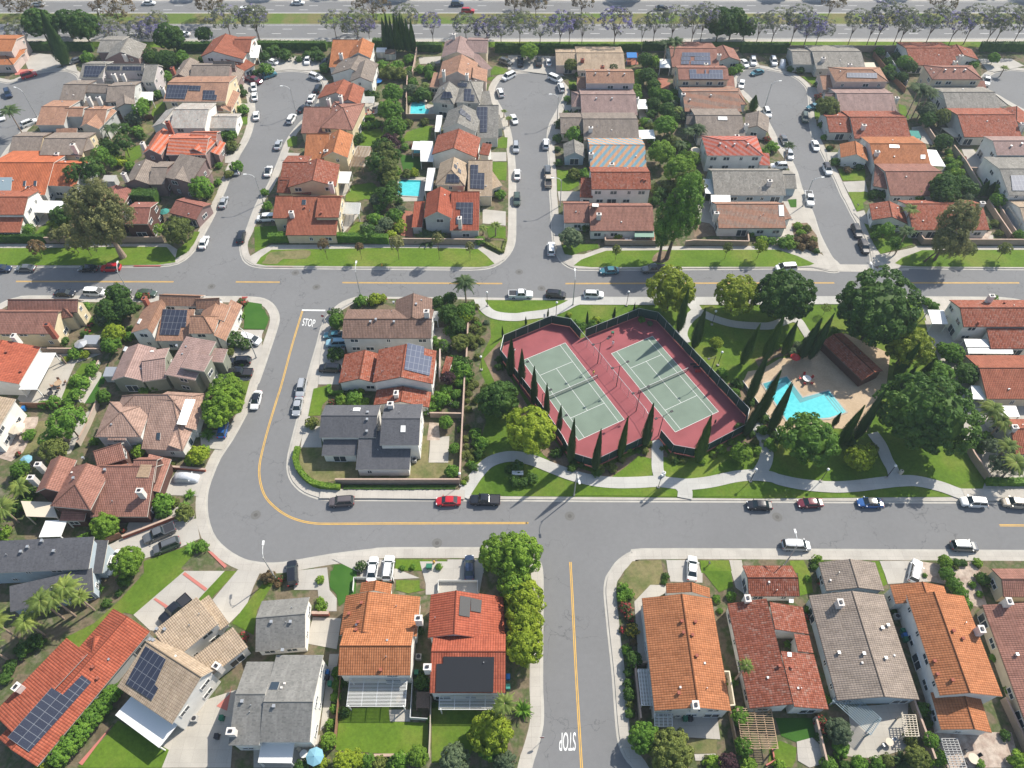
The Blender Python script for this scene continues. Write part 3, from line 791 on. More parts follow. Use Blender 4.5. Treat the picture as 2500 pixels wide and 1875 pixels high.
# pavements and verges along the top street
area("E -900,476 300,474 1300,470 1420,470 1500,520 1560,560 1480,632 1350,653 -900,655", 'walk', Z2, 'footway')
area("E -900,506 300,508 800,500 1100,495 1410,500 1482,592 1482,628 1350,648 1000,654 -900,652", 'lawn_bright', Z3)
area("F -70,600 60,520 150,480 1140,478 1900,485 2090,578 2120,600 2010,655 1900,676 100,664 10,652", 'walk', Z2, 'footway')
area("F 22,640 60,585 150,522 600,516 1100,506 1700,510 1890,516 1960,570 2030,640 1980,660 1900,668 1500,665 800,662 100,655", 'lawn_bright', Z3)
area("F 95,610 140,545 330,530 480,530 440,600 250,600 200,640 70,640", 'lawn_dry', Z4, 'dry_grass', 2)
area("G 430,570 480,560 640,560 820,495 2212,490 | H 0,490 280,490 500,560 560,600 620,650 560,690 420,664 0,672 | G 1500,678 700,682 570,678 500,650", 'walk', Z2, 'footway')
area("G 555,655 620,605 740,560 830,530 1400,525 2212,522 | H 140,522 300,575 440,640 400,655 300,664 0,666 | G 1500,666 700,669", 'lawn_bright', Z3)
area("G 1215,600 1260,545 1340,535 1370,590 1320,630 1240,630", 'mulch', Z4, 'mulch_bed', 2)
area("H 930,470 1000,560 1270,505 1300,490 3000,490 3000,686 1400,671 1200,666 1080,686 940,640", 'walk', Z2, 'footway')
area("H 1120,635 1180,590 1350,526 3000,520 3000,672 1300,664 1180,656", 'lawn_bright', Z3)
# park
area("F 1880,945 2212,948 | G 600,950 1300,950 2212,950 | H 680,940 1330,935 1500,1500 | L 1700,560 1890,860 1850,970 2212,1010 1700,1015 0,1030 | K 1200,1020 0,1010 | J 1850,1000 1740,960 1830,790 | F 1800,1659", 'lawn', Z2, 'park_lawn')
area("G 0,948 600,948 520,985 430,1030 300,1058 150,1064 0,1062 | F 2080,1060 1990,1020 1960,950", 'lawn_bright', Z3)
area("F 1640,960 1860,945 1900,1060 1990,1100 2000,1260 1930,1400 1900,1520 1950,1640 | J 1900,200 1960,380 1880,640 1800,840 1780,880 1750,860 1790,0 | F 1810,1300 1830,1180", 'soil', Z3, 'planting_bed')
area("Q -60,560 70,420 60,560 300,960 540,1260 620,1380 790,1440 1160,1270 1230,1240 1280,1200 1390,1330 1560,1360 1960,1180 2020,980 1900,860 2100,1100 1960,1240 1700,1380 1580,1420 1400,1400 1290,1310 1180,1340 1000,1460 770,1520 560,1430 400,1300 100,900", 'mulch', Z3, 'planting_bed')
area("K 1300,680 1500,700 1800,640 1950,620 1850,700 1600,900 1400,870 1310,830", 'lawn_bright', Z4)
area("K 860,860 1000,760 1100,670 1190,690 1222,740 1215,830 1150,855 960,862", 'lawn_bright', Z4)
area("K 1000,925 1250,915 1400,930 1450,990 1450,1012 560,1004 640,900 800,925", 'lawn_bright', Z4)
area("L 1400,700 1500,640 1680,640 1740,760 1750,880 1640,930 1480,880 1390,860", 'lawn_bright', Z4)
area("K 1530,1015 1525,960 1560,945 1800,920 1960,880 2212,900 2212,1018", 'lawn', Z4)
area("I 0,0 1,0 1,1", 'soil', -1)
area("G 1640,1060 1900,1165 2212,1170 | H 200,1150 300,1130 260,1330 0,1400 | G 2000,1450 1700,1440 1560,1330 1500,1280 1500,1150 1570,1070", 'lawn', Z3)
area("H 0,1530 150,1440 380,1420 520,1290 700,1230 1080,1400 | L 1050,60 960,300 880,470 640,440 560,440 200,480 70,400 -43,250 -168,60 -120,-40", 'pooldeck', Z4, 'pool_deck')
area("K 1950,30 2212,420 | L 130,500 60,640 -40,450 -160,330 | K 1980,300 1850,60", 'mulch', Z3, 'planting_bed')
area("H -60,1450 200,1330 400,1300 430,1380 250,1400 100,1440 -30,1520", 'mulch', Z5, 'planting_bed')
def path(spec, w_=2.3): strip('park_path', smooth(pts_world(spec), False, 5), w_, Z5 + path.n * .004, MAT['path']); path.n += 1
path.n = 0
path("F 1900,935 1925,990 1990,1055 2080,1084 2212,1092 | G 160,1080 350,1055 470,1010 560,965 640,945", 2.5)
path("G 600,953 1230,956 1800,955 | H 200,951 690,949", 2.6)
path("G 1495,1310 1465,1240 1480,1170 1530,1100 1590,1045 1570,1000 1540,960", 2.6)
path("G 1590,1040 1650,1065 1740,1105 1900,1150 2100,1167 2212,1165 | H 150,1140 240,1105", 2.2)
path("H 225,1105 300,1120 350,1190 410,1290 440,1370", 2.0)
path("J 1760,1015 1820,920 1890,820 1980,730 2100,685 2212,678 | K 180,702 260,728 400,785 560,842 720,880 900,898 1100,896 1250,888 1400,903 1520,912 1700,893 1900,850 2050,835 2212,848 | L 150,875 350,915 600,935 800,925 1000,900 1150,885 1300,885 1500,930 1650,985 1760,1020", 2.5)
path("K 1255,500 1260,650 1262,780 1290,880", 2.3); path("K 1440,905 1490,960 1490,1030", 2.8)
path("K 2090,400 2135,480 2178,600 2170,720 2110,830", 2.6); path("L 930,480 1000,580 1050,700 1100,790 1120,880", 2.4)
strip('footway', pts_world("L 1700,1000 3000,1010"), 2.6, Z5 + .06, MAT['walk'])
strip('footway', pts_world("J 560,992 1000,992 1780,1000"), 2.0, Z5 + .05, MAT['walk'])

# lawns, driveways and patios of the house lots
for sp, mt, *rest in [
    ("I 1215,1560 1560,1440 1640,1500 1530,1620 | M 1560,0 1140,370 1050,350 880,520 700,700 500,640 560,560 800,440 1000,260 1220,20", 'lawn'),
    ("M 1560,0 1900,0 1600,330 1400,520 1270,500 1130,370", 'drive'), ("M 1900,0 2010,0 1700,320 1620,300", 'lawn'),
    ("M 2010,-10 2212,0 | N 60,0 0,130 | M 2080,300 1900,480 1740,310", 'drive'), ("M 2212,110 | N 180,80 30,330 0,540 | M 1960,440", 'lawn'),
    ("M 1545,30 1565,10 1755,150 1735,172", 'redband', Z5), ("M 1300,240 1318,228 1432,300 1415,322", 'redband', Z5),
    ("I 1755,1475 1790,1480 1920,1600 1900,1620", 'redband', Z5),
    ("I 1350,1000 1500,790 1740,810 1680,1010", 'drive'), ("I 860,1450 1240,1270 1660,1200 1690,1370 1530,1440 1200,1545 900,1659 850,1659", 'drive'),
    ("I 650,400 740,300 820,260 600,650 560,660", 'patio'), ("I 1100,1210 1500,1100 1650,1160 1640,1200 1250,1260 1040,1370", 'patio'),
    ("I 520,200 600,0 | E 730,1500 860,1560 | I 860,0 740,230", 'patio', Z2), ("E 830,1659 1010,1300 940,1420 | E 930,1440 880,1659", 'turf'),
    ("E 570,1659 700,1480 860,1480 760,1659", 'lawn'), ("I 520,190 600,0 740,0 690,120 600,190", 'lawn'),
    ("I 720,230 860,0 880,0 800,225", 'turf', Z4), ("E 740,1250 900,1180 900,1120 780,1080 700,1260", 'lawn'),
    ("E 350,1400 860,1400 640,1480 560,1659 | I 540,190 320,250 200,240 150,190", 'patio', Z2),
    ("I 190,350 330,340 300,560 100,720 0,690 0,640", 'flag'), ("I 330,380 430,370 300,640 190,660", 'lawn_dry'),
    ("E 1480,600 1500,520 1690,370 1640,470 1580,545", 'lawn'), ("E 60,1005 110,970 225,958 160,1005", 'turf'),
    ("F -83,965 0,970 90,1030 125,1100 120,1140 95,1195 -80,1190", 'turf'), ("E 2080,960 2212,980 2212,1190 2060,1190", 'turf', Z4),
    ("E 1960,1200 2212,1200 2212,1420 2110,1620 1830,1659 1860,1440", 'drive'), ("F 0,1200 85,1200 10,1400 -100,1659", 'drive'),
    ("I 2000,40 2110,40 2040,300 1960,330", 'lawn'), ("E 2110,40 2212,0 2212,0", 'lawn', -1),
    ("I 1690,470 1960,440 1880,620 1700,600", 'patio'),
    ("F 600,1200 770,1200 770,1340 720,1659 545,1659 560,1420", 'drive'), ("F 5,330 200,320 205,370 100,500 10,545", 'lawn'),
    ("J 505,105 630,75 625,200 580,240 560,330 460,335", 'lawn_bright'), ("J 420,430 560,420 575,600 395,600", 'drive'),
    ("J 400,600 870,600 880,860 560,900 440,860 380,740", 'lawn_dry'), ("J 1410,500 1480,500 1470,720 1600,740 1740,500 1740,860 1310,860 1330,720 1400,640", 'lawn_dry', Z2),
    ("J 1490,520 1650,505 1640,728 1475,728", 'patio'), ("J 1480,390 1560,395 1570,540 1460,540", 'flag'), ("F 1500,1180 1700,1180 1690,1340 1500,1330", 'flag'),
    ("J 1200,1545 1500,1545 1500,1640 1190,1640", 'lawn_bright'), ("J 1550,1545 1625,1545 1620,1635 1540,1635", 'lawn'), ("J 680,1590 800,1580 870,1580 860,1659 660,1659", 'turf'),
    ("N 650,0 870,0 860,190 720,300 700,200 640,130", 'turf'), ("J 660,1540 1050,1545 1180,1545 1180,1659 900,1659", 'drive'), ("N 900,0 1200,-20 1400,60 1200,70 900,70", 'drive'),
    ("N 1200,78 1400,78 1400,150 1450,160 1300,190 1200,160", 'lawn'), ("J 1635,1545 1920,1545 1940,1659 1620,1659", 'drive'), ("N 1400,-80 1950,-80 1900,200 1450,200 1450,110", 'drive'),
    ("N 340,0 620,-30 640,160 700,230 700,340 560,340 540,160 340,160", 'drive'), ("N 0,0 180,90 120,160 -50,360", 'lawn', -1),
    ("N 500,390 740,400 700,660 440,610", 'patio'), ("N 640,700 720,700 620,1300 560,1350", 'patio'), ("N 730,1160 1140,1150 1160,1270 1470,1280 1480,1570 690,1510", 'lawn_bright'), ("N 1500,1100 2000,1200 1800,1600 1500,1620", 'lawn'),
    ("N 1140,1170 1320,1170 1320,1270 1150,1270", 'patio', Z4), ("N 330,1470 560,1380 520,1600 330,1659 0,1659 0,1480", 'patio'),
    ("M 1370,1400 1700,1100 2000,1000 1950,1659 1370,1659", 'patio'), ("M 660,1650 900,1390 1000,1260 1430,1510 1370,1659 700,1659", 'lawn_bright'), ("M 1940,1040 1960,970 1920,1180 1830,1140", 'redband', Z4),
    ("M 880,1380 960,1290 700,1640 670,1620", 'redband', Z5), ("K 970,1659 1050,1560 1290,1550 1310,1659", 'lawn_dry'), ("O 930,100 1000,0 1300,0 1320,110 1200,120 1080,240", 'lawn_dry'),
    ("O 1065,260 1200,118 1335,120 1340,180 1120,300 1180,770 1100,770", 'patio', Z4), ("K 1335,1550 1600,1550 1630,1659 1350,1659", 'drive'), ("O 1350,0 1640,0 1640,100 1370,90", 'drive'),
    ("K 1620,1553 1860,1553 1890,1659 1630,1659", 'lawn_bright'), ("O 1640,0 1880,0 1900,130 1780,180", 'lawn'), ("K 1865,1550 1970,1550 1990,1659 1890,1659", 'patio'), ("O 1880,0 1990,0 2000,200 1920,140", 'patio'),
    ("L 230,1555 350,1552 400,1659 250,1659", 'lawn_bright'), ("P 300,0 400,0 430,180 320,210", 'lawn_bright'), ("L 920,1558 985,1558 1030,1659 950,1659", 'lawn_bright'), ("P 950,0 1020,0 1055,110 1000,140", 'lawn_bright'),
    ("L 990,1558 1320,1555 1380,1659 1030,1659", 'drive'), ("P 1025,0 1380,0 1400,90 1060,110", 'drive'), ("L 1325,1560 1600,1600 1760,1560 1850,1659 1360,1659", 'flag'), ("P 1360,0 1800,0 1900,300 1750,300 1600,120 1400,90", 'flag'),
    ("O 1390,1190 1760,1190 1790,1420 1480,1400 1380,1340", 'drive'), ("O 1480,1420 1760,1420 1760,1540 1560,1540", 'lawn_dry'), ("O 1570,1545 1750,1540 1750,1600 1580,1600", 'walk', Z4),
    ("P 110,1240 420,1240 450,1400 300,1450 160,1390", 'turf'), ("P 150,1430 290,1490 280,1600 250,1659 50,1640 60,1500", 'lawn'), ("P 290,1440 420,1405 480,1460 520,1620 400,1659 300,1600", 'walk', Z4),
    ("P 720,1150 1230,1110 1220,1500 950,1580 700,1560 740,1300", 'patio'), ("P 1300,1360 2100,1360 2180,1659 1560,1659", 'flag'),
    ("B 930,1085 1070,1090 1090,1160 1000,1240 840,1230 880,1180", 'lawn_bright'), ("B 1290,1120 1450,1065 1510,1070 1480,1195 1250,1195", 'lawn_bright'), ("B 1230,1310 1420,1330 1400,1440 1260,1440", 'turf'),
    ("B 830,1570 1000,1545 1060,1600 1040,1700 780,1659", 'lawn_bright'), ("F 775,60 860,0 1040,0 990,80 850,120 775,110", 'lawn_bright'), ("F 860,285 940,290 900,390 780,390", 'lawn'),
    ("F 740,130 900,210 830,300 740,400 720,300", 'patio', Z2), ("B 700,1520 830,1540 770,1659 700,1659", 'patio', Z2), ("B 790,1230 1000,1240 940,1410 800,1410", 'patio', Z2), ("B 900,860 1060,870 1040,960 900,1000", 'patio', Z2),
    ("B 1390,490 1580,480 1570,540 1400,545", 'patio'), ("B 1320,860 1520,890 1540,1000 1310,1000", 'patio', Z2), ("B 1210,1500 1450,1500 1440,1659 1200,1659", 'patio', Z2), ("F 1200,0 1440,0 1430,110 1250,115", 'patio', Z2),
    ("F 1250,190 1340,200 1340,420 1240,400", 'brick'), ("B 2030,560 2140,590 2110,630 1980,640", 'lawn'), ("B 1975,655 2035,655 2000,685 1970,680", 'lawn'), ("B 2090,1160 2140,1165 2135,1255 1985,1255", 'lawn'), ("B 2010,1370 2135,1375 2130,1530 2060,1520 2010,1440", 'lawn_bright'),
    ("B 1960,1290 2130,1290 2130,1365 1990,1365", 'drive'), ("F 1930,180 2125,200 2125,320 1930,300", 'drive'), ("F 1960,320 2125,330 2125,430 1980,420", 'lawn'), ("F 1960,430 2125,460 2110,550 1950,470", 'lawn_dry'),
    ("B 60,470 380,480 540,480 630,520 600,590 440,600 300,590 150,610 60,560", 'drive'), ("B 280,1190 330,1150 370,1160 360,1230 290,1245", 'lawn'), ("B 240,1290 390,1300 360,1350 230,1360", 'drive'),
    ("A 270,450 480,470 520,560 420,600 250,610 220,540", 'drive'), ("A 120,590 290,590 260,620 130,640", 'redband', Z3), ("A 530,560 640,550 660,620 560,590", 'drive'), ("A 1270,990 1300,900 1400,850 1390,950 1300,985", 'lawn'),
    ("A 1180,1050 1290,1060 1290,1110 1180,1160", 'lawn_dry'), ("A 1060,1260 1180,1230 1200,1320 1060,1420", 'lawn'), ("A 1200,700 1320,660 1330,740 1220,750", 'patio', Z2), ("A 2030,990 2090,990 2090,1055 2040,1050", 'lawn'),
    ("A 1990,870 2100,880 2110,950 1990,960", 'patio', Z2), ("A 1900,1310 2030,1310 1990,1380 1900,1380", 'drive'), ("A 700,1340 780,1240 900,1250 860,1300", 'patio', Z2), ("E 350,330 430,310 400,420 260,420", 'lawn'), ("E 280,230 400,210 420,290 330,330", 'patio'),
    ("E 1300,190 1400,200 1340,260 1300,240", 'turf'), ("E 1640,370 1690,370 1590,545", 'lawn'), ("E 1760,100 1840,30 1800,110", 'lawn_dry'),
    ("C 0,590 0,470 400,480 440,600 480,650 160,610", 'drive'), ("C 510,690 575,680 575,730 530,750", 'lawn_bright'), ("C 990,450 1100,450 1100,550 1000,555", 'brick'), ("C 1260,660 1350,670 1330,760 1260,740", 'brick'),
    ("C 460,890 540,890 550,990 490,960", 'drive'), ("C 440,960 490,955 495,985 440,985", 'lawn'), ("C 370,1090 445,1100 445,1200 380,1230", 'drive'), ("C 415,1440 600,1440 600,1570 520,1615 415,1615", 'lawn_bright'), ("G 420,30 610,30 610,110 430,110", 'drive'),
    ("G 390,220 475,230 475,400 385,400", 'drive'), ("G 450,480 760,470 765,510 620,540 540,570 480,560", 'lawn'), ("C 1095,930 1200,930 1220,1020 1110,1010", 'patio', Z2), ("C 1250,700 1370,700 1350,760", 'brick', Z2),
    ("C 1960,520 2100,520 2130,570 1990,590 1930,640 1880,700 1900,640 1960,560", 'drive'), ("D 60,560 260,560 250,600 120,590", 'drive'), ("D 330,650 480,660 490,700 430,720", 'lawn_bright'), ("D 410,740 520,740 520,800 430,800", 'drive'), ("D 880,530 950,530 970,585 880,583", 'patio'),
    ("D 440,900 520,900 530,990 445,1010", 'lawn'), ("D 430,1070 560,1070 570,1160 440,1170", 'drive'), ("D 530,1210 600,1215 600,1270 540,1265", 'lawn_dry'), ("D 540,1290 640,1290 640,1400 560,1400", 'drive'), ("D 640,1430 870,1430 870,1530 680,1530", 'lawn_bright'), ("D 680,1540 870,1530 900,1659 740,1659", 'drive'), ("D 730,1640 870,1620 900,1659", 'lawn_bright'),
    ("H 725,35 890,35 910,80 850,130 860,170 800,200", 'lawn_bright'), ("H 770,210 860,190 920,330 860,300", 'drive'), ("H 860,300 1260,420 1270,480 1000,558 940,470", 'lawn'), ("H 1350,400 1950,400 1950,440 1340,440", 'patio'),
    ("H 215,100 290,95 290,165 240,165", 'turf'), ("H 0,0 330,0 400,150 440,250 480,380 530,540 380,560 150,510 0,505", 'patio', Z2), ("H 250,300 380,295 460,400 480,520 440,550 280,480", 'mulch'), ("G 1560,300 1700,290 1780,400 1570,420", 'mulch', Z2),
    ("G 1600,100 1750,120 1780,380 1700,300 1600,280", 'patio', Z2), ("G 820,370 1240,370 1240,450 820,440", 'brick'), ("D 1150,880 1210,900 1240,1010 1160,960", 'lawn'), ("D 1260,1080 1400,1060 1440,1230 1270,1190", 'patio'), ("D 1990,990 2212,900 2212,860 2010,880", 'drive', -1),
    ("D 1820,500 2100,500 2212,560 2080,592 1960,612 1900,600", 'drive'), ("D 1680,1260 1780,1260 1900,1440 1760,1450", 'patio'), ("D 1040,470 1120,470 1200,700 1180,700", 'lawn_dry'), ("D 1800,1500 1930,1510 1850,1600", 'lawn'), ("H 2070,160 2212,180 2190,340 2130,350", 'brick'), ("H 1700,360 1940,370 1900,440 1780,440", 'flag', Z4),
    ("L 1900,480 2212,560 2212,860 1900,860 1840,650", 'patio'), ("H 1370,1120 1500,1130 1700,1300 1650,1400 1440,1390", 'patio')]:
    z = rest[0] if rest else Z3
    if z < 0: continue
    area(sp, mt, z, {'lawn': 'lawn', 'lawn_bright': 'lawn', 'lawn_dry': 'dry_lawn', 'turf': 'lawn', 'drive': 'driveway', 'patio': 'patio', 'flag': 'stone_paving', 'brick': 'brick_paving', 'redband': 'brick_band', 'mulch': 'mulch_bed', 'walk': 'patio'}[mt])
for sp in ("F 115,662 330,664", "F 1080,934 1125,936", "E 1130,658 1360,657", "F -100,921 -50,921"):
    strip('red_kerb', pts_world(sp), .3, KERB + .05, MAT['redkerb'])
# ------------------------------------------------------------------ houses
H = house
# far-left cul-de-sac
H("orange tiled house with a grey roof deck at the top left corner", 'or', 'p', 'A', [(-150, 435, 98, 435, 0, 330, 5.3, 1.3, 'g'), (-150, 548, 110, 550, 0, 445, 2.8, 1.3, 'h'), (130, 500, 215, 440, 100, 440, 2.8, 1.1, 'g')], short='the orange corner house')
H("grey roofed house with a large near gable beside the tall cypress", 'gt', 'm', 'A', [(815, 440, 1000, 440, 920, 338, 4.2, 1.3, 'g'), (1170, 492, 1235, 372, 1012, 436, 4.6, 2.3, 'g', 1.15)], chim=[(1060, 490, 1.2)], short='the grey gabled house')
H("lilac house with dark roof panels around a sunken terrace", 'gt', 'l', 'A', [(668, 660, 862, 662, 760, 540, 5.1, 1.8, 'g'), (862, 597, 1212, 600, 1000, 540, 5.6, 1.1, 'g'), (1190, 690, 1300, 690, 1250, 545, 5.0, 1.9, 'g', .4), (690, 712, 1195, 725, 900, 660, 2.8, 1.6, 's')],
  chim=[(985, 690, 2.4), (1060, 692, 2.4)], solar=[(720, 556, 893, 560, 830, 650, 705, 650), (905, 560, 1018, 562, 1015, 592, 900, 592), (1038, 562, 1195, 562, 1195, 598, 1035, 596)], short='the lilac terrace house')
H("taupe roofed house with a dark courtyard and twin white chimneys", 'tp', 's', 'A', [(500, 845, 700, 848, 620, 712, 5.1, 1.8, 'g'), (700, 780, 900, 785, 800, 715, 5.7, 1.1, 'g'), (890, 862, 1125, 850, 1000, 725, 5.0, 1.8, 'g'), (1140, 880, 1125, 770, 1045, 820, 5.0, .8, 'g'), (700, 925, 890, 925, 800, 850, 2.8, 1.4, 's')],
  chim=[(775, 890, 2.6), (860, 890, 2.6)], short='the twin-chimney courtyard house')
H("tan roofed courtyard house on the near side of the palm", 'to', 's', 'A', [(300, 1055, 535, 1060, 430, 900, 5.0, 1.8, 'g'), (535, 985, 690, 988, 620, 912, 5.6, 1.1, 'g'), (690, 1052, 880, 1048, 780, 925, 5.0, 1.8, 'g'), (835, 1090, 985, 935, 735, 1035, 5.0, 1.3, 'g', .8), (465, 1162, 640, 1165, 560, 1080, 2.8, 1.4, 's')], short='the tan courtyard house')
H("beige house with a long brown roof and a cream chimney", 'tp', 'y', 'A', [(70, 1293, 330, 1293, 200, 1150, 2.9, 1.9, 'g'), (330, 1308, 690, 1312, 500, 1168, 5.0, 1.6, 'g'), (640, 1300, 800, 1250, 700, 1170, 5.0, 1.3, 'g', .5)], chim=[(650, 1290, 2.6), (505, 1345, 1.8)], short='the long beige house')
H("bright orange tiled house with two small dark skylights", 'og', 's', 'A', [(-160, 1645, 382, 1640, 200, 1372, 3.6, 3.0, 'g'), (372, 1565, 640, 1575, 500, 1375, 4.2, 2.1, 'g', .6)], chim=[(265, 1625, 1.6)], sky=[('dk', 200, 1528, 222, 1528, 216, 1572, 194, 1570), ('dk', 288, 1528, 312, 1528, 308, 1572, 284, 1570)], flats=[('bluegrey', -60, 1498, 105, 1498, 95, 1610, -60, 1610)], short='the bright orange house')
H("white walled house with two tiers of red tiles above the hedge", 'r2', 'w', 'E', [(-150, 222, 195, 225, 100, 72, 5.3, 1.7, 'g'), (-150, 372, 163, 377, 80, 240, 2.8, 1.5, 's'), (195, 120, 345, 30, 100, 75, 4.4, 1.2, 'g', .4)], short='the two-tier red house')
# left of the second cul-de-sac
H("white gabled house with red tiles and a glass rail balcony", 'r2', 'w', 'A', [(1690, 478, 1800, 330, 1800, 425, 5.0, 2.1, 'g', 1.9), (1960, 442, 2105, 442, 2000, 330, 5.2, 1.7, 'g'), (2060, 600, 2155, 545, 1900, 430, 2.9, 2.2, 's')], short='the balcony house')
patio("white framed glass rail deck on the red gabled house", 'A', 2100, 490, 2180, 490, 2200, 385, 3.4, 'solid', 'white', 'deck', 'roof_deck')
H("grey brown roofed house with many white framed windows", 'tp', 'm', 'A', [(1450, 657, 1545, 515, 1530, 592, 5.0, 1.3, 'g', 1.0), (1600, 662, 1925, 667, 1750, 550, 5.0, 1.8, 'g'), (1800, 575, 1985, 572, 1880, 520, 5.3, 1.5, 'g'), (1995, 735, 2065, 600, 1925, 660, 2.8, 1.5, 's')], chim=[('A', 1470, 620, 1.8)], chm='chim_r', short='the grey brown house')
H("rust tan roofed house with two dark solar arrays and cream end wall", 'to', 'y', 'A', [(1375, 857, 1900, 862, 1600, 696, 5.2, 1.9, 'g'), (1950, 945, 2028, 785, 1880, 870, 2.8, 1.4, 's'), (1780, 935, 1950, 942, 1860, 895, 2.8, .9, 's')], chim=[(1385, 790, 1.6)],
  solar=[(1412, 718, 1600, 722, 1560, 838, 1398, 832), (1600, 724, 1697, 726, 1690, 770, 1592, 766), (1716, 764, 1815, 766, 1812, 802, 1832, 804, 1828, 846, 1710, 842)], short='the rust tan solar house')
H("white house with a pale grey tiled roof and low side wing", 'wg', 'w', 'A', [(1430, 1082, 1725, 1087, 1600, 925, 5.0, 1.8, 'g'), (1280, 1070, 1400, 930, 1440, 950, 3.8, 1.6, 'g', .9), (1755, 1082, 1985, 1087, 1850, 985, 2.8, 1.3, 'g')], chim=[(1450, 1120, 3.4)], chm='chim_r', short='the pale grey roofed house')
H("vivid orange roofed house with grey diagonal stripes", 'os', 'm', 'A', [(1200, 1298, 1320, 1120, 1312, 1180, 5.3, 1.6, 'g'), (1400, 1307, 1735, 1307, 1550, 1168, 5.0, 1.7, 'g'), (1600, 1195, 1825, 1195, 1710, 1115, 5.2, 1.3, 'g'), (1730, 1300, 1835, 1180, 1680, 1200, 5.0, 1.2, 'g', .8), (1850, 1310, 1905, 1205, 1810, 1220, 2.8, 1.0, 's')], chim=[(1215, 1240, 1.2)], short='the striped orange house')
H("plum walled house with a broad mauve brown roof", 'tp', 'm', 'A', [(1390, 1497, 1610, 1545, 1500, 1290, 5.5, 1.9, 's'), (1045, 1552, 1140, 1380, 1155, 1475, 4.2, 1.5, 'g', .9), (1250, 1557, 1385, 1560, 1300, 1412, 4.0, 1.7, 'g'), (1755, 1500, 1795, 1440, 1690, 1440, 2.8, 1.0, 's'), (1610, 1545, 1700, 1400, 1530, 1420, 5.3, 1.2, 's')], chim=[(1060, 1500, 1.3)], short='the plum house')
H("dark brown and white house behind the tall eucalyptus", 'cb', 'k', 'E', [(1045, 300, 1245, 303, 1150, 162, 5.0, 1.6, 'g'), (1045, 135, 1120, 5, 930, 60, 3.4, 1.2, 'g'), (640, 300, 1040, 300, 860, 180, 3.2, 1.6, 'g')], fl='l', chim=[(1080, 250, 1.6)], short='the dark brown house')
H("small brown garage roof beside the round kerbside tree", 'cb', 'm', 'E', [(1425, 205, 1655, 265, 1500, 100, 2.8, 1.3, 'g', .8)], short='the brown garage')
# right of the second cul-de-sac
H("orange tiled L-shaped house nearest the black cypress row", 'or', 'w', 'B', [(632, 568, 850, 570, 720, 335, 3.2, 3.0, 'g', .5), (985, 492, 1018, 368, 880, 440, 5.0, 1.9, 'g', .9)], chim=[(740, 500, 1.8)], short='the orange L-shaped house')
H("white house with a dark taupe double gable roof", 'tp', 'w', 'B', [(650, 628, 725, 510, 833, 545, 3.6, 2.6, 'g', .9), (1000, 692, 1040, 548, 898, 642, 4.9, 1.6, 'g', 1.0)], short='the dark taupe gabled house')
H("white gabled house with a weathered red roof and patio trellis", 'r2', 's', 'B', [(532, 832, 600, 720, 715, 737, 4.2, 2.6, 'g', .9), (893, 884, 935, 745, 790, 838, 4.9, 1.7, 'g', 1.0)], chim=[(745, 890, 3.0), (640, 895, 2.2)], short='the weathered red gabled house')
H("brown tiled house with a hipped right wing by the tall green trees", 'rb', 'y', 'B', [(395, 1125, 620, 1122, 540, 903, 3.4, 2.9, 'g', .4), (560, 1078, 832, 1098, 690, 903, 5.0, 2.0, 'h', .8)], short='the brown hipped house')
H("orange tiled house with a cream gable beside a timber deck", 'or', 'y', 'B', [(418, 1352, 620, 1350, 560, 1130, 3.4, 2.9, 'g', .4), (792, 1333, 840, 1140, 668, 1276, 5.1, 1.9, 'g', .9)], chim=[(620, 1330, 2.2)], short='the cream gabled orange house')
H("red tiled house with a white awning and cream gable wall", 'rd', 'y', 'B', [(220, 1517, 430, 1517, 360, 1370, 4.8, 1.6, 'g'), (692, 1572, 725, 1388, 492, 1520, 5.0, 2.1, 'g', 1.2), (190, 1625, 480, 1640, 420, 1500, 2.9, 2.2, 's')], chim=[(660, 1600, 2.0)], short='the red house with a white awning')
H("large orange red roofed house behind the long clipped hedge", 'r2', 'y', 'F', [(265, 395, 692, 402, 450, 68, 2.9, 3.2, 'g', .35), (155, 252, 300, 256, 230, 64, 4.4, 1.9, 'g', .3), (513, 245, 715, 248, 620, 74, 5.2, 1.4, 'g', .4)], chim=[(325, 240, 1.5)], sky=[('dk', 408, 98, 440, 98, 438, 138, 404, 138)], vents=[(430, 165), (570, 212)], short='the house behind the long hedge')
# left of the middle cul-de-sac
H("pinkish grey roofed house with a cream gable at the cul-de-sac head", 'pk', 'c', 'B', [(1580, 486, 1612, 352, 1712, 430, 5.0, 2.1, 'g', 1.0), (1790, 442, 1968, 446, 1850, 338, 5.0, 1.6, 'g'), (1945, 600, 2008, 575, 1800, 440, 2.9, 2.3, 's')], chim=[(1690, 330, 1.6)], short='the pinkish grey gabled house')
H("orange brown roofed house with a long pink gable wall", 'to', 'p', 'B', [(1550, 668, 1590, 520, 1735, 530, 4.4, 2.7, 'g', .8), (1965, 692, 1972, 590, 1850, 560, 4.2, 1.5, 's'), (1480, 735, 1560, 740, 1530, 610, 2.6, .6, 's')], chim=[(1605, 660, 2.4), (1800, 690, 2.4)], short='the pink gabled house')
H("grey tiled house with stepped black solar panels", 'gt', 's', 'B', [(1500, 862, 1560, 735, 1640, 700, 5.0, 2.2, 'hl'), (1700, 862, 1905, 870, 1800, 688, 5.0, 2.0, 'h', .5), (1910, 890, 2010, 880, 1925, 770, 2.9, 1.6, 's')], solar=[(1720, 702, 1802, 704, 1800, 736, 1718, 732), (1776, 752, 1836, 754, 1832, 800, 1862, 802, 1860, 858, 1772, 852), (1600, 776, 1660, 776, 1680, 830, 1576, 832)], short='the stepped solar house')
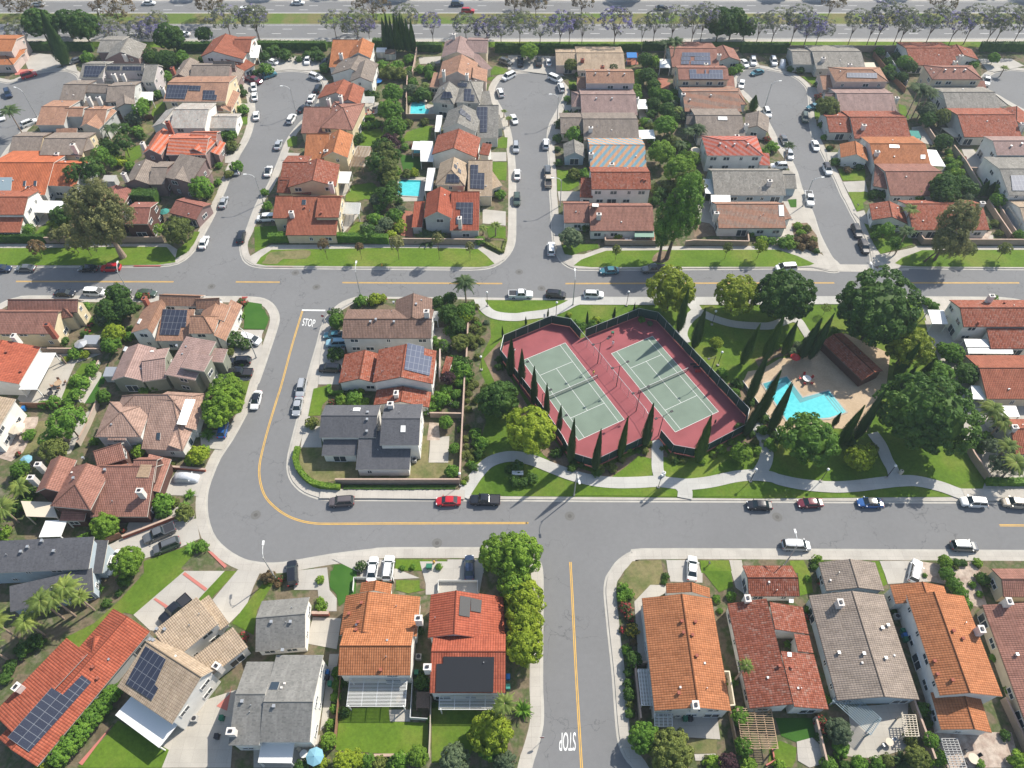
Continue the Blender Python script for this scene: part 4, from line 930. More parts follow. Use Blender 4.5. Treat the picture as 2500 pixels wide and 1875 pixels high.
H("grey gabled house with a tall black solar array over the drive", 'gt', 's', 'B', [(1585, 1088, 1640, 935, 1730, 985, 5.0, 2.4, 'g', 1.2), (1880, 1162, 2062, 1166, 1950, 888, 3.4, 2.9, 'g', .4), (2030, 1090, 2105, 1080, 2050, 970, 2.8, 1.4, 's')], solar=[(1880, 905, 1972, 905, 1968, 1118, 1908, 1118, 1908, 1016, 1878, 1014), (1740, 912, 1785, 945, 1785, 990, 1738, 965), (1790, 952, 1828, 985, 1828, 1028, 1788, 1000)], short='the tall solar array house')
H("weathered red gabled house with a white side wing terrace", 'rd', 'w', 'B', [(1500, 1303, 1550, 1140, 1712, 1142, 4.6, 2.5, 'g', 1.0), (1712, 1347, 1892, 1347, 1800, 1242, 2.9, 1.6, 's'), (1900, 1300, 1980, 1312, 1900, 1200, 4.4, 1.1, 's')], short='the white terrace red house')
H("tan tiled house with many black solar panels on both wings", 'tn', 'c', 'B', [(1530, 1560, 1570, 1375, 1680, 1360, 5.0, 2.1, 'hl'), (1800, 1655, 2010, 1655, 1860, 1352, 3.4, 3.0, 'g', .35), (2000, 1600, 2098, 1565, 1990, 1405, 2.9, 1.5, 's')], solar=[(1828, 1392, 1892, 1394, 1892, 1460, 1946, 1462, 1944, 1598, 1826, 1592), (1630, 1472, 1700, 1470, 1735, 1500, 1735, 1545, 1618, 1542), (1690, 1385, 1715, 1400, 1712, 1430, 1688, 1410), (1722, 1420, 1748, 1438, 1745, 1470, 1720, 1450)], short='the many-panelled tan house')
H("dark red roofed corner house with banana plants in front", 'rs', 's', 'F', [(1432, 252, 1460, 40, 1548, 195, 5.0, 2.1, 'g', .95), (1652, 356, 1898, 360, 1755, 28, 3.2, 3.2, 'g', .35), (1330, 328, 1420, 330, 1400, 110, 2.4, .7, 's')], solar=[(1708, 120, 1850, 122, 1846, 305, 1742, 303, 1704, 303, 1706, 245, 1742, 244, 1744, 180, 1706, 178)], chim=[(1742, 330, 3.0)], short='the dark red corner house')

# right of the middle cul-de-sac
H("long tan roofed ranch house behind the highway hedge with two brick chimneys", 'tn', 'p', 'C', [(585, 595, 990, 598, 780, 446, 2.9, 1.8, 'g'), (405, 552, 590, 555, 500, 443, 2.9, 1.5, 'g')], chim=[(627, 525, 1.0), (795, 590, 1.2)], chm='chim_r', short='the long tan ranch')
H("two storey lilac house with a tan roof and dark porch", 'to', 'l', 'C', [(660, 704, 1070, 708, 850, 603, 5.5, 1.5, 'g'), (582, 768, 662, 770, 620, 655, 2.8, 1.5, 'g', .6)], vents=[(738, 628), (852, 628), (982, 632)], short='the tan and lilac house')
H("pink brown roofed house with a small white lean-to patio", 'pk', 's', 'C', [(620, 971, 1095, 973, 850, 798, 2.9, 2.1, 'g'), (535, 900, 650, 903, 600, 795, 2.8, 1.6, 'h')], vents=[(745, 838), (878, 838)], chim=[(1085, 850, .9)], short='the pink brown house')
H("taupe brown roofed ranch with one tall white chimney", 'tp', 'c', 'C', [(640, 1185, 1110, 1188, 850, 1003, 2.9, 2.2, 'g'), (445, 1126, 640, 1130, 540, 993, 2.8, 1.7, 'g')], chim=[(697, 1110, 1.3)], short='the taupe ranch')
H("small grey roofed blue garage beside the blue and orange striped roof", 'gt', 'b', 'C', [(650, 1325, 640, 1215, 566, 1298, 2.8, 1.5, 'g')], short='the blue garage', cat='garage')
H("house with a blue and orange striped roof", 'mc', 'b', 'C', [(695, 1413, 1172, 1417, 900, 1222, 2.9, 2.3, 'g')], chim=[(700, 1330, 1.3), (873, 1420, 1.4)], short='the blue and orange striped house')
H("two storey white house with a scarlet tiled roof", 'rd', 'w', 'C', [(705, 1597, 1210, 1602, 950, 1452, 5.4, 1.8, 'g'), (606, 1662, 716, 1668, 650, 1500, 2.9, 2.0, 'g', .4)], vents=[(1135, 1520), (1160, 1525)], short='the scarlet two storey house')
H("reddish brown ranch house at the street corner with a walled patio", 'rb', 'w', 'G', [(695, 358, 1238, 361, 950, 148, 2.9, 2.3, 'g', .6), (473, 290, 700, 293, 580, 128, 2.8, 1.8, 'g', .6)], chim=[(765, 255, 1.4)], flats=[('white', 712, 130, 765, 132, 765, 158, 712, 156)], short='the walled patio ranch')
# left of the fourth cul-de-sac
H("brown roofed house with rows of grey solar panels near the highway", 'rb', 's', 'C', [(1385, 566, 1785, 562, 1580, 408, 2.9, 1.9, 'g'), (1965, 512, 1905, 410, 1850, 445, 2.8, 1.5, 'g')], chim=[(1665, 575, 1.4), (1775, 500, 1.5)], solar=[(1470, 445, 1705, 447, 1705, 478, 1470, 476), (1464, 480, 1540, 480, 1540, 512, 1462, 512), (1575, 480, 1708, 480, 1708, 512, 1575, 512), (1462, 516, 1530, 516, 1528, 545, 1460, 544), (1545, 516, 1710, 516, 1710, 548, 1543, 546)], blue=True, short='the house with grey solar rows')
H("two storey tan house with a dark blue solar array", 'rb', 'c', 'C', [(1440, 672, 1868, 676, 1650, 573, 5.5, 1.5, 'g'), (1832, 750, 1918, 752, 1880, 640, 2.8, 1.3, 's')], solar=[(1530, 588, 1588, 588, 1590, 625, 1660, 625, 1660, 590, 1672, 590, 1672, 625, 1698, 625, 1698, 590, 1812, 592, 1814, 670, 1536, 666)], blue=True, short='the tan house with the blue solar array')
H("brown roofed ranch with faint orange streaks", 'bo', 's', 'C', [(1492, 941, 1975, 949, 1700, 773, 2.9, 2.1, 'g'), (1900, 885, 2015, 882, 1960, 778, 2.7, 1.3, 'hr')], chim=[(1475, 830, 1.4)], vents=[(1712, 812), (1535, 850)], short='the streaked brown ranch')
H("grey brown ranch house with a separate gabled garage", 'tp', 's', 'C', [(1600, 1156, 2008, 1161, 1800, 973, 2.9, 2.1, 'g'), (1500, 1050, 1620, 1060, 1560, 973, 2.9, 1.6, 'g'), (1990, 1085, 2005, 960, 2105, 1055, 2.8, 1.5, 'g')], chim=[(2003, 1090, 1.5), (1925, 1180, 1.3)], sky=[(1772, 985, 1848, 987, 1852, 1015, 1772, 1013)], short='the grey brown ranch')
H("white two storey house with a red and grey striped hip roof", 'ps', 'w', 'C', [(1680, 1313, 2160, 1320, 1900, 1183, 5.3, 1.7, 'h'), (2122, 1393, 2212, 1397, 2170, 1290, 2.8, 1.2, 's')], vents=[(1790, 1220), (1910, 1225), (2025, 1225)], short='the striped hip roof house')
H("long grey roofed house with pale blue walls and a white chimney", 'gt', 'b', 'C', [(1742, 1645, 2350, 1652, 2000, 1440, 2.9, 2.4, 'g', .6), (2280, 1590, 2440, 1592, 2370, 1470, 2.8, 1.6, 'g')], chim=[(2200, 1560, 1.3)], short='the long grey and blue house')
H("ranch house with an orange and grey chequered roof above the cactus garden", 'bo', 'w', 'G', [(1778, 335, 2350, 340, 2000, 132, 2.9, 2.3, 'g', .6), (2250, 290, 2395, 250, 2300, 128, 2.8, 1.6, 'g', .5)], chim=[(1750, 250, 1.6)], sky=[('H', 140, 142, 182, 142, 188, 235, 145, 235)], short='the chequered roof ranch')
# right of the fourth cul-de-sac
H("grey tan ranch house at the head of the right cul-de-sac", 'gt', 's', 'D', [(458, 581, 880, 584, 650, 433, 2.9, 1.8, 'g'), (265, 541, 455, 546, 350, 436, 2.8, 1.5, 'g')], chim=[(510, 520, 1.2), (733, 575, 1.2)], short='the grey tan ranch')
H("two storey orange hip roofed house with blue solar panels", 'to', 'p', 'D', [(620, 690, 1072, 695, 850, 588, 5.4, 1.5, 'h'), (515, 757, 635, 757, 560, 638, 2.8, 1.5, 'g', .5)], solar=[(716, 616, 968, 618, 972, 662, 818, 658, 716, 656)], blue=True, short='the orange hip roofed house')
H("taupe grey ranch behind the flowering magnolia", 'pk', 's', 'D', [(665, 956, 1152, 963, 900, 788, 2.9, 2.1, 'g'), (530, 852, 690, 860, 600, 786, 2.8, 1.4, 'g')], chim=[(1130, 850, 1.0)], short='the ranch behind the magnolia')
H("red tiled ranch with palm shadows across its roof", 'rd', 's', 'D', [(782, 1169, 1265, 1176, 1000, 988, 2.9, 2.2, 'g'), (568, 1116, 777, 1121, 650, 986, 2.8, 1.7, 'g')], chim=[(850, 1090, 1.3)], short='the palm shadow ranch')
H("orange tiled house with a pyramid skylight and detached garage", 'or', 'w', 'D', [(952, 1401, 1432, 1408, 1150, 1213, 2.9, 2.2, 'g'), (665, 1330, 655, 1215, 798, 1292, 2.8, 1.6, 'g')], chim=[(962, 1310, 1.2)], sky=[(1338, 1308, 1378, 1308, 1378, 1342, 1338, 1342)], flats=[('metal', 1075, 1222, 1155, 1226, 1160, 1250, 1078, 1248)], short='the pyramid skylight house')
H("brown ridged ranch with a hipped front wing", 'rb', 's', 'D', [(1085, 1650, 1560, 1640, 1300, 1447, 2.9, 2.3, 'g'), (940, 1568, 1100, 1600, 1010, 1437, 2.8, 1.7, 'h')], short='the brown ridged ranch')
H("red tiled corner ranch with a white walled garage", 'rd', 'w', 'H', [(1272, 351, 1926, 358, 1600, 130, 2.9, 2.3, 'g', .6), (930, 265, 905, 130, 1098, 225, 2.8, 1.6, 'g')], chim=[(1850, 145, .9)], short='the red corner ranch')
H("mottled red ranch house backing onto the highway wall", 'rd', 'w', 'D', [(1262, 551, 1662, 556, 1440, 405, 2.9, 1.8, 'g'), (1830, 502, 1770, 415, 1700, 462, 2.8, 1.5, 'g')], chim=[(1665, 505, 1.4), (1622, 545, 1.0)], short='the mottled red ranch')
H("two storey brown hip roofed house by the tall palms", 'rb', 'c', 'D', [(1440, 670, 1868, 676, 1650, 570, 5.4, 1.5, 'h'), (1812, 745, 1895, 745, 1850, 680, 2.8, 1.0, 's')], vents=[(1545, 598), (1625, 598), (1712, 598)], short='the brown hip roofed house')
H("grey tiled ranch at the far right cul-de-sac kerb", 'gt', 's', 'D', [(1572, 941, 2022, 946, 1800, 778, 2.9, 2.1, 'g'), (1980, 905, 2080, 890, 2020, 800, 2.7, 1.2, 'h')], short='the grey kerbside ranch')
H("red tiled ranch with a white fenced deck at the right edge", 'rd', 's', 'D', [(1708, 1156, 2200, 1161, 1950, 968, 2.9, 2.2, 'g'), (2240, 1085, 2240, 960, 2150, 1000, 2.8, 1.6, 'g')], chim=[(2180, 1080, 1.4)], short='the white deck ranch')
H("white two storey house with a plain brown roof at the right edge", 'pk', 'w', 'D', [(1982, 1310, 2500, 1316, 2200, 1188, 5.3, 1.5, 'g')], vents=[(2190, 1220), (2100, 1240)], short='the plain brown edge house')
H("grey roofed house with a bright gridded solar array at the right edge", 'gt', 'w', 'D', [(2085, 1645, 2500, 1650, 2250, 1425, 4.8, 2.0, 'g')], solar=[(2098, 1482, 2300, 1482, 2300, 1612, 2112, 1610)], blue=True, short='the gridded solar edge house')
H("low tan house half outside the right edge below the gridded panels", 'tn', 'w', 'H', [(2225, 330, 2600, 335, 2350, 160, 2.9, 1.8, 'g')], short='the low tan edge house')
# west block below the top street
H("brown red roofed house with a tall brick chimney at the left edge", 'rb', 'y', 'E', [(-260, 1228, 442, 1240, 200, 1042, 4.6, 1.7, 'g', .5), (60, 1045, 655, 1040, 450, 938, 4.8, 1.6, 'g', .6), (505, 1100, 610, 1085, 555, 1010, 4.2, 1.5, 'h')], chim=[(455, 1235, 3.2)], chm='chim_r', short='the brick chimney house')
H("plain red roofed white house with a long white pergola", 'rs', 'w', 'E', [(160, 1652, 345, 1337, -60, 1400, 4.2, 1.9, 'g')], chim=[(150, 1290, 1.8)], vents=[(60, 1385), (180, 1548)], short='the plain red roofed house')
H("white two storey house with a tan roof by the terracotta patio", 'tn', 'w', 'I', [(-60, 520, 133, 188, -230, 250, 5.3, 1.5, 'g')], short='the house by the terracotta patio')
H("tan roofed corner house with solar panels in its sunken court", 'to', 'w', 'E', [(1103, 1218, 1230, 975, 1242, 1178, 5.0, 1.7, 'g', .12), (1340, 988, 1690, 1000, 1510, 903, 5.2, 1.5, 'g'), (1590, 1226, 1805, 1228, 1685, 1075, 5.0, 1.8, 'hr', .4), (1655, 1020, 1860, 1010, 1760, 930, 5.0, 1.6, 'g'), (1310, 1287, 1590, 1287, 1450, 1020, 3.4, 1.9, 's'), (1905, 1287, 2045, 985, 1840, 1160, 3.2, 1.6, 's'), (1890, 1120, 1945, 990, 1800, 1010, 4.6, 1.2, 'g')],
  solar=[(1375, 1022, 1582, 1028, 1570, 1172, 1528, 1172, 1512, 1240, 1350, 1236)], sky=[(1180, 1100, 1200, 1105, 1175, 1145, 1158, 1140)], chim=[(1240, 970, 1.6)], chm='chim_r', short='the sunken court corner house')
H("pink grey house with a flat topped green grey tower wing", 'pk', 'g', 'E', [(1385, 1570, 1645, 1618, 1530, 1240, 5.3, .9, 's'), (937, 1622, 1060, 1345, 1045, 1590, 4.0, 1.4, 'g'), (1200, 1632, 1400, 1602, 1300, 1445, 4.0, 1.5, 'g'), (1760, 1460, 1880, 1470, 1800, 1345, 4.6, .5, 's'), (1520, 1510, 1720, 1545, 1600, 1380, 6.6, .3, 's')], sky=[(1268, 1372, 1300, 1372, 1296, 1382, 1264, 1382), (1058, 1335, 1082, 1340, 1058, 1378, 1040, 1370)], vents=[(1495, 1335)], fl='l', short='the green tower house')
H("light brown hip roofed house with a cream walled roof balcony", 'pl', 'w', 'I', [(1190, 607, 1542, 628, 1330, 190, 2.9, 3.6, 'hr', .5), (800, 508, 1182, 515, 990, 300, 5.0, 1.9, 'h', .9), (960, 330, 1560, 340, 1250, 150, 5.0, 2.0, 'h', .3), (1545, 622, 1640, 420, 1460, 500, 2.8, 1.4, 's'), (1655, 450, 1720, 215, 1590, 320, 2.9, 1.2, 's'), (905, 535, 1062, 535, 980, 500, 4.6, .5, 's')],
  sky=[('dk', 1325, 472, 1356, 472, 1352, 532, 1322, 530)], flats=[('white', 1490, 400, 1565, 190, 1650, 195, 1570, 410)], short='the cream balcony house')
H("large reddish brown roofed house with three white chimneys", 'rb', 'k', 'I', [(760, 1182, 1240, 1188, 1020, 756, 2.9, 3.2, 'g', .3), (425, 1092, 610, 760, 620, 930, 5.2, 2.0, 'hl'), (300, 975, 430, 700, 385, 925, 5.0, 1.5, 'g'), (820, 765, 1060, 690, 850, 612, 4.9, 1.4, 'g', .4), (1100, 890, 1300, 890, 1200, 700, 4.8, 1.6, 'g', .4), (1345, 975, 1445, 695, 1200, 800, 3.0, 1.8, 's'), (500, 1215, 710, 1215, 600, 1120, 2.9, .5, 's')],
  chim=[(360, 780, 1.8), (300, 890, 1.8), (1215, 1010, 2.2)], vents=[(705, 690), (625, 860), (890, 790)], fl='l', flats=[('wood', 1190, 740, 1285, 742, 1255, 850, 1150, 848)], short='the three chimney brown house')
H("slate grey roofed house with pale blue walls at the left edge", 'sl', 'b', 'I', [(-300, 1668, 748, 1620, 300, 1370, 5.0, 1.5, 's'), ('M', 85, 340, 790, 180, 100, 120, 2.9, 1.4, 's'), (740, 1655, 862, 1655, 760, 1378, 2.9, 1.8, 's')], fl='l', vents=[(360, 1390), (240, 1440), (460, 1475), (185, 1480)], chh=1, short='the slate and blue house')
# centre block
H("brown roofed corner house beside the painted STOP line", 'br', 's', 'F', [(742, 1264, 1495, 1277, 1000, 1103, 5.2, 1.6, 'g', 1.1), (1500, 1132, 1506, 930, 1345, 872, 5.2, 1.9, 'g')], chim=[(1462, 1090, 2.0)], vents=[(985, 1132), (1183, 1132), (1180, 968), (1370, 983), (1030, 1112)], short='the STOP corner house')
H("white house with a red tiled roof and blue solar grid", 'rd', 'w', 'F', [(1000, 1638, 1052, 1360, 1240, 1578, 5.2, 2.0, 'g', 1.05), (712, 1643, 765, 1400, 888, 1597, 2.9, 1.6, 'g', .9), ('J', 1008, 238, 1035, 110, 1240, 182, 2.9, 1.6, 'g', 1.0), (1580, 1560, 1640, 1570, 1600, 1410, 2.8, .8, 's')],
  solar=[(1295, 1307, 1437, 1340, 1432, 1410, 1502, 1425, 1480, 1583, 1268, 1530)], blue=True, chim=[('J', 1205, 165, 1.2)], short='the red house with a solar grid')

H("slate roofed white house on the lawn inside the road bend", 'sl', 'w', 'J', [(550, 512, 1030, 516, 760, 328, 4.6, 1.5, 'g', .9), (1060, 575, 1392, 580, 1200, 352, 5.6, 1.5, 'g', .9), (858, 781, 1312, 783, 1000, 455, 2.9, 1.7, 's'), (570, 664, 862, 666, 700, 530, 2.8, .7, 's')],
  chim=[(1158, 262, 1.4)], sky=[(1240, 412, 1280, 412, 1278, 468, 1236, 468), (842, 264, 902, 264, 892, 292, 834, 292)], vents=[(957, 365), (962, 305), (955, 465)], fl='l', short='the slate house in the bend')
# bottom row
H("red barrel tiled house with a long black solar array at the bottom left", 'rs', 's', 'M', [(312, 1648, 1266, 508, 742, 758, 3.0, 1.9, 'g', 1.05), (880, 728, 906, 548, 790, 600, 3.6, .9, 'g', .9), (-60, 1200, 560, 560, 330, 1130, 2.9, 1.85, 's')],
  solar=[(65, 1400, 435, 982, 530, 1040, 690, 875, 772, 935, 245, 1525)], chim=[(185, 1000, 1.7)], vents=[(705, 735), (830, 905), (790, 810)], short='the red barrel tiled house')
H("tan shingled house with a dark solar array and big white patio roof", 'tn', 'w', 'M', [(985, 972, 1452, 1290, 1330, 655, 5.3, 1.9, 'g', .25), (1475, 745, 1845, 442, 1205, 572, 5.2, 1.2, 's'), (1568, 1052, 2092, 638, 1395, 905, 3.4, 1.6, 's'), (1855, 500, 1935, 440, 1620, 300, 2.9, 1.3, 's')],
  solar=[(1232, 630, 1405, 742, 1310, 955, 1340, 985, 1285, 1090, 1065, 945)], chim=[(1850, 820, 1.4)], vents=[(1330, 490), (1395, 492), (1275, 578), (1300, 585)], short='the tan solar house')
H("grey shingled white house with a pale patio cover", 'gy', 'w', 'N', [(45, 1441, 470, 1441, 280, 1100, 5.2, 1.8, 'g', 1.45), (12, 677, 432, 640, 240, 374, 3.0, 1.9, 'g', .75), (-216, 1467, 42, 1467, -90, 1035, 5.1, 1.8, 'g', .8)],
  chim=[(-170, 1370, 1.6)], sky=[('dk', 150, 936, 220, 936, 200, 998, 126, 998)], vents=[(150, 430), (312, 430), (172, 1140), (245, 668), (-95, 1100)], fl='l', short='the grey shingled house')
H("orange tiled house with a slatted white pergola and lawn", 'or', 'w', 'N', [(708, 878, 1320, 881, 1000, 630, 5.2, 1.8, 'g', .9), (722, 541, 776, 205, 932, 400, 4.0, 1.9, 'g', 2.1), (890, 180, 905, 95, 1030, 60, 2.9, 1.2, 'g', 1.0)], chim=[(1395, 420, 1.4)], vents=[(805, 360), (880, 432), (910, 270), (1072, 835), (865, 495)], short='the orange house with a white pergola')
H("red barrel tiled house with a wide black solar array", 'rs', 'w', 'N', [(1482, 1027, 2122, 1030, 1800, 676, 5.0, 1.9, 'g', .6), (1466, 562, 1492, 195, 1690, 500, 5.0, 1.7, 'g', .95), (2125, 690, 2105, 215, 1900, 480, 2.9, 2.0, 's')],
  solar=[(1598, 718, 2028, 722, 2020, 1018, 1534, 1015, 1542, 780, 1596, 778), (1738, 208, 1828, 222, 1818, 388, 1728, 372), (1830, 225, 1920, 245, 1912, 350, 1828, 335)], chim=[(1470, 830, 1.4)], blue='k', short='the house with the wide black solar array')
H("orange tiled house by the side street with white curved pergola", 'or', 'w', 'O', [(1236, 1177, 1130, 226, 1512, 500, 4.6, 1.9, 'g', .85), (1336, 185, 1334, 103, 1548, 76, 3.4, 1.6, 'g', .85)], chim=[(1570, 1150, 1.5)], vents=[(1465, 425), (1480, 520), (1580, 430), (1555, 540), (1440, 1030), (1590, 715)], short='the orange house by the side street')
H("red mottled house with a square open courtyard in its roof", 'rd', 'w', 'P', [(-102, 1158, -292, 272, 158, 700, 3.0, 1.9, 's'), (565, 1165, 440, 700, 200, 830, 3.0, 1.9, 's'), (398, 530, 345, 300, 90, 380, 3.0, 1.9, 's'), (437, 690, 400, 540, 285, 585, 3.0, .85, 's'), (-110, 210, 320, 215, 100, 52, 2.9, 1.3, 'g')], chim=[('O', 2010, 250, 1.2)], sky=[(228, 235, 265, 237, 265, 268, 228, 265), (212, 683, 246, 685, 248, 722, 214, 720)], vents=[(145, 800), (245, 812)], short='the open courtyard house')
H("brown roofed ranch with a white chimney and blue lattice cover", 'tp', 'b', 'P', [(637, 1089, 397, 202, 902, 620, 3.0, 1.8, 'g', .92), (545, 165, 478, -75, 735, -128, 2.9, 1.4, 'g', 1.0)], chim=[(640, 290, 1.5)], vents=[(645, 690), (855, 697), (1010, 480), (1058, 458), (1040, 735)], short='the blue lattice ranch')
H("orange tiled two storey house with long white side wall", 'or', 'w', 'P', [(1502, 1049, 1220, 200, 1602, 590, 5.2, 1.6, 'g', 1.5), (1128, 275, 1078, 112, 1352, 80, 3.4, 1.6, 'g', .9), (1512, 1337, 1422, 1020, 1790, 1312, 2.9, 1.4, 'g', .75)], chim=[(1810, 520, 1.8)], vents=[(1600, 920), (1610, 505), (1690, 570), (1450, 760), (1475, 870)], short='the white side wall house')
H("brown roofed house leaving the frame at the bottom right", 'rb', 'c', 'P', [(2330, 1560, 1860, 282, 2400, 560, 3.0, 1.9, 'g', 1.0), (2040, 216, 2500, 222, 2200, 66, 2.9, 1.4, 'g')], chim=[(2050, 280, 1.5)], vents=[(2145, 705)], short='the bottom right brown house')
# right of the park
H("white two storey house with red tiles and white balconies beside the park", 'rd', 'w', 'H', [(1702, 1168, 2600, 1178, 1950, 1007, 5.1, 1.7, 'g', 1.0), (1932, 1352, 2600, 1358, 2100, 1180, 2.9, 1.7, 's')], chim=[(1905, 960, 2.0)], vents=[(1825, 1138), (2045, 970)], short='the balcony house by the park')
H("brown tiled house with a cream wall right of the dark park tree", 'r2', 'c', 'H', [('L', 1900, 187, 2600, 192, 2100, -74, 3.0, 2.0, 'g', .8)], short='the cream wall house by the park')
H("red tiled house beside the fan palm at the right edge", 'r2', 's', 'L', [(2140, 655, 2600, 662, 2300, 437, 2.9, 2.0, 'g', .8), (2070, 500, 2140, 480, 2105, 360, 2.7, .8, 'g')], chim=[(2110, 450, 1.2)], short='the fan palm house')
H("open pool pavilion with a brown red tiled roof", 'rd', 'k', 'H', [(506, 1295, 846, 1622, 795, 1405, 2.7, 1.1, 'g', 1.0)], cat='pavilion', short='the pool pavilion', win=False)

# patio covers, pergolas
patio("white slatted pergola beside the plain red roofed house", 'E', 160, 1700, 310, 1700, 475, 1390, 2.9, 'solid', 'white')
patio("white patio cover with palm shade by the two-tier red house", 'E', 290, 205, 500, 210, 545, 110, 2.8)
patio("white patio cover on the taupe courtyard house", 'A', 1130, 850, 1290, 850, 1295, 778, 2.7)
patio("white awning on the red house left of the dark red corner house", 'B', 695, 1548, 800, 1550, 825, 1452, 2.7)
patio("white open pergola behind the long hedge", 'F', 735, 213, 885, 215, 900, 122, 2.8, 'slat')
patio("small pale trellis beside the weathered red gabled house", 'B', 920, 868, 1010, 868, 1015, 815, 2.6, 'slat')
patio("broad timber deck roof beside the cream gabled orange house", 'B', 800, 1400, 915, 1405, 990, 1240, 2.5, 'slat', 'wood')
patio("white L-shaped patio roof, longer arm, by the green turf", 'B', 1405, 1365, 1515, 1368, 1510, 1195, 2.8)
patio("white L-shaped patio roof, short arm, over a spa", 'B', 1330, 1265, 1405, 1268, 1420, 1198, 2.9)
patio("narrow white flat roof beside the rectangular pool", 'B', 1440, 1612, 1505, 1612, 1530, 1420, 3.0)
patio("narrow white flat roof beside the curved pool house", 'B', 1525, 1115, 1575, 1115, 1590, 975, 3.0)
patio("white lean-to patio cover on the pink brown house", 'C', 1095, 922, 1178, 922, 1165, 842, 2.6)
patio("white patio cover on the taupe ranch", 'C', 1110, 1175, 1243, 1172, 1230, 1098, 2.6)
patio("bright blue canopy over a brick patio by the highway hedge", 'C', 1005, 490, 1090, 490, 1085, 445, 2.4, 'solid', 'blue', 'canopy', 'canopy')
patio("white side roof beside the house with grey solar rows", 'C', 1280, 575, 1370, 575, 1370, 500, 2.6)
patio("pale blue flat roof left of the long grey and blue house", 'C', 1665, 1635, 1738, 1638, 1720, 1515, 2.6, 'solid', 'white')
patio("white ribbed patio roof on the chequered roof ranch", 'G', 1715, 132, 1880, 134, 1875, 60, 2.9)
patio("green mesh shade over the walled patio", 'G', 1070, 412, 1235, 414, 1232, 368, 2.4, 'solid', 'mint')
patio("white flat patio roof right of the pyramid skylight house", 'D', 1432, 1400, 1550, 1408, 1470, 1270, 2.7)
patio("beige patio cover beside the grey tan ranch", 'D', 880, 585, 970, 585, 945, 530, 2.4, 'solid', 'beige')
patio("dark teal umbrella canopy over garden seats", 'D', 1265, 1165, 1345, 1168, 1320, 1107, 2.3, 'solid', 'teal', 'canopy', 'canopy')
patio("white fenced deck of the right edge ranch", 'D', 1620, 1160, 1810, 1165, 1700, 1085, 1.2, 'solid', 'beige', 'deck', 'garden_deck')
patio("white balcony roof over the terrace beside the park", 'H', 1435, 1145, 1570, 1148, 1530, 1030, 2.9)
patio("white patio cover below the balcony house by the park", 'H', 1725, 1340, 1925, 1342, 1900, 1275, 2.9)
patio("long thin white patio roof under the balcony house", 'H', 1740, 1395, 2120, 1397, 2110, 1350, 2.7)
patio("white patio cover beside the fan palm", 'L', 1960, 338, 2175, 340, 2140, 248, 2.9)
patio("slanted white shade roof by the dark park tree", 'L', 1780, 190, 1890, 195, 1870, 80, 2.6)
patio("pale flat patio cover at the left of the slate and blue house", 'I', 330, 1355, 515, 1350, 570, 1210, 2.8)
patio("grey lilac roof balcony with white rails on the three chimney house", 'I', 225, 1180, 490, 1190, 440, 1060, 3.2, 'solid', 'beige', 'deck', 'roof_deck')
patio("large pale patio roof of the tan solar house", 'M', 975, 1215, 1345, 1490, 1505, 1290, 2.9)
patio("slatted white pergola of the orange house above the lawn", 'N', 780, 1138, 1275, 1140, 1292, 905, 2.8, 'slat')
patio("white slatted pergola under the wide black solar array", 'N', 1560, 1165, 2080, 1165, 2080, 1030, 2.8, 'slat')
patio("pale blue and white awning of the grey shingled house", 'N', 35, 1615, 320, 1620, 345, 1440, 2.8)
patio("small brown roofed garden shed between the two pergolas", 'N', 1368, 1155, 1480, 1155, 1485, 1018, 2.2, 'solid', 'bark', 'shed', 'garden_shed')
patio("tall narrow white pergola along the side street wall", 'O', 1130, 1130, 1225, 1130, 1190, 825, 2.7, 'slat')
patio("white pergola corner piece behind the side street house", 'O', 1240, 1310, 1390, 1310, 1385, 1200, 2.7, 'slat')
patio("weathered timber pergola of the open courtyard house", 'P', -160, 1490, 140, 1495, 80, 1160, 2.7, 'slat', 'wood')
patio("blue grey lattice cover of the brown ranch", 'P', 600, 1090, 920, 1380, 1010, 1245, 2.7, 'slat', 'bluegrey')
patio("small bare garden trellis with climbing plants", 'P', 1210, 1390, 1330, 1390, 1300, 1210, 2.4, 'slat', 'beige')
patio("grey slatted pergola on the flagstone terrace", 'P', 1600, 1680, 1740, 1680, 1650, 1410, 2.6, 'slat', 'polegrey')
patio("tan flat patio roof beside the right edge wall", 'H', 2180, 300, 2260, 300, 2150, 150, 2.6, 'solid', 'beige')
patio("white mesh table cover behind the STOP corner house", 'F', 1490, 1110, 1550, 1115, 1565, 1040, 2.4, 'slat')
# ------------------------------------------------------------------ vegetation builders
LM = {}
LM['dk'] = leaf_mat('dark_green_leaves', [(0.031, 0.080, 0.016), (0.066, 0.139, 0.024), (0.117, 0.205, 0.034)])
LM['md'] = leaf_mat('green_leaves', [(0.060, 0.143, 0.019), (0.122, 0.247, 0.030), (0.206, 0.345, 0.045)])
LM['br'] = leaf_mat('bright_green_leaves', [(0.096, 0.193, 0.023), (0.178, 0.303, 0.032), (0.275, 0.398, 0.047)])
LM['yl'] = leaf_mat('yellow_green_leaves', [(0.124, 0.196, 0.017), (0.241, 0.321, 0.025), (0.393, 0.467, 0.043)])
LM['ol'] = leaf_mat('olive_leaves', [(0.078, 0.106, 0.025), (0.150, 0.187, 0.043), (0.240, 0.275, 0.068)])
LM['gl'] = leaf_mat('golden_green_leaves', [(0.108, 0.157, 0.017), (0.215, 0.272, 0.026), (0.357, 0.407, 0.046)])
LM['gr'] = leaf_mat('grey_green_leaves', [(0.066, 0.103, 0.052), (0.127, 0.177, 0.094), (0.193, 0.240, 0.136)])
LM['pu'] = leaf_mat('purple_leaves', [(.035, .018, .024), (.075, .035, .045), (.12, .06, .065)])
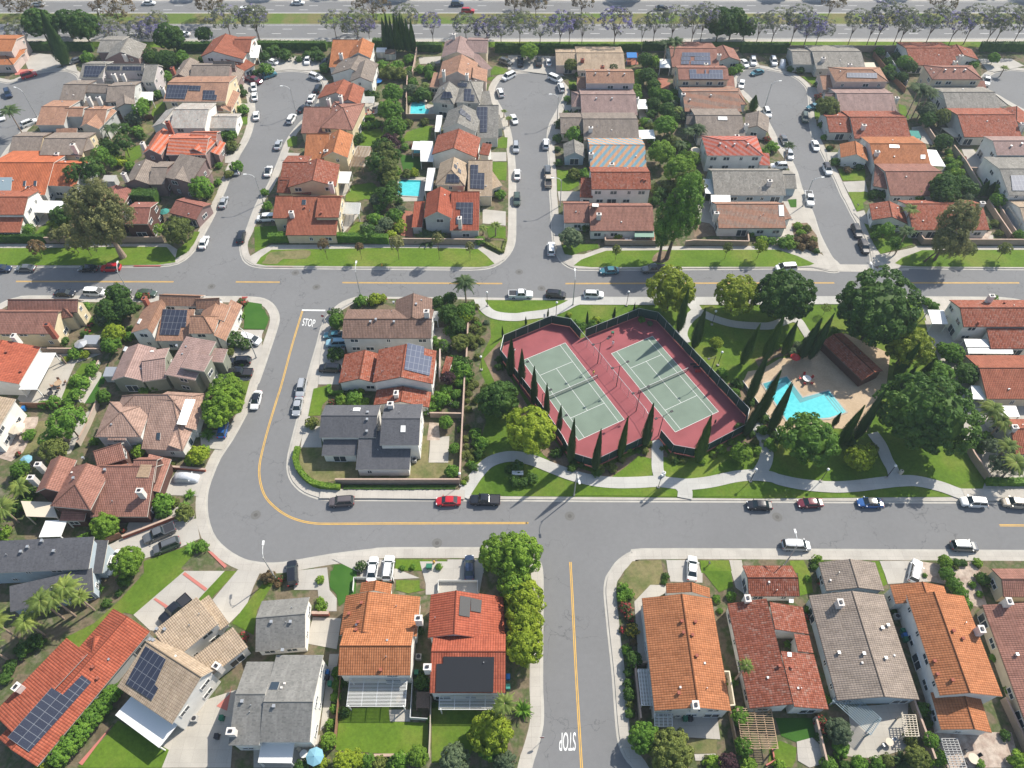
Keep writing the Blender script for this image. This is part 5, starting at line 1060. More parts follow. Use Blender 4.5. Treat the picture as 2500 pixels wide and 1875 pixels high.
LM['rf'] = leaf_mat('red_flower_leaves', [(.04, .07, .02), (.07, .11, .03)], (.45, .06, .07), .2, .5)
LM['wf'] = leaf_mat('white_flower_leaves', [(.04, .085, .02), (.08, .14, .03)], (.55, .52, .45), .2, .58)
LM['yf'] = leaf_mat('yellow_flower_leaves', [(.09, .11, .02), (.14, .16, .03)], (.55, .42, .05), .2, .5)
LM['ja'] = leaf_mat('jacaranda_leaves', [(.12, .14, .08), (.16, .18, .11), (.21, .22, .14)], (.27, .24, .40), .35, .55)
LM['jp'] = leaf_mat('jacaranda_flowers', [(.10, .11, .085), (.14, .14, .13)], (.22, .19, .40), .35, .48)
LM['eu'] = leaf_mat('eucalyptus_leaves', [(0.121, 0.142, 0.048), (0.216, 0.223, 0.085), (0.324, 0.310, 0.125)])
LM['bn'] = leaf_mat('brown_leaves', [(.11, .075, .035), (.19, .13, .065), (.16, .15, .06)])
LM['cy'] = leaf_mat('cypress_leaves', [(0.021, 0.054, 0.017), (0.044, 0.093, 0.026), (0.075, 0.138, 0.037)], None, .1)
LM['pa'] = leaf_mat('palm_leaves', [(.08, .13, .028), (.16, .22, .045), (.27, .31, .07)])
LM['pd'] = leaf_mat('dark_palm_leaves', [(0.026, 0.061, 0.022), (0.058, 0.101, 0.031), (0.104, 0.149, 0.049)])
CN = dict(gl='golden green', dk='dark green', md='green', br='bright green', yl='yellow green', ol='olive', gr='grey green', pu='purple leaved', rf='red flowering', wf='white flowering',
          yf='yellow flowering', ja='hazy grey', jp='lavender flowering', eu='pale olive', bn='brownish', cy='dark', pa='light green', pd='dark')

def rv(r):
    while True:
        v = Vector((r.uniform(-1, 1), r.uniform(-1, 1), r.uniform(-1, 1)))
        if .05 < v.length < 1: return v.normalized()
def leafquad(m, p, n, s, r, asp=1.4, up=None):
    t = n.cross(rv(r) if up is None else up)
    if t.length < .01: t = n.orthogonal()
    t.normalize(); b = n.cross(t)
    a = s * asp
    m.face([p - t * s * .5, p + b * a * .35 - t * s * .1, p + t * s * .5 + b * a * .1, p - b * a * .5], 0)
def crown_mesh(name, seed, nc, per, leaf, cr=.30, zmin=-.45, sz=1.0, core=.72, drop=0.0, asp=1.4, kmin=.60):
    r = random.Random(seed); m = MB()
    bumps = [(rv(r), r.uniform(-.16, .14)) for _ in range(7)]
    def rad(d): return 1 + sum(b * max(0, d.dot(v)) ** 3 for v, b in bumps)
    for i in range(nc):
        z = 1 - (1 - zmin) * (i + .5) / nc; a = i * 2.39996 + r.uniform(-.4, .4); q = math.sqrt(max(0, 1 - z * z))
        d = Vector((q * math.cos(a), q * math.sin(a), z)).normalized()
        k = rad(d) * r.uniform(kmin, .96)
        c = Vector((d.x * k, d.y * k, d.z * k * sz)); crr = cr * r.uniform(.65, 1.2)
        for j in range(per):
            n = (rv(r) + d * .9 + Vector((0, 0, .35))).normalized()
            p = c + Vector((n.x, n.y, n.z * .8)) * crr * r.uniform(.75, 1.08)
            if drop: p.z -= r.random() ** 2 * drop
            leafquad(m, p, (n + rv(r) * .55).normalized(), leaf * r.uniform(.7, 1.3), r, asp)
    if core: m.blob((0, 0, -.04), (core, core, core * sz), 0, 12, 7)
    return m
CROWN = {}
def mk(key, *a, **k): CROWN[key] = crown_mesh(key, *a, **k).mesh(key, [LM['md']])
for i in range(4): mk('round%d' % i, 11 + i, 110, 58, .080, .205, -.5, .84, .70, kmin=.72)
for i in range(2): mk('pine%d' % i, 31 + i, 170, 52, .062, .155, -.5, .80, .82, kmin=.82)
for i in range(3): mk('loose%d' % i, 41 + i, 52, 44, .10, .26, -.4, .95, .5)
for i in range(4): mk('shrub%d' % i, 51 + i, 34, 32, .17, .34, -.3, .75, .72)
for i in range(3): mk('euc%d' % i, 61 + i, 70, 56, .07, .24, -.7, 1.1, .36, drop=.35, asp=2.2)
for i in range(4): mk('airy%d' % i, 71 + i, 62, 34, .062, .21, -.35, .85, 0, asp=1.6)

def cyp_mesh(seed):
    r = random.Random(seed); m = MB()
    prof = lambda z: (.5 * math.sin(min(1, z * 3.2 + .25) * math.pi / 2)) * (1 - max(0, (z - .25) / .75) ** 1.35) + .012
    n = 10; k = 9
    for j in range(k):
        z0, z1 = j / k, (j + 1) / k
        for i in range(n):
            a0, a1 = 6.2832 * i / n, 6.2832 * (i + 1) / n; r0, r1 = prof(z0) * .86, prof(z1) * .86
            m.face([(r0 * math.cos(a0), r0 * math.sin(a0), z0), (r0 * math.cos(a1), r0 * math.sin(a1), z0), (r1 * math.cos(a1), r1 * math.sin(a1), z1), (r1 * math.cos(a0), r1 * math.sin(a0), z1)])
    for i in range(1500):
        z = r.random() ** .85; a = r.uniform(0, 6.2832); rr = prof(z) * r.uniform(.86, 1.13) * (1 + .1 * math.sin(a * 5 + z * 9))
        c = Vector((rr * math.cos(a), rr * math.sin(a), z)); nn = Vector((math.cos(a), math.sin(a), .0)) + rv(r) * .4
        t = Vector((-math.sin(a), math.cos(a), 0)) * .09; u = Vector((0, 0, r.uniform(.018, .034)))
        m.face([c - t * .5 - u, c + t * .5 - u * .7, c + Vector((math.cos(a), math.sin(a), 0)) * .04 + u * 1.6])
    return m.mesh('cypress_crown', [LM['cy']])
CYP = [cyp_mesh(5 + i) for i in range(3)]
def palm_mesh(seed, nf=17, droop=.9, name='palm'):
    r = random.Random(seed); m = MB()
    for f in range(nf):
        a = 6.2832 * f / nf + r.uniform(-.2, .2); el = r.uniform(.05, 1.0) if f % 2 else r.uniform(.3, 1.25)
        d = Vector((math.cos(a), math.sin(a), 0)); L = r.uniform(.85, 1.1); pts = []
        for i in range(9):
            t = i / 8; pts.append(d * (L * (t * math.cos(el) + t * t * (1 - math.cos(el)) * .55)) + Vector((0, 0, L * (t * math.sin(el) - droop * t * t * (.35 + .55 * math.sin(el))))))
        side = Vector((-d.y, d.x, 0))
        for i in range(8):
            p, q = pts[i], pts[i + 1]; m.face([p - side * .012, p + side * .012, q + side * .012, q - side * .012])
            for s in (-1, 1):
                for h in (0, .5):
                    b = p + (q - p) * h; l = .25 * math.sin(min(1, .25 + (i + h) / 9 * 1.1) * math.pi) + .05
                    tip = b + side * s * l + (q - p).normalized() * l * .55 - Vector((0, 0, l * .45)); w_ = (q - p) * .62
                    m.face([b, b + w_, tip])
    return m.mesh(name, [LM['pa']])
PALM = [palm_mesh(3), palm_mesh(4), palm_mesh(8, 20, 1.1)]
FERN = [palm_mesh(13, 15, .7), palm_mesh(14, 18, .6)]
def trunk_mesh(seed, limbs=5, top=1.0, spread=.45, r0=.045, name='trunk', multi=False):
    """unit height trunk that forks: scaled per tree"""
    r = random.Random(seed); m = MB()
    f = r.uniform(.35, .5); x, y = r.uniform(-.04, .04), r.uniform(-.04, .04)
    m.tube((0, 0, 0), (x, y, f), r0, r0 * .7, 7)
    for i in range(limbs):
        a = 6.2832 * i / limbs + r.uniform(-.4, .4); d = Vector((math.cos(a), math.sin(a), 0)); s = spread * r.uniform(.5, 1)
        p0 = Vector((x, y, f * r.uniform(.85, 1))); p1 = p0 + d * s * .45 + Vector((0, 0, (top - f) * .5)); p2 = p0 + d * s + Vector((0, 0, (top - f) * .95))
        m.tube(p0, p1, r0 * .5, r0 * .32, 5); m.tube(p1, p2, r0 * .32, r0 * .1, 5)
        for k in (-1, 1):
            p3 = p1 + Vector((d.x * .5 - d.y * k * .6, d.y * .5 + d.x * k * .6, .8)) * s * .5; m.tube(p1, p3, r0 * .2, r0 * .07, 4)
    return m.mesh(name, [MAT['bark']])
TRUNK = [trunk_mesh(i) for i in range(3)]; TRUNKW = [trunk_mesh(10 + i, 7, 1.0, .62, .032) for i in range(3)]
STEM = [trunk_mesh(20, 4, .9, .5, .06)]
pt = MB(); pt.tube((0, 0, 0), (.0, .0, 1), .5, .36, 8); PTRUNK = pt.mesh('palm_trunk', [MAT['bark_pale']])

QUEUE = []
rt = random.Random(99)
def register(root, desc, cat, P, group): QUEUE.append([root, desc, cat, Vector(P), group])
SHR = []
def crown_tree(kind, mat, t, x, y, w_, hr=None, label=None, cat=None, row=None):
    """a tree or shrub from the middle (x, y) and width of its crown as surveyed"""
    hr = hr if hr else dict(round=.95, pine=.92, loose=1.15, shrub=.62, euc=1.35, airy=1.2)[kind]
    u, v = T(t, x, y); wpx = w_ * (1 / 3.16 if t == 'Q' else TS)
    D = 3.0
    for _ in range(6):
        zc = D * hr - D * .42 if kind != 'shrub' else D * hr * .5
        P = at(u, v, KERB + max(zc, .2)); D = wpx * project(P)[2] / FPX
    sz = (.5 if kind == 'shrub' else .455) * D
    H_ = zc + sz * .8
    root = empty('shrub' if kind == 'shrub' else 'tree', (P.x, P.y, KERB), rt.uniform(0, 6.28))
    me = CROWN['%s%d' % (kind, rt.randrange(sum(k.startswith(kind) for k in CROWN)))]
    c = inst('crown', me, root, Matrix.Translation((0, 0, zc)) @ Matrix.Diagonal((sz * rt.uniform(.94, 1.04), sz * rt.uniform(.92, 1.04), sz * rt.uniform(.92, 1.1), 1)), {0: LM[mat]})
    tm = STEM[0] if kind == 'shrub' else rt.choice(TRUNKW if kind in ('airy', 'euc') else TRUNK); k = zc + (sz * .35 if kind in ('airy', 'euc', 'loose') else 0)
    inst('trunk', tm, root, Matrix.Diagonal((max(sz * 1.1, .4), max(sz * 1.1, .4), max(k, .3), 1)), {0: MAT['bark_pale' if kind == 'euc' else 'bark']} if kind != 'shrub' else None)
    size = 'large ' if D > 9 else ('small ' if D < 1.7 else '')
    nm = {'shrub': 'shrub', 'round': 'tree', 'pine': 'pine', 'loose': 'tree', 'euc': 'eucalyptus', 'airy': 'tree'}[kind]
    if label: tag(root, label, cat or nm)
    else: register(root, size + CN[mat] + ' ' + nm, nm, (P.x, P.y, 0), {'shrub': 'garden shrubs', 'round': 'broadleaf trees', 'pine': 'pines', 'loose': 'broadleaf trees', 'euc': 'eucalyptus trees', 'airy': 'slender trees'}[kind])
    return root
def big_tree(label, mat, foot, crowns, r, cat='eucalyptus', bark='bark_pale', kind='euc'):
    B = at(*T(*foot), KERB); root = empty('tree', B); tag(root, label, cat, 'eucalyptus trees'); mx = None
    for t, x, y, w_, zc in crowns:
        P = at(*T(t, x, y), zc); D = w_ * TS * project(P)[2] / FPX; s = D * .5; q = P - B
        inst('crown', CROWN['%s%d' % (kind, rt.randrange(3))], root, Matrix.Translation(q) @ Matrix.Rotation(rt.uniform(0, 6), 4, 'Z') @ Matrix.Diagonal((s, s, s * 1.05, 1)), {0: LM[mat]})
        mx = q if mx is None else mx
        m = MB(); a = mx * .45; m.tube(a, a + (q - a) * .55, r * .45, r * .25, 7); m.tube(a + (q - a) * .55, q, r * .25, r * .1, 6); m.build('limb', [MAT[bark]], root)
    m = MB(); m.tube((0, 0, -.1), mx * .25, r * 1.15, r * .8, 10); m.tube(mx * .25, mx * .5, r * .8, r * .5, 10); m.build('trunk', [MAT[bark]], root); return root
def base_tree(kind, mat, t, bx, by, tx, ty, w_, label=None, lean=False):
    """from the foot and the top as surveyed"""
    B = at(*T(t, bx, by), KERB); h = top_height(B, *T(t, tx, ty)); D = w_ * (1 / 3.16 if t == 'Q' else TS) * project(B)[2] / FPX
    root = empty({'cyp': 'cypress_tree', 'palm': 'palm_tree', 'fern': 'tropical_plant'}.get(kind, 'tree'), B, rt.uniform(0, 6.28) if kind != 'jac' else 0)
    if kind == 'cyp':
        inst('crown', rt.choice(CYP), root, Matrix.Translation((0, 0, h * .04)) @ Matrix.Diagonal((D * rt.uniform(.76, .92), D * rt.uniform(.76, .92), h * .96, 1)), {0: LM[rt.choice((mat, mat, 'dk'))]})
        inst('trunk', STEM[0], root, Matrix.Diagonal((D * .5, D * .5, h * .2, 1))); root.rotation_euler = (R(rt.uniform(-2.2, 2.2)), R(rt.uniform(-2.2, 2.2)), rt.uniform(0, 6.28))
        if h < 3.2: nm, g = 'young cypress', 'young cypresses'
        else: nm, g = 'cypress', 'cypress trees'
        d = 'dark slender ' + nm
    elif kind == 'palm':
        inst('crown', rt.choice(PALM), root, Matrix.Translation((0, 0, h * .86)) @ Matrix.Diagonal((D * .52, D * .52, D * .5, 1)), {0: LM[mat]})
        inst('trunk', PTRUNK, root, Matrix.Diagonal((.38, .38, h * .87, 1)))
        d, g, nm = CN[mat] + ' feathery palm', 'palm trees', 'palm'
    elif kind == 'fern':
        inst('fronds', rt.choice(FERN), root, Matrix.Translation((0, 0, .3)) @ Matrix.Diagonal((D * .5, D * .5, max(h, 1) * .8, 1)), {0: LM[mat]})
        inst('stem', STEM[0], root, Matrix.Diagonal((.8, .8, .6, 1)))
        d, g, nm = CN[mat] + ' tropical plant', 'tropical plants', 'plant'
    else:      # jacaranda / young street tree: visible limbs, open crown
        top = h; r = D * .5; cz = top - r * (.75 if kind == 'jac' else 1.0)
        inst('trunk', rt.choice(TRUNKW), root, Matrix.Diagonal((r * 1.25, r * 1.25, cz + r * .35, 1)))
        key = ('airy%d' % rt.randrange(4)) if kind == 'jac' else ('loose%d' % rt.randrange(3))
        if kind == 'jac': r *= 1.3
        inst('crown', CROWN[key], root, Matrix.Translation((0, 0, cz)) @ Matrix.Diagonal((r, r, r * (.8 if kind == 'jac' else 1.15), 1)), {0: LM[mat]})
        d, g, nm = (CN[mat] + (' jacaranda' if kind == 'jac' else ' young tree')), ('jacarandas along the highway' if kind == 'jac' else 'young street trees'), ('jacaranda' if kind == 'jac' else 'tree')
    if label: tag(root, label, nm)
    else: register(root, d, nm, B, g)
    return root
def hedge(label, spec, w_, h, mat='dk', sm=1):
    p = pts_world(spec)
    if sm > 1: p = smooth(p, False, sm)
    c = p[len(p) // 2]; root = empty('hedge', (c[0], c[1], KERB)); tag(root, label, 'hedge')
    m = MB(); r = random.Random(len(label))
    for i in range(len(p) - 1):
        a, b = Vector(p[i]), Vector(p[i + 1]); d = b - a; L = d.length; d.normalize(); n = Vector((-d.y, d.x)); cc = (a + b) / 2
        m.box((cc.x, cc.y, KERB + h * .47), (L, w_ * .86, h * .94), math.atan2(d.y, d.x))
        cnt = int(L * (w_ + 2 * h) * 15)
        for _ in range(min(cnt, 9000)):
            s = r.random(); side = r.choice((-1, 1, 0, 0)) if h < w_ else r.choice((-1, 1, 0))
            if side: q = a + d * L * s + n * side * w_ * .47; z = r.uniform(0, h); nn = Vector((n.x * side, n.y * side, .3))
            else: q = a + d * L * s + n * r.uniform(-.5, .5) * w_; z = h * r.uniform(.95, 1.07); nn = Vector((0, 0, 1))
            leafquad(m, Vector((q.x, q.y, KERB + z)), (nn + rv(r) * .6).normalized(), .26, r)
    o = m.build('foliage', [LM[mat]], root); o.location = -root.location
    return root

# ------------------------------------------------------------------ vehicles
def paint(name, c, metal=.0, rough=.2):
    m, nt, b = base_mat(name, rough, .5); b.inputs[0].default_value = lin(c); b.inputs["Metallic"].default_value = metal
    b.inputs["Coat Weight"].default_value = .5; b.inputs["Coat Roughness"].default_value = .1; return m
CP_ = {'white': paint('car_white', (.70, .70, .69)), 'silver': paint('car_silver', (.42, .43, .44), .3), 'grey': paint('car_grey', (.13, .135, .14), .3), 'black': paint('car_black', (.012, .013, .017)),
       'navy': paint('car_navy', (.015, .028, .065)), 'blue': paint('car_blue', (.02, .09, .28)), 'red': paint('car_red', (.42, .015, .02)), 'maroon': paint('car_maroon', (.13, .015, .025)), 'teal': paint('car_teal', (.05, .16, .20)),
       'light blue': paint('car_light_blue', (.22, .38, .45)), 'tan': paint('car_tan', (.42, .36, .28)), 'dark green': paint('car_green', (.05, .075, .055)), 'brown grey': paint('car_brown', (.12, .10, .10), .2)}
MAT['carglass'] = plain('car_glass', (.015, .025, .03), .08, .6); MAT['tyre'] = plain('tyre', (.015, .015, .015), .8); MAT['rim'] = plain('rim', (.35, .35, .36), .4, .5, .6)
MAT['lamp_w'] = plain('headlight_glass', (.65, .66, .66), .15); MAT['lamp_r'] = plain('taillight_glass', (.35, .01, .01), .2)
MAT['cover'] = plain('silver_car_cover', (.52, .54, .57), .45, .5, .25, var=.12, scale=3)
def car_meshes(kind):
    K = dict(sedan=(4.75, 1.84, 1.43, .92, (-1.75, 1.25, -.95, .45)), suv=(4.75, 1.92, 1.70, 1.05, (-2.2, 1.25, -1.85, .55)), van=(5.1, 1.98, 1.78, 1.02, (-2.42, 1.75, -2.15, .9)),
             hatch=(4.2, 1.78, 1.5, .95, (-1.95, 1.2, -1.35, .45)), pickup=(5.75, 2.0, 1.85, 1.08, (-.85, 1.35, -.6, .75)))[kind]
    L, W, Ht, bz, (g0, g1, t0, t1) = K; hl, hw = L / 2, W / 2
    st = [(-hl, .74, .42, bz * .86), (-hl + .12, .93, .3, bz * .97), (-hl + .7, 1, .24, bz), (g1 - .1, 1, .24, bz), (hl - .75, .97, .25, bz * .9), (hl - .2, .86, .3, bz * .78), (hl, .66, .38, bz * .66)]
    if kind in ('van', 'suv', 'pickup'): st[4] = (hl - .6, .98, .26, bz * .95); st[5] = (hl - .14, .9, .3, bz * .86); st[6] = (hl, .76, .36, bz * .76)
    b = MB(); rings = []
    for x, w_, zl, zb in st:
        w_ *= hw; zm = zl + (zb - zl) * .6
        rings.append([(x, -w_, zl), (x, -w_ * 1.0, zm), (x, -w_ * .9, zb - .02), (x, -w_ * .7, zb + .02), (x, w_ * .7, zb + .02), (x, w_ * .9, zb - .02), (x, w_, zm), (x, w_, zl)])
    for A, B in zip(rings, rings[1:]):
        for i in range(8): b.face([A[i], A[(i + 1) % 8], B[(i + 1) % 8], B[i]][::-1])
    b.face(rings[0]); b.face(rings[-1][::-1])
    gw, tw = hw * .88, hw * .70
    base = [(g0, -gw, bz), (g1, -gw, bz), (g1, gw, bz), (g0, gw, bz)]; top = [(t0, -tw, Ht - .03), (t1, -tw, Ht - .03), (t1, tw, Ht - .03), (t0, tw, Ht - .03)]
    g = MB(); g.hexa([Vector(p) for p in base] + [Vector(p) for p in top])
    for p, q in zip(base, top): b.tube(p, q, .055, .045, 5)
    for s in (-1, 1):
        xm = (t0 + t1) / 2; b.tube((xm, s * gw, bz), (xm, s * tw * 1.01, Ht - .03), .045, .04, 4)
        b.box((g1 - .25, s * (hw + .1), bz + .08), (.16, .22, .14))
    r = MB(); n = 5; e = .05
    for i in range(n):
        x0 = t0 - e + (t1 - t0 + 2 * e) * i / n; x1 = t0 - e + (t1 - t0 + 2 * e) * (i + 1) / n; z = lambda x: Ht - .02 + .03 * math.sin((x - t0 + e) / (t1 - t0 + 2 * e) * math.pi)
        for y0, y1, za, zb_ in ((-tw - .03, -tw * .6, -.03, .0), (-tw * .6, tw * .6, 0, 0), (tw * .6, tw + .03, 0, -.03)):
            r.face([(x0, y0, z(x0) + za), (x1, y0, z(x1) + za), (x1, y1, z(x1) + zb_), (x0, y1, z(x0) + zb_)])
    if kind == 'suv':
        for s in (-1, 1): r.tube((t0, s * tw * .9, Ht + .05), (t1 - .2, s * tw * .9, Ht + .05), .03, .03, 4, 1)
    w_ = MB(); w_.tube((0, -.11, 0), (0, .11, 0), .34, .34, 14, 0)
    w_.tube((0, -.125, 0), (0, .125, 0), .2, .2, 10, 1)
    hd = MB(); hd.box((0, 0, 0), (.24, .34, .14)); tl = MB(); tl.box((0, 0, 0), (.12, .3, .22))
    ex = None
    if kind == 'pickup':
        for s in (-1, 1): b.box((-hl + .98, s * (hw * .93), bz + .05), (1.95, .1, .12))
        b.box((-hl + .07, 0, bz + .05), (.1, hw * 1.8, .12)); ex = MB(); ex.box((-hl + 1.0, 0, bz + .03), (1.75, hw * 1.72, .03)); ex = ex.mesh('cargo_bed', [MAT['dark']])
    return dict(body=b.mesh('body', [CP_['white']]), glass=g.mesh('windows', [MAT['carglass']]), roof=r.mesh('roof', [CP_['white'], MAT['dark']]), wheel=w_.mesh('wheel', [MAT['tyre'], MAT['rim']]),
                head=hd.mesh('headlight', [MAT['lamp_w']]), tail=tl.mesh('taillight', [MAT['lamp_r']]), bed=ex, dim=(L, W, Ht, bz, st))
CARM = {k: car_meshes(k) for k in ('sedan', 'suv', 'van', 'hatch', 'pickup')}
KN = dict(sedan='sedan', suv='SUV', van='minivan', hatch='hatchback', pickup='pickup')
def car(kind, col, t, x, y, dx, dy, label, roof=None, group=None, z=0.0, bed=True):
    u, v = T(t, x, y); P = at(u, v, z + .75); k = .3 if t != 'Q' else .3
    Q = at(*T(t, x + dx, y + dy), z + .75); a = math.atan2(Q.y - P.y, Q.x - P.x); P.z = z + .01
    root = empty(KN[kind].lower().replace(' ', '_') if kind != 'pickup' else 'pickup_truck', P, a); cm = CARM[kind]; pm = CP_[col]
    L, W, Ht, bz, st = cm['dim']
    inst('body', cm['body'], root, None, {0: pm}); inst('windows', cm['glass'], root); inst('roof', cm['roof'], root, None, {0: CP_[roof or col]})
    for sx in (L * .305, -L * .295):
        for s in (-1, 1): inst('wheel', cm['wheel'], root, Matrix.Translation((sx, s * (W / 2 - .1), .34)))
    for s in (-1, 1):
        inst('headlight', cm['head'], root, Matrix.Translation((L / 2 - .2, s * W * .32, bz * .72)) @ Matrix.Rotation(-s * .35, 4, 'Z')); inst('taillight', cm['tail'], root, Matrix.Translation((-L / 2 + .06, s * W * .36, bz * .8)))
    if cm['bed'] and bed: inst('cargo_bed', cm['bed'], root)
    tag(root, label, KN[kind] if kind != 'suv' else 'SUV', group); return root
def covered_car(label, mat, t, x, y, dx, dy, z=KERB + .1, cat='covered car'):
    P = at(*T(t, x, y), z + .7); Q = at(*T(t, x + dx, y + dy), z + .7); a = math.atan2(Q.y - P.y, Q.x - P.x); P.z = z
    root = empty('covered_car', P, a); m = MB()
    pr = [(-2.35, .0, .85), (-2.3, .85, .9), (-1.7, 1.0, .95), (-1.1, 1.38, .86), (.35, 1.42, .84), (1.1, 1.02, .94), (2.1, .82, .88), (2.35, .5, .75), (2.4, 0, .7)]
    R_ = [[(x_, -w_ - .05, .02), (x_, -w_, zt * .55), (x_, -w_ * .78, zt), (x_, w_ * .78, zt), (x_, w_, zt * .55), (x_, w_ + .05, .02)] for x_, zt, w_ in pr]
    for A, B in zip(R_, R_[1:]):
        for i in range(5): m.face([A[i], A[i + 1], B[i + 1], B[i]][::-1])
    m.build('fabric_cover', [MAT[mat]], root, True); c = inst('body', CARM['sedan']['body'], root, Matrix.Diagonal((.97, .93, .9, 1)))
    tag(root, label, cat); return root

# ------------------------------------------------------------------ street furniture
def lamp(label, t, bx, by, arm, h=8.3, reach=2.1):
    P = at(*T(t, bx, by), KERB); a = math.atan2(arm[1], arm[0]); root = empty('street_lamp', P, a); m = MB()
    m.tube((0, 0, 0), (0, 0, h), .13, .08, 8); m.tube((0, 0, 0), (0, 0, .5), .2, .18, 8); m.build('pole', [MAT['polegrey']], root)
    m = MB(); p = [(0, 0, h - .6), (.5, 0, h + .25), (1.3, 0, h + .6), (reach, 0, h + .65)]
    for q, r_ in zip(p, p[1:]): m.tube(q, r_, .06, .05, 6)
    m.build('arm', [MAT['white']], root); m = MB(); m.box((reach + .3, 0, h + .62), (.8, .34, .14)); m.blob((reach + .35, 0, h + .54), (.26, .14, .1)); m.build('lamp_head', [MAT['white']], root)
    tag(root, label, 'street lamp', 'street lamps'); return root
def park_lamp(label, t, bx, by, h=4.2):
    P = at(*T(t, bx, by), KERB + .1); root = empty('park_lamp', P); m = MB(); m.tube((0, 0, 0), (0, 0, h), .07, .055, 8); m.build('pole', [MAT['dark']], root)
    m = MB(); m.box((0, 0, .12), (.5, .5, .24)); m.build('base', [MAT['walk']], root); m = MB(); m.blob((0, 0, h + .2), (.28, .28, .28), 0, 12, 8); m.build('globe', [MAT['white']], root, True)
    tag(root, label, 'park lamp', 'globe lamps in the park'); return root
def wall(label, spec, h=1.7, t_=.2, mat='blockwall', cap='blockcap', cat='garden wall', name='garden_wall', z=KERB):
    p = pts_world(spec); c = p[0]; root = empty(name, (c[0], c[1], z)); o = wallrun('wall_run' if cap else 'boards', p, h, t_, MAT[mat], None, z); o.parent = root; o.location = -root.location
    if cap:
        m = MB()
        for i in range(len(p) - 1):
            a, b = Vector(p[i]), Vector(p[i + 1]); d = b - a; q = (a + b) / 2; m.box((q.x, q.y, z + h + .05 + i * .003), (d.length + .1, t_ + .1, .1), math.atan2(d.y, d.x))
        o = m.build('coping', [MAT[cap]], root); o.location = -root.location
    tag(root, label, cat); return root
def person(label, P, face, shirt, legs, pose=0, hair=(.03, .02, .015)):
    root = empty('person', P, face)
    J = {'pel': (0, 0, .95, .15), 'ch': (0.03, 0, 1.28, .16), 'nk': (.05, 0, 1.5, .06), 'hd': (.07, 0, 1.66, .105), 'hr_': (.02, -.10, .9, .1), 'hl_': (.02, .10, .9, .1)}
    step = .22 if pose else .08
    J.update({'kr': (step, -.12, .5, .07), 'fr': (step - .05, -.13, .06, .05), 'tr': (step + .12, -.13, .03, .04), 'kl': (-step * .3, .12, .5, .07), 'fl': (-step, .13, .06, .05), 'tl': (-step + .16, .13, .03, .04),
              'sr': (.03, -.19, 1.42, .065), 'er': (.16, -.32, 1.2, .045), 'wr': (.38, -.3, 1.18 + .2 * pose, .032), 'sl': (.03, .19, 1.42, .065), 'el': (.08, .27, 1.15, .045), 'wl': (.28, .2, 1.1, .032)})
    E_ = [('pel', 'ch'), ('ch', 'nk'), ('nk', 'hd'), ('pel', 'hr_'), ('hr_', 'kr'), ('kr', 'fr'), ('fr', 'tr'), ('pel', 'hl_'), ('hl_', 'kl'), ('kl', 'fl'), ('fl', 'tl'), ('ch', 'sr'), ('sr', 'er'), ('er', 'wr'), ('ch', 'sl'), ('sl', 'el'), ('el', 'wl')]
    ks = list(J); ks2 = {k: i for i, k in enumerate(ks)}; V = [J[k][:3] for k in ks]; Rd = [J[k][3] for k in ks]; E2 = [(ks2[a], ks2[b]) for a, b in E_]
    for w_, sg in (('wr', -1), ('wl', 1)):        # five short fingers
        x, y, z, _ = J[w_]; V.append((x + .09, y, z)); Rd.append(.022); hi = len(V) - 1; E2.append((ks2[w_], hi))
        for f in range(5):
            V.append((x + (.19 if 0 < f < 4 else .15), y + (f - 2) * .022, z - .02 - .01 * (f % 2))); Rd.append(.009); E2.append((hi, len(V) - 1))
    me = bpy.data.meshes.new('body'); me.from_pydata(V, E2, []); o = link(bpy.data.objects.new('body', me)); md = o.modifiers.new('s', 'SKIN')
    for i, v in enumerate(me.skin_vertices[0].data): v.radius = (Rd[i], Rd[i]); v.use_root = (i == 0)
    o.modifiers.new('u', 'SUBSURF').levels = 1; o.parent = root
    dg = bpy.context.evaluated_depsgraph_get(); m2 = bpy.data.meshes.new_from_object(o.evaluated_get(dg)); o.modifiers.clear(); o.data = m2
    m2.materials.clear(); m2.materials.append(plain('skin', (.42, .24, .17), .7)); m2.materials.append(plain('shirt', shirt, .9)); m2.materials.append(plain('shorts', legs, .9))
    for p in m2.polygons:
        c = p.center; p.use_smooth = True
        p.material_index = 1 if (1.0 < c.z < 1.5 and abs(c.y) < .25 and c.x < .2) else (2 if .55 < c.z <= 1.0 and abs(c.y) < .22 and c.x < .3 else 0)
    h = MB(); h.blob((.045, 0, 1.70), (.12, .115, .115), 0, 10, 7); h.build('hair', [plain('hair', hair, .8)], root, True)
    f = MB(); f.blob((.175, 0, 1.645), (.022, .016, .028)); f.build('nose', [m2.materials[0]], root, True)
    tag(root, label, 'person'); return root
# ------------------------------------------------------------------ vegetation, as surveyed
HT = 'white'
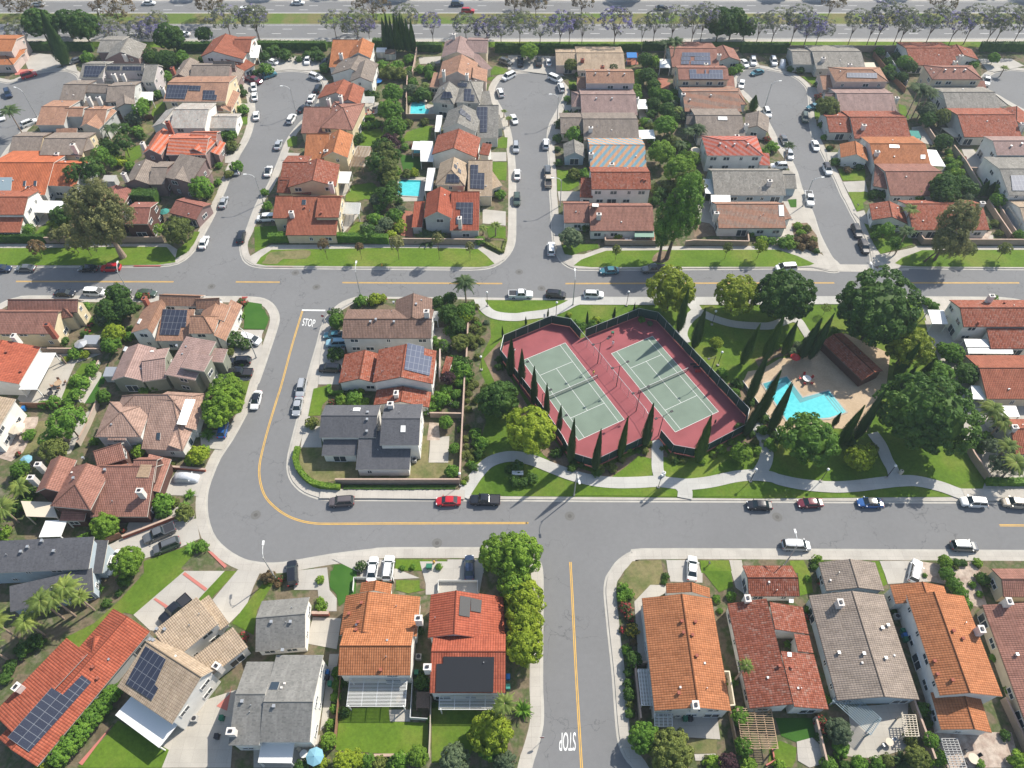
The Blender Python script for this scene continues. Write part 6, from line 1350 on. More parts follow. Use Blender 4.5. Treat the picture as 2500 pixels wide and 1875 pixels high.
# garden shrubs and trees: kind, leaf, then tile:  x,y,width ...
GREEN = """
round dk A: 330,200,300 560,190,250 700,225,270 1430,320,270 1720,290,150 | pine dk A: 1400,500,190 1280,480,150
shrub md A: 1530,490,130 1325,660,110 1400,650,110 1330,800,90 1200,890,130 1240,870,80 1150,1100,90 1840,1540,60 2050,930,100 1950,1150,90 2090,590,100 1900,1140,80 1850,1400,60 2000,1410,110 740,490,110 1100,1400,90
shrub yl A: 640,875,85 1010,1360,110 950,1310,100 | shrub gr A: 1135,1000,140 1540,1110,150 | loose dk A: 770,1430,220 640,1480,210 1040,1215,180 905,1225,130 1045,1100,130 | loose md A: 850,1310,160 1190,930,150 940,1370,110
shrub ol A: 1955,1240,110 1150,1110,80 1930,1470,80 880,1180,80 | round md A: 1700,1590,225 | shrub dk A: 1180,1140,90 960,1300,110 1330,560,90 2060,790,60 2020,740,60 1990,680,60 1700,500,50
shrub dk B: 90,480,100 170,440,110 260,470,120 540,480,110 600,580,100 880,1170,100 1010,810,90 1100,1500,120 1430,800,140 1370,830,90 1310,850,70 20,620,60 450,470,90 520,430,80 200,400,80
shrub md B: 100,595,120 1090,560,110 1170,590,100 1310,500,90 1210,560,110 960,780,90 1340,700,90 1400,590,80 1470,590,90 1320,600,70 1490,640,90 900,1050,80 970,1060,80 1040,1050,80 990,1000,60 90,1630,70 2080,1640,90 1270,1250,70 1240,1190,60
round md B: 1170,790,200 1150,930,230 1190,1080,210 | loose dk B: 1030,1380,200 1090,1260,200 1180,1320,150 1180,1600,160 1080,1640,140 | loose ol B: 1110,1300,210 1130,1420,190 1160,1520,160 | round br B: 1140,1140,130 1200,1450,100
loose pu B: 1150,1220,190 | shrub gr B: 1320,760,110 1500,560,80 1300,640,80 | shrub yl B: 1350,1460,80 1010,1040,50 | shrub ol B: 1210,560,90 1140,620,130 1240,630,120 1300,1040,80 1440,1035,70 1130,1330,80 1290,1470,90 | shrub rf B: 1330,1230,40 | shrub dk B: 380,505,60 850,1210,70
round br C: 180,430,170 | round md C: 1330,1060,200 1240,790,130 1330,820,140 | round br C: 1300,1290,240 1450,1430,270 1550,1340,140 | round ol C: 530,550,130 1540,1560,270 | pine dk C: 885,590,110
round dk C: 1790,200,290 1900,190,280 2010,240,190 | round dk C: 1180,640,160 1160,510,140 1340,930,160 1230,720,130 1230,880,130 1400,1000,110 | shrub br C: 1230,530,120 1100,630,90 1230,720,90 1080,760,100 | shrub gr C: 1460,965,120 1180,1040,80 1280,1030,70 1390,880,90
shrub md C: 1100,700,90 1090,810,90 1150,1030,90 1120,1100,60 1250,930,90 1400,790,80 1420,850,80 500,840,60 550,1140,160 640,1470,100 680,1000,60 1210,1190,70 1470,1300,80 1500,1230,90 1950,580,80 1900,600,80
shrub ol C: 570,1130,140 560,1470,110 1360,1180,110 1420,1230,100 1200,1070,80 1560,1060,90 1600,1090,90 1560,1540,90 1350,1570,130 1240,1600,110 | shrub dk C: 430,1050,70 420,1170,80 430,1380,70 500,960,60 545,740,60 570,940,70 590,640,60 420,1260,50 560,730,40 1180,900,90 1210,960,90 1620,1620,100 1290,1640,120
round md D: 1200,530,140 1960,490,110 | round dk D: 1250,560,130 1180,650,100 1400,1010,150 1530,1200,150 1540,1570,260 | round ol D: 555,905,215 1520,990,160 | shrub md D: 1350,550,90 990,440,90 1080,590,90 1660,1030,90 1580,1360,70 1600,1420,90 1570,1290,60 520,1160,50 1780,550,80 1000,1640,60
round gr D: 1390,930,170 1530,1190,140 | shrub br D: 1650,1470,110 1640,1390,90 1570,1410,50 1680,1340,60 | round br D: 2010,1590,150 | shrub dk D: 470,720,60 500,1060,60 620,1370,85 690,1370,70 815,1415,70 1020,620,90 1100,640,100 960,1620,80 570,1250,50 560,1060,60 1060,520,80 1130,480,70 1500,1240,90 1760,1600,150 1700,1540,130 1790,540,70 320,600,70 240,590,60
shrub yl D: 1020,1615,70 1580,1330,60 | shrub rf D: 480,830,70 40,1180,60 1700,1340,50 | shrub bn D: 720,1440,70 590,1240,50 | shrub md D: 90,1240,110 30,1290,70 1430,1450,80
loose eu E: 560,370,150 470,400,130 620,470,140 | round ol E: 1500,360,270 | round md E: 240,350,115 | round dk E: 520,230,200 | shrub yl E: 500,305,140 | loose br E: 1350,350,120
round dk E: 990,900,230 900,1010,200 1060,1010,200 960,1080,170 | shrub gr E: 890,1090,170 | round yl E: 960,1230,200 | round md E: 935,1320,170 | shrub md E: 725,1005,95 640,1385,120 1180,910,70 2030,1080,70 1090,1250,90 780,1530,110 790,1480,60 760,1580,80 640,1620,100 2040,1480,50 950,1140,120
shrub yl E: 720,1400,80 560,1440,60 | shrub rf E: 1240,910,70 2045,960,85 760,1150,50 740,1200,50 | shrub wf E: 1980,1280,160 2080,1320,110 | shrub dk E: 1100,1190,70 850,1280,90 540,1290,80 480,1300,60 1760,60,60 1170,1000,50 710,1230,60 | shrub ol E: 700,1120,60 1940,1380,80
round md F: 1790,1050,170 | round yl F: 1780,1080,150 | round dk F: 1640,1060,200 1720,1160,160 1560,960,120 1650,930,130 | shrub dk F: 970,380,160 690,1400,130 1040,100,100 1560,1030,90 1690,1470,130 1780,1480,120 | loose dk F: 1140,70,190 | round gr F: 1040,100,130 1110,300,140 1050,360,110
shrub md F: 1020,260,130 1190,240,140 1060,160,100 900,950,110 1520,1290,90 1740,1540,170 1600,1330,110 1790,1580,130 2080,60,80 1900,440,90 115,150,85 1890,1150,60 1640,1200,80 1690,1250,80 1830,990,80 | round md F: 700,1120,150 | shrub wf F: 690,1060,110 1790,1200,60
shrub gr F: 1230,190,100 1610,1340,110 940,340,90 1700,1100,90 1960,1130,50 | shrub yl F: 1230,330,110 1020,940,120 1080,930,80 1160,390,90 1000,300,60 | round ol F: 1740,1300,160 1820,1270,110 | loose pu F: 1640,1600,130 | shrub br F: 1760,1010,90 1700,1600,120 | shrub ol F: 1880,995,50 1870,1110,60 1850,1180,70 1900,1210,70 1880,1260,60 1920,1290,60 1860,1330,60 1890,1420,60 1940,1180,50
shrub bn F: 1800,60,60 1880,1160,50 1200,330,80 | shrub dk F: 230,60,60 1230,110,60 1440,1290,60
round gl G: 1380,860,425 1930,895,400 | round gr G: 535,420,200 | shrub dk G: 655,320,95 1030,385,50 1240,110,90 700,1170,60 640,1160,60 600,1150,50 | shrub yl G: 927,405,75 740,1120,80 515,1060,48 | shrub md G: 2050,390,60 1130,1110,60 790,1140,70 1430,380,50 500,200,50 | round yl G: 1757,1305,125
shrub br G: 2140,440,90 | shrub gr G: 1800,1560,80 1200,1140,50
shrub br H: 300,325,75 330,385,75 20,435,70 240,480,90 | shrub md H: 80,445,80 170,460,100 225,430,90 975,340,90 960,400,80 110,1330,70 340,1330,60 | shrub dk H: 460,530,55 940,50,80 1010,50,80 1900,330,60 | shrub bn H: 360,420,80 420,480,90 330,500,70 300,440,70 | shrub ol H: 380,340,70 430,440,70 290,480,60 1960,300,70 2000,380,60
pine dk H: 190,900,540 985,1030,735 | round gl H: 1230,1330,440 | loose md H: 1120,470,150 1050,350,140 | round dk H: 1540,70,240 | round md H: 1320,60,110 2170,395,100 1990,95,140 | shrub yl H: 1980,190,60 | shrub gr H: 1740,75,90 260,1380,80 300,1330,90 380,1300,60
round md H: 1600,1390,200 1500,1560,230 | round dk H: 1730,1560,220 | shrub md H: 1450,1000,90 1390,960,80 1530,1350,110 1960,920,60 1640,1430,100 530,1270,60 620,1210,70 | airy ol H: 545,1010,100
pine dk L: 1390,320,770 | round md L: 400,530,480 | round yl L: 820,690,240 | loose yl L: 900,640,150 | shrub dk L: 730,540,110 10,370,60 110,500,80 1760,20,120 | shrub md L: 60,560,100 90,600,70 60,460,60 1820,560,110 1840,620,70 1900,500,80 | shrub br L: 470,1550,90 1820,1570,75 | shrub dk L: 1640,1568,75 1700,1568,65 440,1600,60
loose gr L: 1930,580,160 2000,740,190 2120,760,180 | shrub ol L: 930,600,90 20,430,50 1640,1600,50 | round br L: 1545,1560,130
round dk J: 2040,190,330 | round ol J: 1960,110,110 | round md J: 1620,385,130 1690,605,110 1670,800,130 | shrub md J: 1480,260,130 1580,190,150 850,180,150 1620,110,110 1700,150,100 1560,250,80 1740,440,60 | shrub br J: 740,200,110 930,215,90 860,230,80 1770,890,50
shrub ol J: 1820,20,70 1830,90,70 1810,140,60 1800,200,50 1815,275,60 1800,420,50 1790,520,60 1795,580,50 1845,620,50 1800,640,50 1760,660,60 1830,680,60 490,390,110 1790,860,50 1870,200,60 1870,60,60 | shrub rf J: 660,215,60 | shrub wf J: 905,1600,95 1650,220,60 | shrub yl J: 900,120,60
shrub dk J: 800,150,70 1700,240,80 640,130,50 1900,650,90 1850,760,80 1880,560,90 | shrub md J: 1920,560,120 1870,480,110 1820,740,70 1340,1600,50 1250,1610,50 1560,1600,60 1740,60,90
round yl K: 190,450,450 | round dk K: -60,190,340 | round br K: 1970,640,190 | shrub ol K: 1155,625,70 1385,680,75 1480,700,65 1190,560,60 880,770,90 960,700,60 780,780,75 1740,660,50 2090,545,60 1300,600,40 | shrub br K: 1640,710,65 1730,650,50 1800,610,80 1880,550,55 1020,610,60 2100,620,80
shrub dk K: 420,640,90 560,740,80 620,740,60 750,810,80 80,760,110 200,860,100 60,880,110 130,890,90 10,780,70 1950,420,70 2040,200,80 2160,350,80 1920,60,80 1360,590,60 1100,620,60 480,600,60 1560,640,60 2050,480,70 | round br K: -80,1500,360 100,1500,420
shrub dk Q: 620,1400,70 480,1290,60 1420,1340,60 1480,1330,50 60,560,60 60,620,70 1790,670,60 1880,720,50 1920,760,60 1850,790,50 1990,890,80 2070,1020,60 | shrub md Q: 1780,670,90 1880,820,80 2090,1110,90 650,280,60 690,310,70 780,290,70
round yl O: 150,240,350 140,420,360 140,610,390 | round br O: 60,110,320 | shrub md O: 975,150,100 1020,190,90 960,220,90 1000,660,80 1890,930,90 1880,210,80 1760,230,70 1790,330,50 | shrub rf O: 990,310,110 1025,390,80 965,490,55 | shrub yf O: 1045,500,110 | shrub bn O: 1060,595,60
round dk O: 1060,740,150 | round md O: 1150,1400,280 | round ol O: 1380,1520,400 | shrub dk O: 1020,850,90 1020,950,90 1025,1040,110 1330,40,60 1320,90,50 1030,1200,80 | shrub ol O: 1030,1120,70 1700,1600,90 | round md O: 1970,1230,175 1990,1480,180 | shrub br O: 1730,1620,140 2030,1640,140 | loose pu O: 1860,1620,190
round yl N: 2000,1360,380 | round gr N: 1690,1580,260 2110,1600,220 | round br N: 1390,1560,185 630,1430,150 | round yl N: 770,1610,230 | shrub yl N: 870,1580,140 560,1630,130 | round md N: 2000,1500,230 | shrub ol N: 1060,1620,120 | shrub md N: 1240,1600,160 960,1600,120 700,850,90 700,960,90 690,1060,90 680,1160,80 650,1290,90 1480,1250,60
shrub dk N: 1420,940,140 760,930,80 1150,1630,90 400,1650,130 1400,500,60 1520,1120,50 760,1190,90 1430,830,60 | shrub br N: 570,300,110 560,250,70 560,70,70 | shrub bn N: 120,50,110 200,110,60 | shrub rf N: 220,65,70 | round yl M: 360,1640,130
round br N: 2100,260,150 | round yl N: 2170,300,150 | loose pa M: 930,200,1
round md M: 930,1040,180 860,1140,180 770,1230,200 680,1350,200 590,1450,200 500,1550,200 1000,1000,110 | round br M: 820,1100,110 700,1250,120 610,1380,120 | shrub gr M: 1940,500,90 | shrub rf M: 2040,560,100 | shrub dk M: 1050,70,120 300,600,150 90,800,110 50,900,110 1000,180,60 200,660,140 900,270,80 480,1640,110
loose md I: 560,380,310 430,520,190 | loose ol I: 450,620,240 680,270,120 | round md I: 170,780,170 870,165,140 | shrub md I: 640,150,120 700,60,120 580,210,90 460,220,120 370,240,80 250,490,100 1290,80,90 1220,110,90 1220,90,60 1380,1080,200 1700,1430,110 290,1180,60 800,545,80 730,1340,60 690,1370,80
round br I: 1170,625,140 880,1260,240 1080,1560,280 | round yl I: 1670,660,190 | round br I: 1920,110,300 1890,220,330 1840,320,280 | shrub br I: 1720,620,100 1610,700,100 40,1440,140 20,1320,130 | shrub ol I: 1560,1150,150 1460,735,55 1470,1060,90 | shrub dk I: 150,860,110 240,980,130 200,1080,140 120,1140,100 1380,1150,120 | shrub rf I: 150,650,50 1640,640,70 1040,1290,50
shrub md P: 660,1490,150 1350,1170,125 1500,1570,130 560,1630,140 820,1630,150 970,1630,120 550,1090,80 390,320,60 | round gr P: 650,1350,220 | shrub rf P: 490,1270,105 520,1340,90 380,380,50 490,80,50 | round ol P: 1310,1570,210 | round md P: 1430,1430,145 | shrub ol P: 1250,1420,110 1060,1600,110 | shrub br P: 2180,1620,170 2085,1000,80 1420,1600,80 150,1640,110
round md P: 1560,20,140 1620,110,140 1680,190,140 1710,280,130 | shrub md P: 220,610,60 1960,730,70 1840,1620,80 390,60,60 1840,190,60 1380,30,40 1780,110,60 | shrub dk P: 1390,1280,90 700,1640,90 500,1400,90 1860,70,120 1120,330,50 1330,1280,60 2050,1380,90
"""
for line in GREEN.strip().split('\n'):
    for seg in line.split('|'):
        a = seg.split()
        kind, mat, t = a[0], a[1], a[2].rstrip(':')
        for q in a[3:]:
            x, y, w_ = map(float, q.split(','))
            if w_ < 5: continue
            if kind == 'shrub': SHR.append((w_ * (1 / 3.16 if t == 'Q' else TS), mat, t, x, y, w_))
            else: crown_tree(kind, mat, t, x, y, w_)
SHR.sort(key=lambda q: -q[0])
for q in SHR[:298]: crown_tree('shrub', *q[1:])
def undergrowth(rest):
    keys = []; vs, fs, ms = [], [], []
    src = [CROWN['shrub%d' % i] for i in range(4)]; D0 = [([v.co.copy() for v in m.vertices], [tuple(p.vertices) for p in m.polygons]) for m in src]
    for _, mat, t, x, y, w_ in rest:
        P = at(*T(t, x, y), KERB + .5); D = w_ * (1 / 3.16 if t == 'Q' else TS) * project(P)[2] / FPX; V, F = rt.choice(D0); a = rt.uniform(0, 6.28); ca, sa = math.cos(a) * D / 2, math.sin(a) * D / 2
        if mat not in keys: keys.append(mat)
        b = len(vs); k = keys.index(mat)
        vs += [(P.x + v.x * ca - v.y * sa, P.y + v.x * sa + v.y * ca, KERB + D * .3 + v.z * D / 2) for v in V]; fs += [tuple(i + b for i in f) for f in F]; ms += [k] * len(F)
    me = bpy.data.meshes.new('undergrowth'); me.from_pydata(vs, [], fs)
    for k in keys: me.materials.append(LM[k])
    me.polygons.foreach_set('material_index', ms); o = link(bpy.data.objects.new('undergrowth', me)); tag(o, "scattered small garden plants filling the beds between the houses", 'undergrowth', None, 'stuff')
undergrowth(SHR[298:])
# foot, top, width
FEET = """
cyp cy A: 560,550,370,100,150
cyp cy B: 1120,430,1100,150,60 1145,425,1130,115,60 1175,430,1165,140,60 1205,430,1195,120,60 1230,435,1222,135,60 1260,435,1255,120,60 1290,440,1288,135,60 1315,440,1310,170,60 1340,440,1332,165,60 1352,440,1350,215,50
cyp dk C: 2060,935,2115,805,90
cyp cy D: 1850,1650,1960,1530,80 1900,1655,2000,1540,70
cyp cy Q: 145,690,140,380,70 232,745,232,480,62 325,905,330,632,65 425,1010,430,752,56 515,1130,520,912,54 605,1360,640,1030,72 795,1420,835,1090,78 985,1325,1030,1012,72 1180,1230,1243,910,80 1590,1350,1672,1012,95 1440,350,1520,20,80 1560,470,1635,160,85 1930,600,2055,275,90 2110,560,2260,220,90 1980,880,2140,480,90 2060,1010,2225,640,100 1950,1150,2110,850,80 2150,1110,2300,760,90
cyp cy Q: 88,390,92,300,20 265,297,265,230,20 432,237,430,165,20 735,287,738,190,24 940,252,945,155,28 1095,200,1095,125,20
cyp cy H: 180,1400,300,1125,90 330,1430,470,1100,105 400,1440,575,1050,95 1120,1600,1290,1300,100 1180,1680,1290,1510,80 1330,1610,1435,1430,80
cyp cy L: 60,440,262,40,65 600,410,675,295,55 650,570,825,250,90 790,520,1040,105,100
jac ja A: 205,360,170,200,180 940,330,900,180,180 1200,320,1220,170,200 1950,320,1960,70,220 2190,360,2170,100,180 1370,300,1300,120,150
jac jp A: 1290,330,1290,170,170
jac ja B: 50,340,20,60,200 695,320,690,110,170 880,320,880,120,230 1790,325,1790,140,190 2085,395,2100,150,200 1300,300,1290,60,200
jac jp B: 1515,395,1515,125,150 975,330,970,170,120 1965,340,1960,170,200
jac ja C: 100,385,120,110,200 270,400,290,160,180 515,385,560,130,150 620,410,660,140,160 1120,400,1130,170,120 1220,385,1260,110,170 1370,390,1400,80,200 1540,390,1580,90,200 1615,385,1660,50,180 2090,385,2140,130,170
jac jp C: 435,405,450,120,200 890,410,930,90,230
jac ja D: 70,395,110,110,200 235,395,280,80,200 450,390,520,170,170 720,395,780,110,170 950,395,1010,40,230 1100,395,1150,80,190 1150,395,1250,120,200 1370,395,1440,90,200 1700,375,1800,80,220 1880,390,1960,130,180 1950,390,2050,80,230 2110,385,2190,70,200
jac jp D: 350,400,430,140,200 880,390,910,130,170 1570,390,1640,120,190
jac bn A: 260,140,200,-80,240 1000,160,910,-60,260 1810,160,1700,-60,200
jac bn B: 1010,150,990,-60,230 2200,140,2180,-60,160
jac bn C: 235,150,240,-40,160 617,160,620,-60,170 110,90,80,-60,150
jac bn D: 540,190,650,-70,180 1470,140,1530,-60,180
palm pd A: 185,1120,95,905,220 1000,1200,930,1060,190
palm pd C: 1305,575,1340,330,170 1378,575,1415,320,200 1580,1200,1640,1060,190 1500,1220,1510,1090,150 1440,1290,1480,1200,150
palm pa C: 1420,1010,1440,910,110
palm pd D: 1210,1000,1270,700,220 1260,1000,1340,720,200 1310,1000,1420,740,210 180,1380,215,1200,130
palm pa D: 1140,1240,1150,1170,80 2010,640,2020,560,90 1700,1390,1720,1370,60
palm pd F: 1790,960,1770,760,240
palm pa F: 2040,400,2040,300,130 1935,390,1935,320,100
palm pa B: 2110,990,2110,930,70 2150,1060,2150,990,80 1450,790,1450,700,100
palm pa E: 560,1480,560,1400,10
palm pa H: 1180,330,1240,150,170
palm pd H: 1120,560,1100,330,190
palm pa M: 740,300,640,110,300 540,400,430,220,300 640,380,550,200,260 150,560,50,400,310 380,540,290,400,260 90,760,10,600,290 800,330,760,200,200
palm pa I: 260,1010,190,900,240 160,1230,80,1080,270 60,1330,0,1200,240
palm pa O: 1905,930,1920,770,150
palm pa L: 1800,450,1880,240,260 1900,520,1960,350,220 1950,720,1960,560,220 2010,860,2020,700,260
palm pa N: 2120,1260,2150,1090,220 2080,1240,2100,1130,160
fern pa B: 1440,800,1440,700,110
fern pd F: 1480,430,1480,300,270
fern pa F: 1430,430,1430,320,180 1560,420,1560,330,180 1790,430,1790,390,90
fern pa A: 740,520,740,470,130
fern md I: 1760,490,1760,440,170 1620,1450,1620,1400,150 1610,1000,1610,950,120 1560,1100,1560,1060,120 200,960,200,900,160
fern md M: 850,150,850,110,100
fern pd P: 1170,1600,1170,1540,210
fern pa P: 900,290,900,250,130 960,290,960,250,80
fern md O: 120,1180,120,1080,200
fern pa H: 1480,480,1480,420,120
young bn E: 355,575,225,450,130
young eu E: 775,575,690,420,120
young bn F: 620,600,592,435,90 910,600,895,465,70
young eu F: 1225,600,1195,410,120 1565,600,1555,390,92 1825,600,1830,460,78
young ol G: 905,610,905,490,80 1828,595,1852,468,78
young yl G: 2100,592,2170,450,110
young ol H: 1700,600,1760,475,110 1990,600,2060,475,105
"""
for line in FEET.strip().split('\n'):
    a = line.split(); kind, mat, t = a[0], a[1], a[2].rstrip(':')
    for q in a[3:]:
        bx, by, tx, ty, w_ = map(float, q.split(','))
        base_tree(kind, mat, t, bx, by, tx, ty, w_)
big_tree("tall pale eucalyptus with a thick leaning trunk on the left verge", 'eu', ('E', 1040, 580), [('E', 870, 290, 330, 11), ('E', 700, 130, 280, 14), ('E', 960, 190, 260, 13), ('E', 760, 330, 280, 9), ('E', 830, 40, 220, 16), ('E', 960, 370, 160, 9)], .8)
big_tree("tall green eucalyptus on the verge above the courts, right trunk of two", 'md', ('G', 1335, 600), [('G', 1500, 120, 290, 15), ('G', 1540, -30, 210, 18), ('G', 1450, 290, 240, 11), ('G', 1530, 240, 200, 12)], .5, bark='bark')
big_tree("lower green eucalyptus on the verge above the courts, left trunk of two", 'md', ('G', 1270, 620), [('G', 1350, 210, 190, 12), ('G', 1340, 330, 220, 9), ('G', 1300, 430, 120, 7)], .42, bark='bark')
big_tree("airy leaning eucalyptus in front of the red corner ranch, twin trunk on the right", 'eu', ('H', 1455, 605), [('H', 1660, 270, 300, 10), ('H', 1600, 410, 260, 8), ('H', 1740, 220, 190, 12)], .36, bark='bark')
big_tree("thinner leaning eucalyptus in front of the red corner ranch, twin trunk on the left", 'eu', ('H', 1370, 615), [('H', 1560, 470, 190, 7), ('H', 1680, 480, 160, 7)], .26, bark='bark')
# beyond the highway: trees whose shade falls on the far lanes
for i in range(26):
    x = -320 + i * 26 + rt.uniform(-6, 6); D = rt.uniform(9, 14); root = empty('tree', (x, wy(-24) + rt.uniform(-3, 6), .1), rt.uniform(0, 6)); z = D * .62
    inst('crown', CROWN['round%d' % (i % 4)], root, Matrix.Translation((0, 0, z)) @ Matrix.Scale(D * .5, 4), {0: LM['dk' if i % 3 else 'ol']}); inst('trunk', TRUNK[i % 3], root, Matrix.Diagonal((D * .5, D * .5, z, 1)))
    register(root, 'leafy shade tree', 'tree', root.location, 'trees beyond the highway')

hedge("long clipped green hedge in front of the large orange red roofed house", "F 135,450 500,440 900,450 1140,462", 1.6, 2.3, 'md')
hedge("dark hedge along the left end of the top street footway", "E -200,455 200,452 400,455", 1.2, 2.3, 'dk')
hedge("clipped dark green hedge block between the dark brown house and garage", "E 1150,120 1350,130", 3.2, 3.6, 'dk')
hedge("curved low green hedge on the lawn inside the road bend", "J 378,610 358,690 375,770 430,850 500,905 600,935 735,945", 1.1, 1.1, 'br', 3)
hedge("short green hedge beside the driveway of the solar grid house", "J 640,85 640,150 760,150", .8, .9, 'md')
hedge("yellowish low hedge around the corner bed by the middle cul-de-sac", "F 1945,470 2100,550 2125,440", .7, .8, 'ol')
hedge("dark highway hedge behind the two ficus trees at far left", "A 250,425 500,428 800,430", 1.6, 2.6, 'dk')
hedge("dark highway hedge between the balcony house and the orange L-shaped house", "A 1500,430 1700,430 | B 80,420 350,422 620,425", 1.8, 2.8, 'dk')
hedge("dark highway hedge by the black cypress row", "B 1010,405 1110,408", 1.8, 3.0, 'dk')
hedge("dark highway hedge at the head of the middle cul-de-sac, left part", "B 1375,430 1590,435", 1.8, 2.6, 'dk')
hedge("dark highway hedge at the head of the middle cul-de-sac, right part", "B 2035,440 2212,445 | C 400,445 440,445", 1.8, 2.8, 'dk')
hedge("dark highway hedge behind the long tan ranch", "C 440,432 800,432 1120,432", 1.0, 2.2, 'dk')
hedge("dark highway hedge between the brick patio and the right cul-de-sac", "C 1130,425 1400,420 1440,425", 1.8, 2.6, 'dk')
hedge("dark highway hedge at the head of the fourth cul-de-sac", "C 1950,440 2212,445 | D 80,445 210,445", 1.8, 3.0, 'dk')
hedge("dark highway hedge at the top right corner", "D 1830,430 2212,432 2500,432", 1.8, 2.8, 'dk')
hedge("olive hedge between the back gardens right of the dark taupe gabled house", "B 1070,650 1180,655 1290,660", 2.2, 2.2, 'ol')
hedge("green hedge above the brown hipped house lawn", "B 850,1020 1020,1025", 1.0, 1.5, 'md')
hedge("low dark planting under the wall inside the road bend", "J 760,940 1200,945 1700,940", .9, .4, 'dk')
hedge("low dark hedge at the right edge below the fan palms", "L 1880,900 2212,905 2400,905", 1.4, 1.3, 'md')
hedge("clipped front hedge of the three chimney house by the low brick wall", "I 1500,1180 1620,1140", 1.0, 1.0, 'ol')

# ------------------------------------------------------------------ walls and fences
wall("tan block wall behind the small trees on the left verge", "E 400,462 780,460 1390,458")
wall("tan block wall in front of the dark red corner house", "F 1150,470 1400,472 1935,478")
wall("low block wall of the walled patio ranch", "G 812,400 818,480 1275,482", 1.5)
wall("block wall in front of the chequered roof ranch", "G 1490,490 1560,480 2020,490 2010,400", 1.6)
wall("block wall in front of the red corner ranch", "H 1290,400 1345,475 1900,478 2600,480")
wall("long block wall below the slate house in the bend", "J 700,905 1200,905 1738,905", 1.7)
wall("block wall between the centre houses and the park", "F 1810,1160 1795,1500 1780,1659 | J 1768,300 1740,890", 1.8)
wall("short block wall above the dry garden of the slate house", "J 1490,345 1768,350", 1.6)
wall("pale back wall between two gardens left of the middle cul-de-sac", "B 1380,430 1355,580 1340,650")
wall("pale back wall lower half left of the middle cul-de-sac", "B 1295,860 1290,1010 1535,1010", 1.8, cap=None)
wall("block wall below the plain red roofed house garden's upper edge", "E 345,1392 860,1396", 1.6)
wall("slanting block wall beside the walkway of the pink grey house", "E 850,1480 760,1659 | I 720,100 680,220", 1.0, mat='wall_w')
wall("pale slanting wall left of the cream balcony house", "I 840,245 760,430 680,590", 1.5, mat='wall_t')
wall("short brick red fence above the feathery garden tree", "I 200,262 330,265 520,260", 1.7, .1, 'fence_wood', None, 'fence', 'garden_fence')
wall("low red brick wall along the driveway with two dark vehicles", "I 1050,1365 1250,1290 1480,1200 1640,1170", .9, .3, 'chim_r')
wall("low red brick wall above the silver covered car", "I 1440,775 1740,800", .8, .3, 'chim_r')
wall("dark fence panel beside the slate and blue house", "I 850,1430 1040,1355", 1.8, .12, 'fence_wood', None, 'fence', 'garden_fence')
wall("slanting pale wall at the right edge of the park", "L 1690,570 1760,700 1885,880", 1.9)
wall("tan wall right of the red corner ranch", "H 1885,140 1960,260 2075,430", 1.7)
wall("long brown wall between the two right gardens", "H 1920,100 2130,430", 1.7, mat='wall_t')
wall("brown highway wall above the grey tan ranch", "D 220,440 700,442 1240,440", 2.2, .2, 'blockwall', None)
wall("red brown back fence between the right hand ranches", "D 930,480 1040,620 1200,790", 1.7, .1, 'fence_wood', None, 'fence', 'garden_fence')
wall("white back fence beside the red brown fence", "D 1040,480 1130,620 1215,730", 1.6, .08, 'white', None, 'fence', 'garden_fence')
wall("brown back wall right of the palm shadow ranch", "D 1345,1060 1450,1220", 1.7)
wall("pale zigzag wall among the yellow green shrubs", "D 1600,1270 1700,1400 1840,1640", 1.6, mat='wall_t')
wall("white wall in front of the gridded solar edge house", "D 1740,1455 1930,1462", 1.5, mat='wall_t')
wall("wooden fence left of the mown back lawn", "N 745,900 720,1150 690,1490", 1.6, .08, 'fence_wood', None, 'fence', 'garden_fence')
wall("white fence between the two pergola gardens", "N 1345,920 1325,1250 1470,1260", 1.3, .08, 'white', None, 'fence', 'garden_fence')
wall("fence right of the mown back lawn", "N 1500,1080 1492,1350 1482,1580", 1.6, .1, 'wall_t', None, 'fence', 'garden_fence')
wall("low red brick border below the mown back lawn", "N 850,1560 1300,1555", .4, .3, 'chim_r')
wall("tan curved wall around the side street pergola", "O 1190,790 1060,800 1085,1050 1110,1260", 1.7)
wall("white open sided yard wall of the orange side street house", "O 1740,880 1840,880 1885,1160 1760,1165", 2.2, .2, 'wall_c', None)
wall("dark back wall right of the orange side street house", "O 1860,1200 1925,1540", 1.7, .15, 'wood', None, 'fence', 'garden_fence')
wall("brown wall between the blue lattice ranch and the white side wall house", "P 1240,1100 1350,1400 1420,1600", 1.7)
wall("orange brown wall at the bottom right beside a long bench", "P 2010,1090 2130,1350 2220,1560", 1.7)
wall("wall between the turf garden and the blue lattice ranch", "P 430,1250 480,1450 520,1620", 1.5, mat='wall_t')
wall("white railing in front of the orange house with a white pergola", "N 840,180 850,70 1180,70 1185,100", 1.0, .06, 'white', None, 'railing', 'railing')
wall("white railing over the drive of the wide black solar array house", "N 1555,180 1560,95 1890,95 1888,180", 1.0, .06, 'white', None, 'railing', 'railing')
wall("red brick gate wall between the two front patios", "N 500,370 640,372", 1.1, .4, 'chim_r')
wall("pale pool yard fence among the cypresses", "K 1970,60 2090,230 2212,400 | L 150,560", 1.1, .04, 'metal', None, 'fence', 'garden_fence')
wall("wooden side fence right of the weathered timber pergola", "P 30,1640 100,1600 80,1500", .5, .2, 'redband', None, 'garden edging', 'edging')
wall("pink wall beside the red house with a solar grid", "F 1575,1400 1570,1640", 1.8, .25, 'wall_p', None)
wall("tan wall behind the pink gabled house garden", "B 1290,870 1300,660", 1.7)
wall("brown fence between the beige house and the orange one", "A 980,1010 1070,1010 1070,1000", 1.6, .1, 'fence_wood', None, 'fence', 'garden_fence')
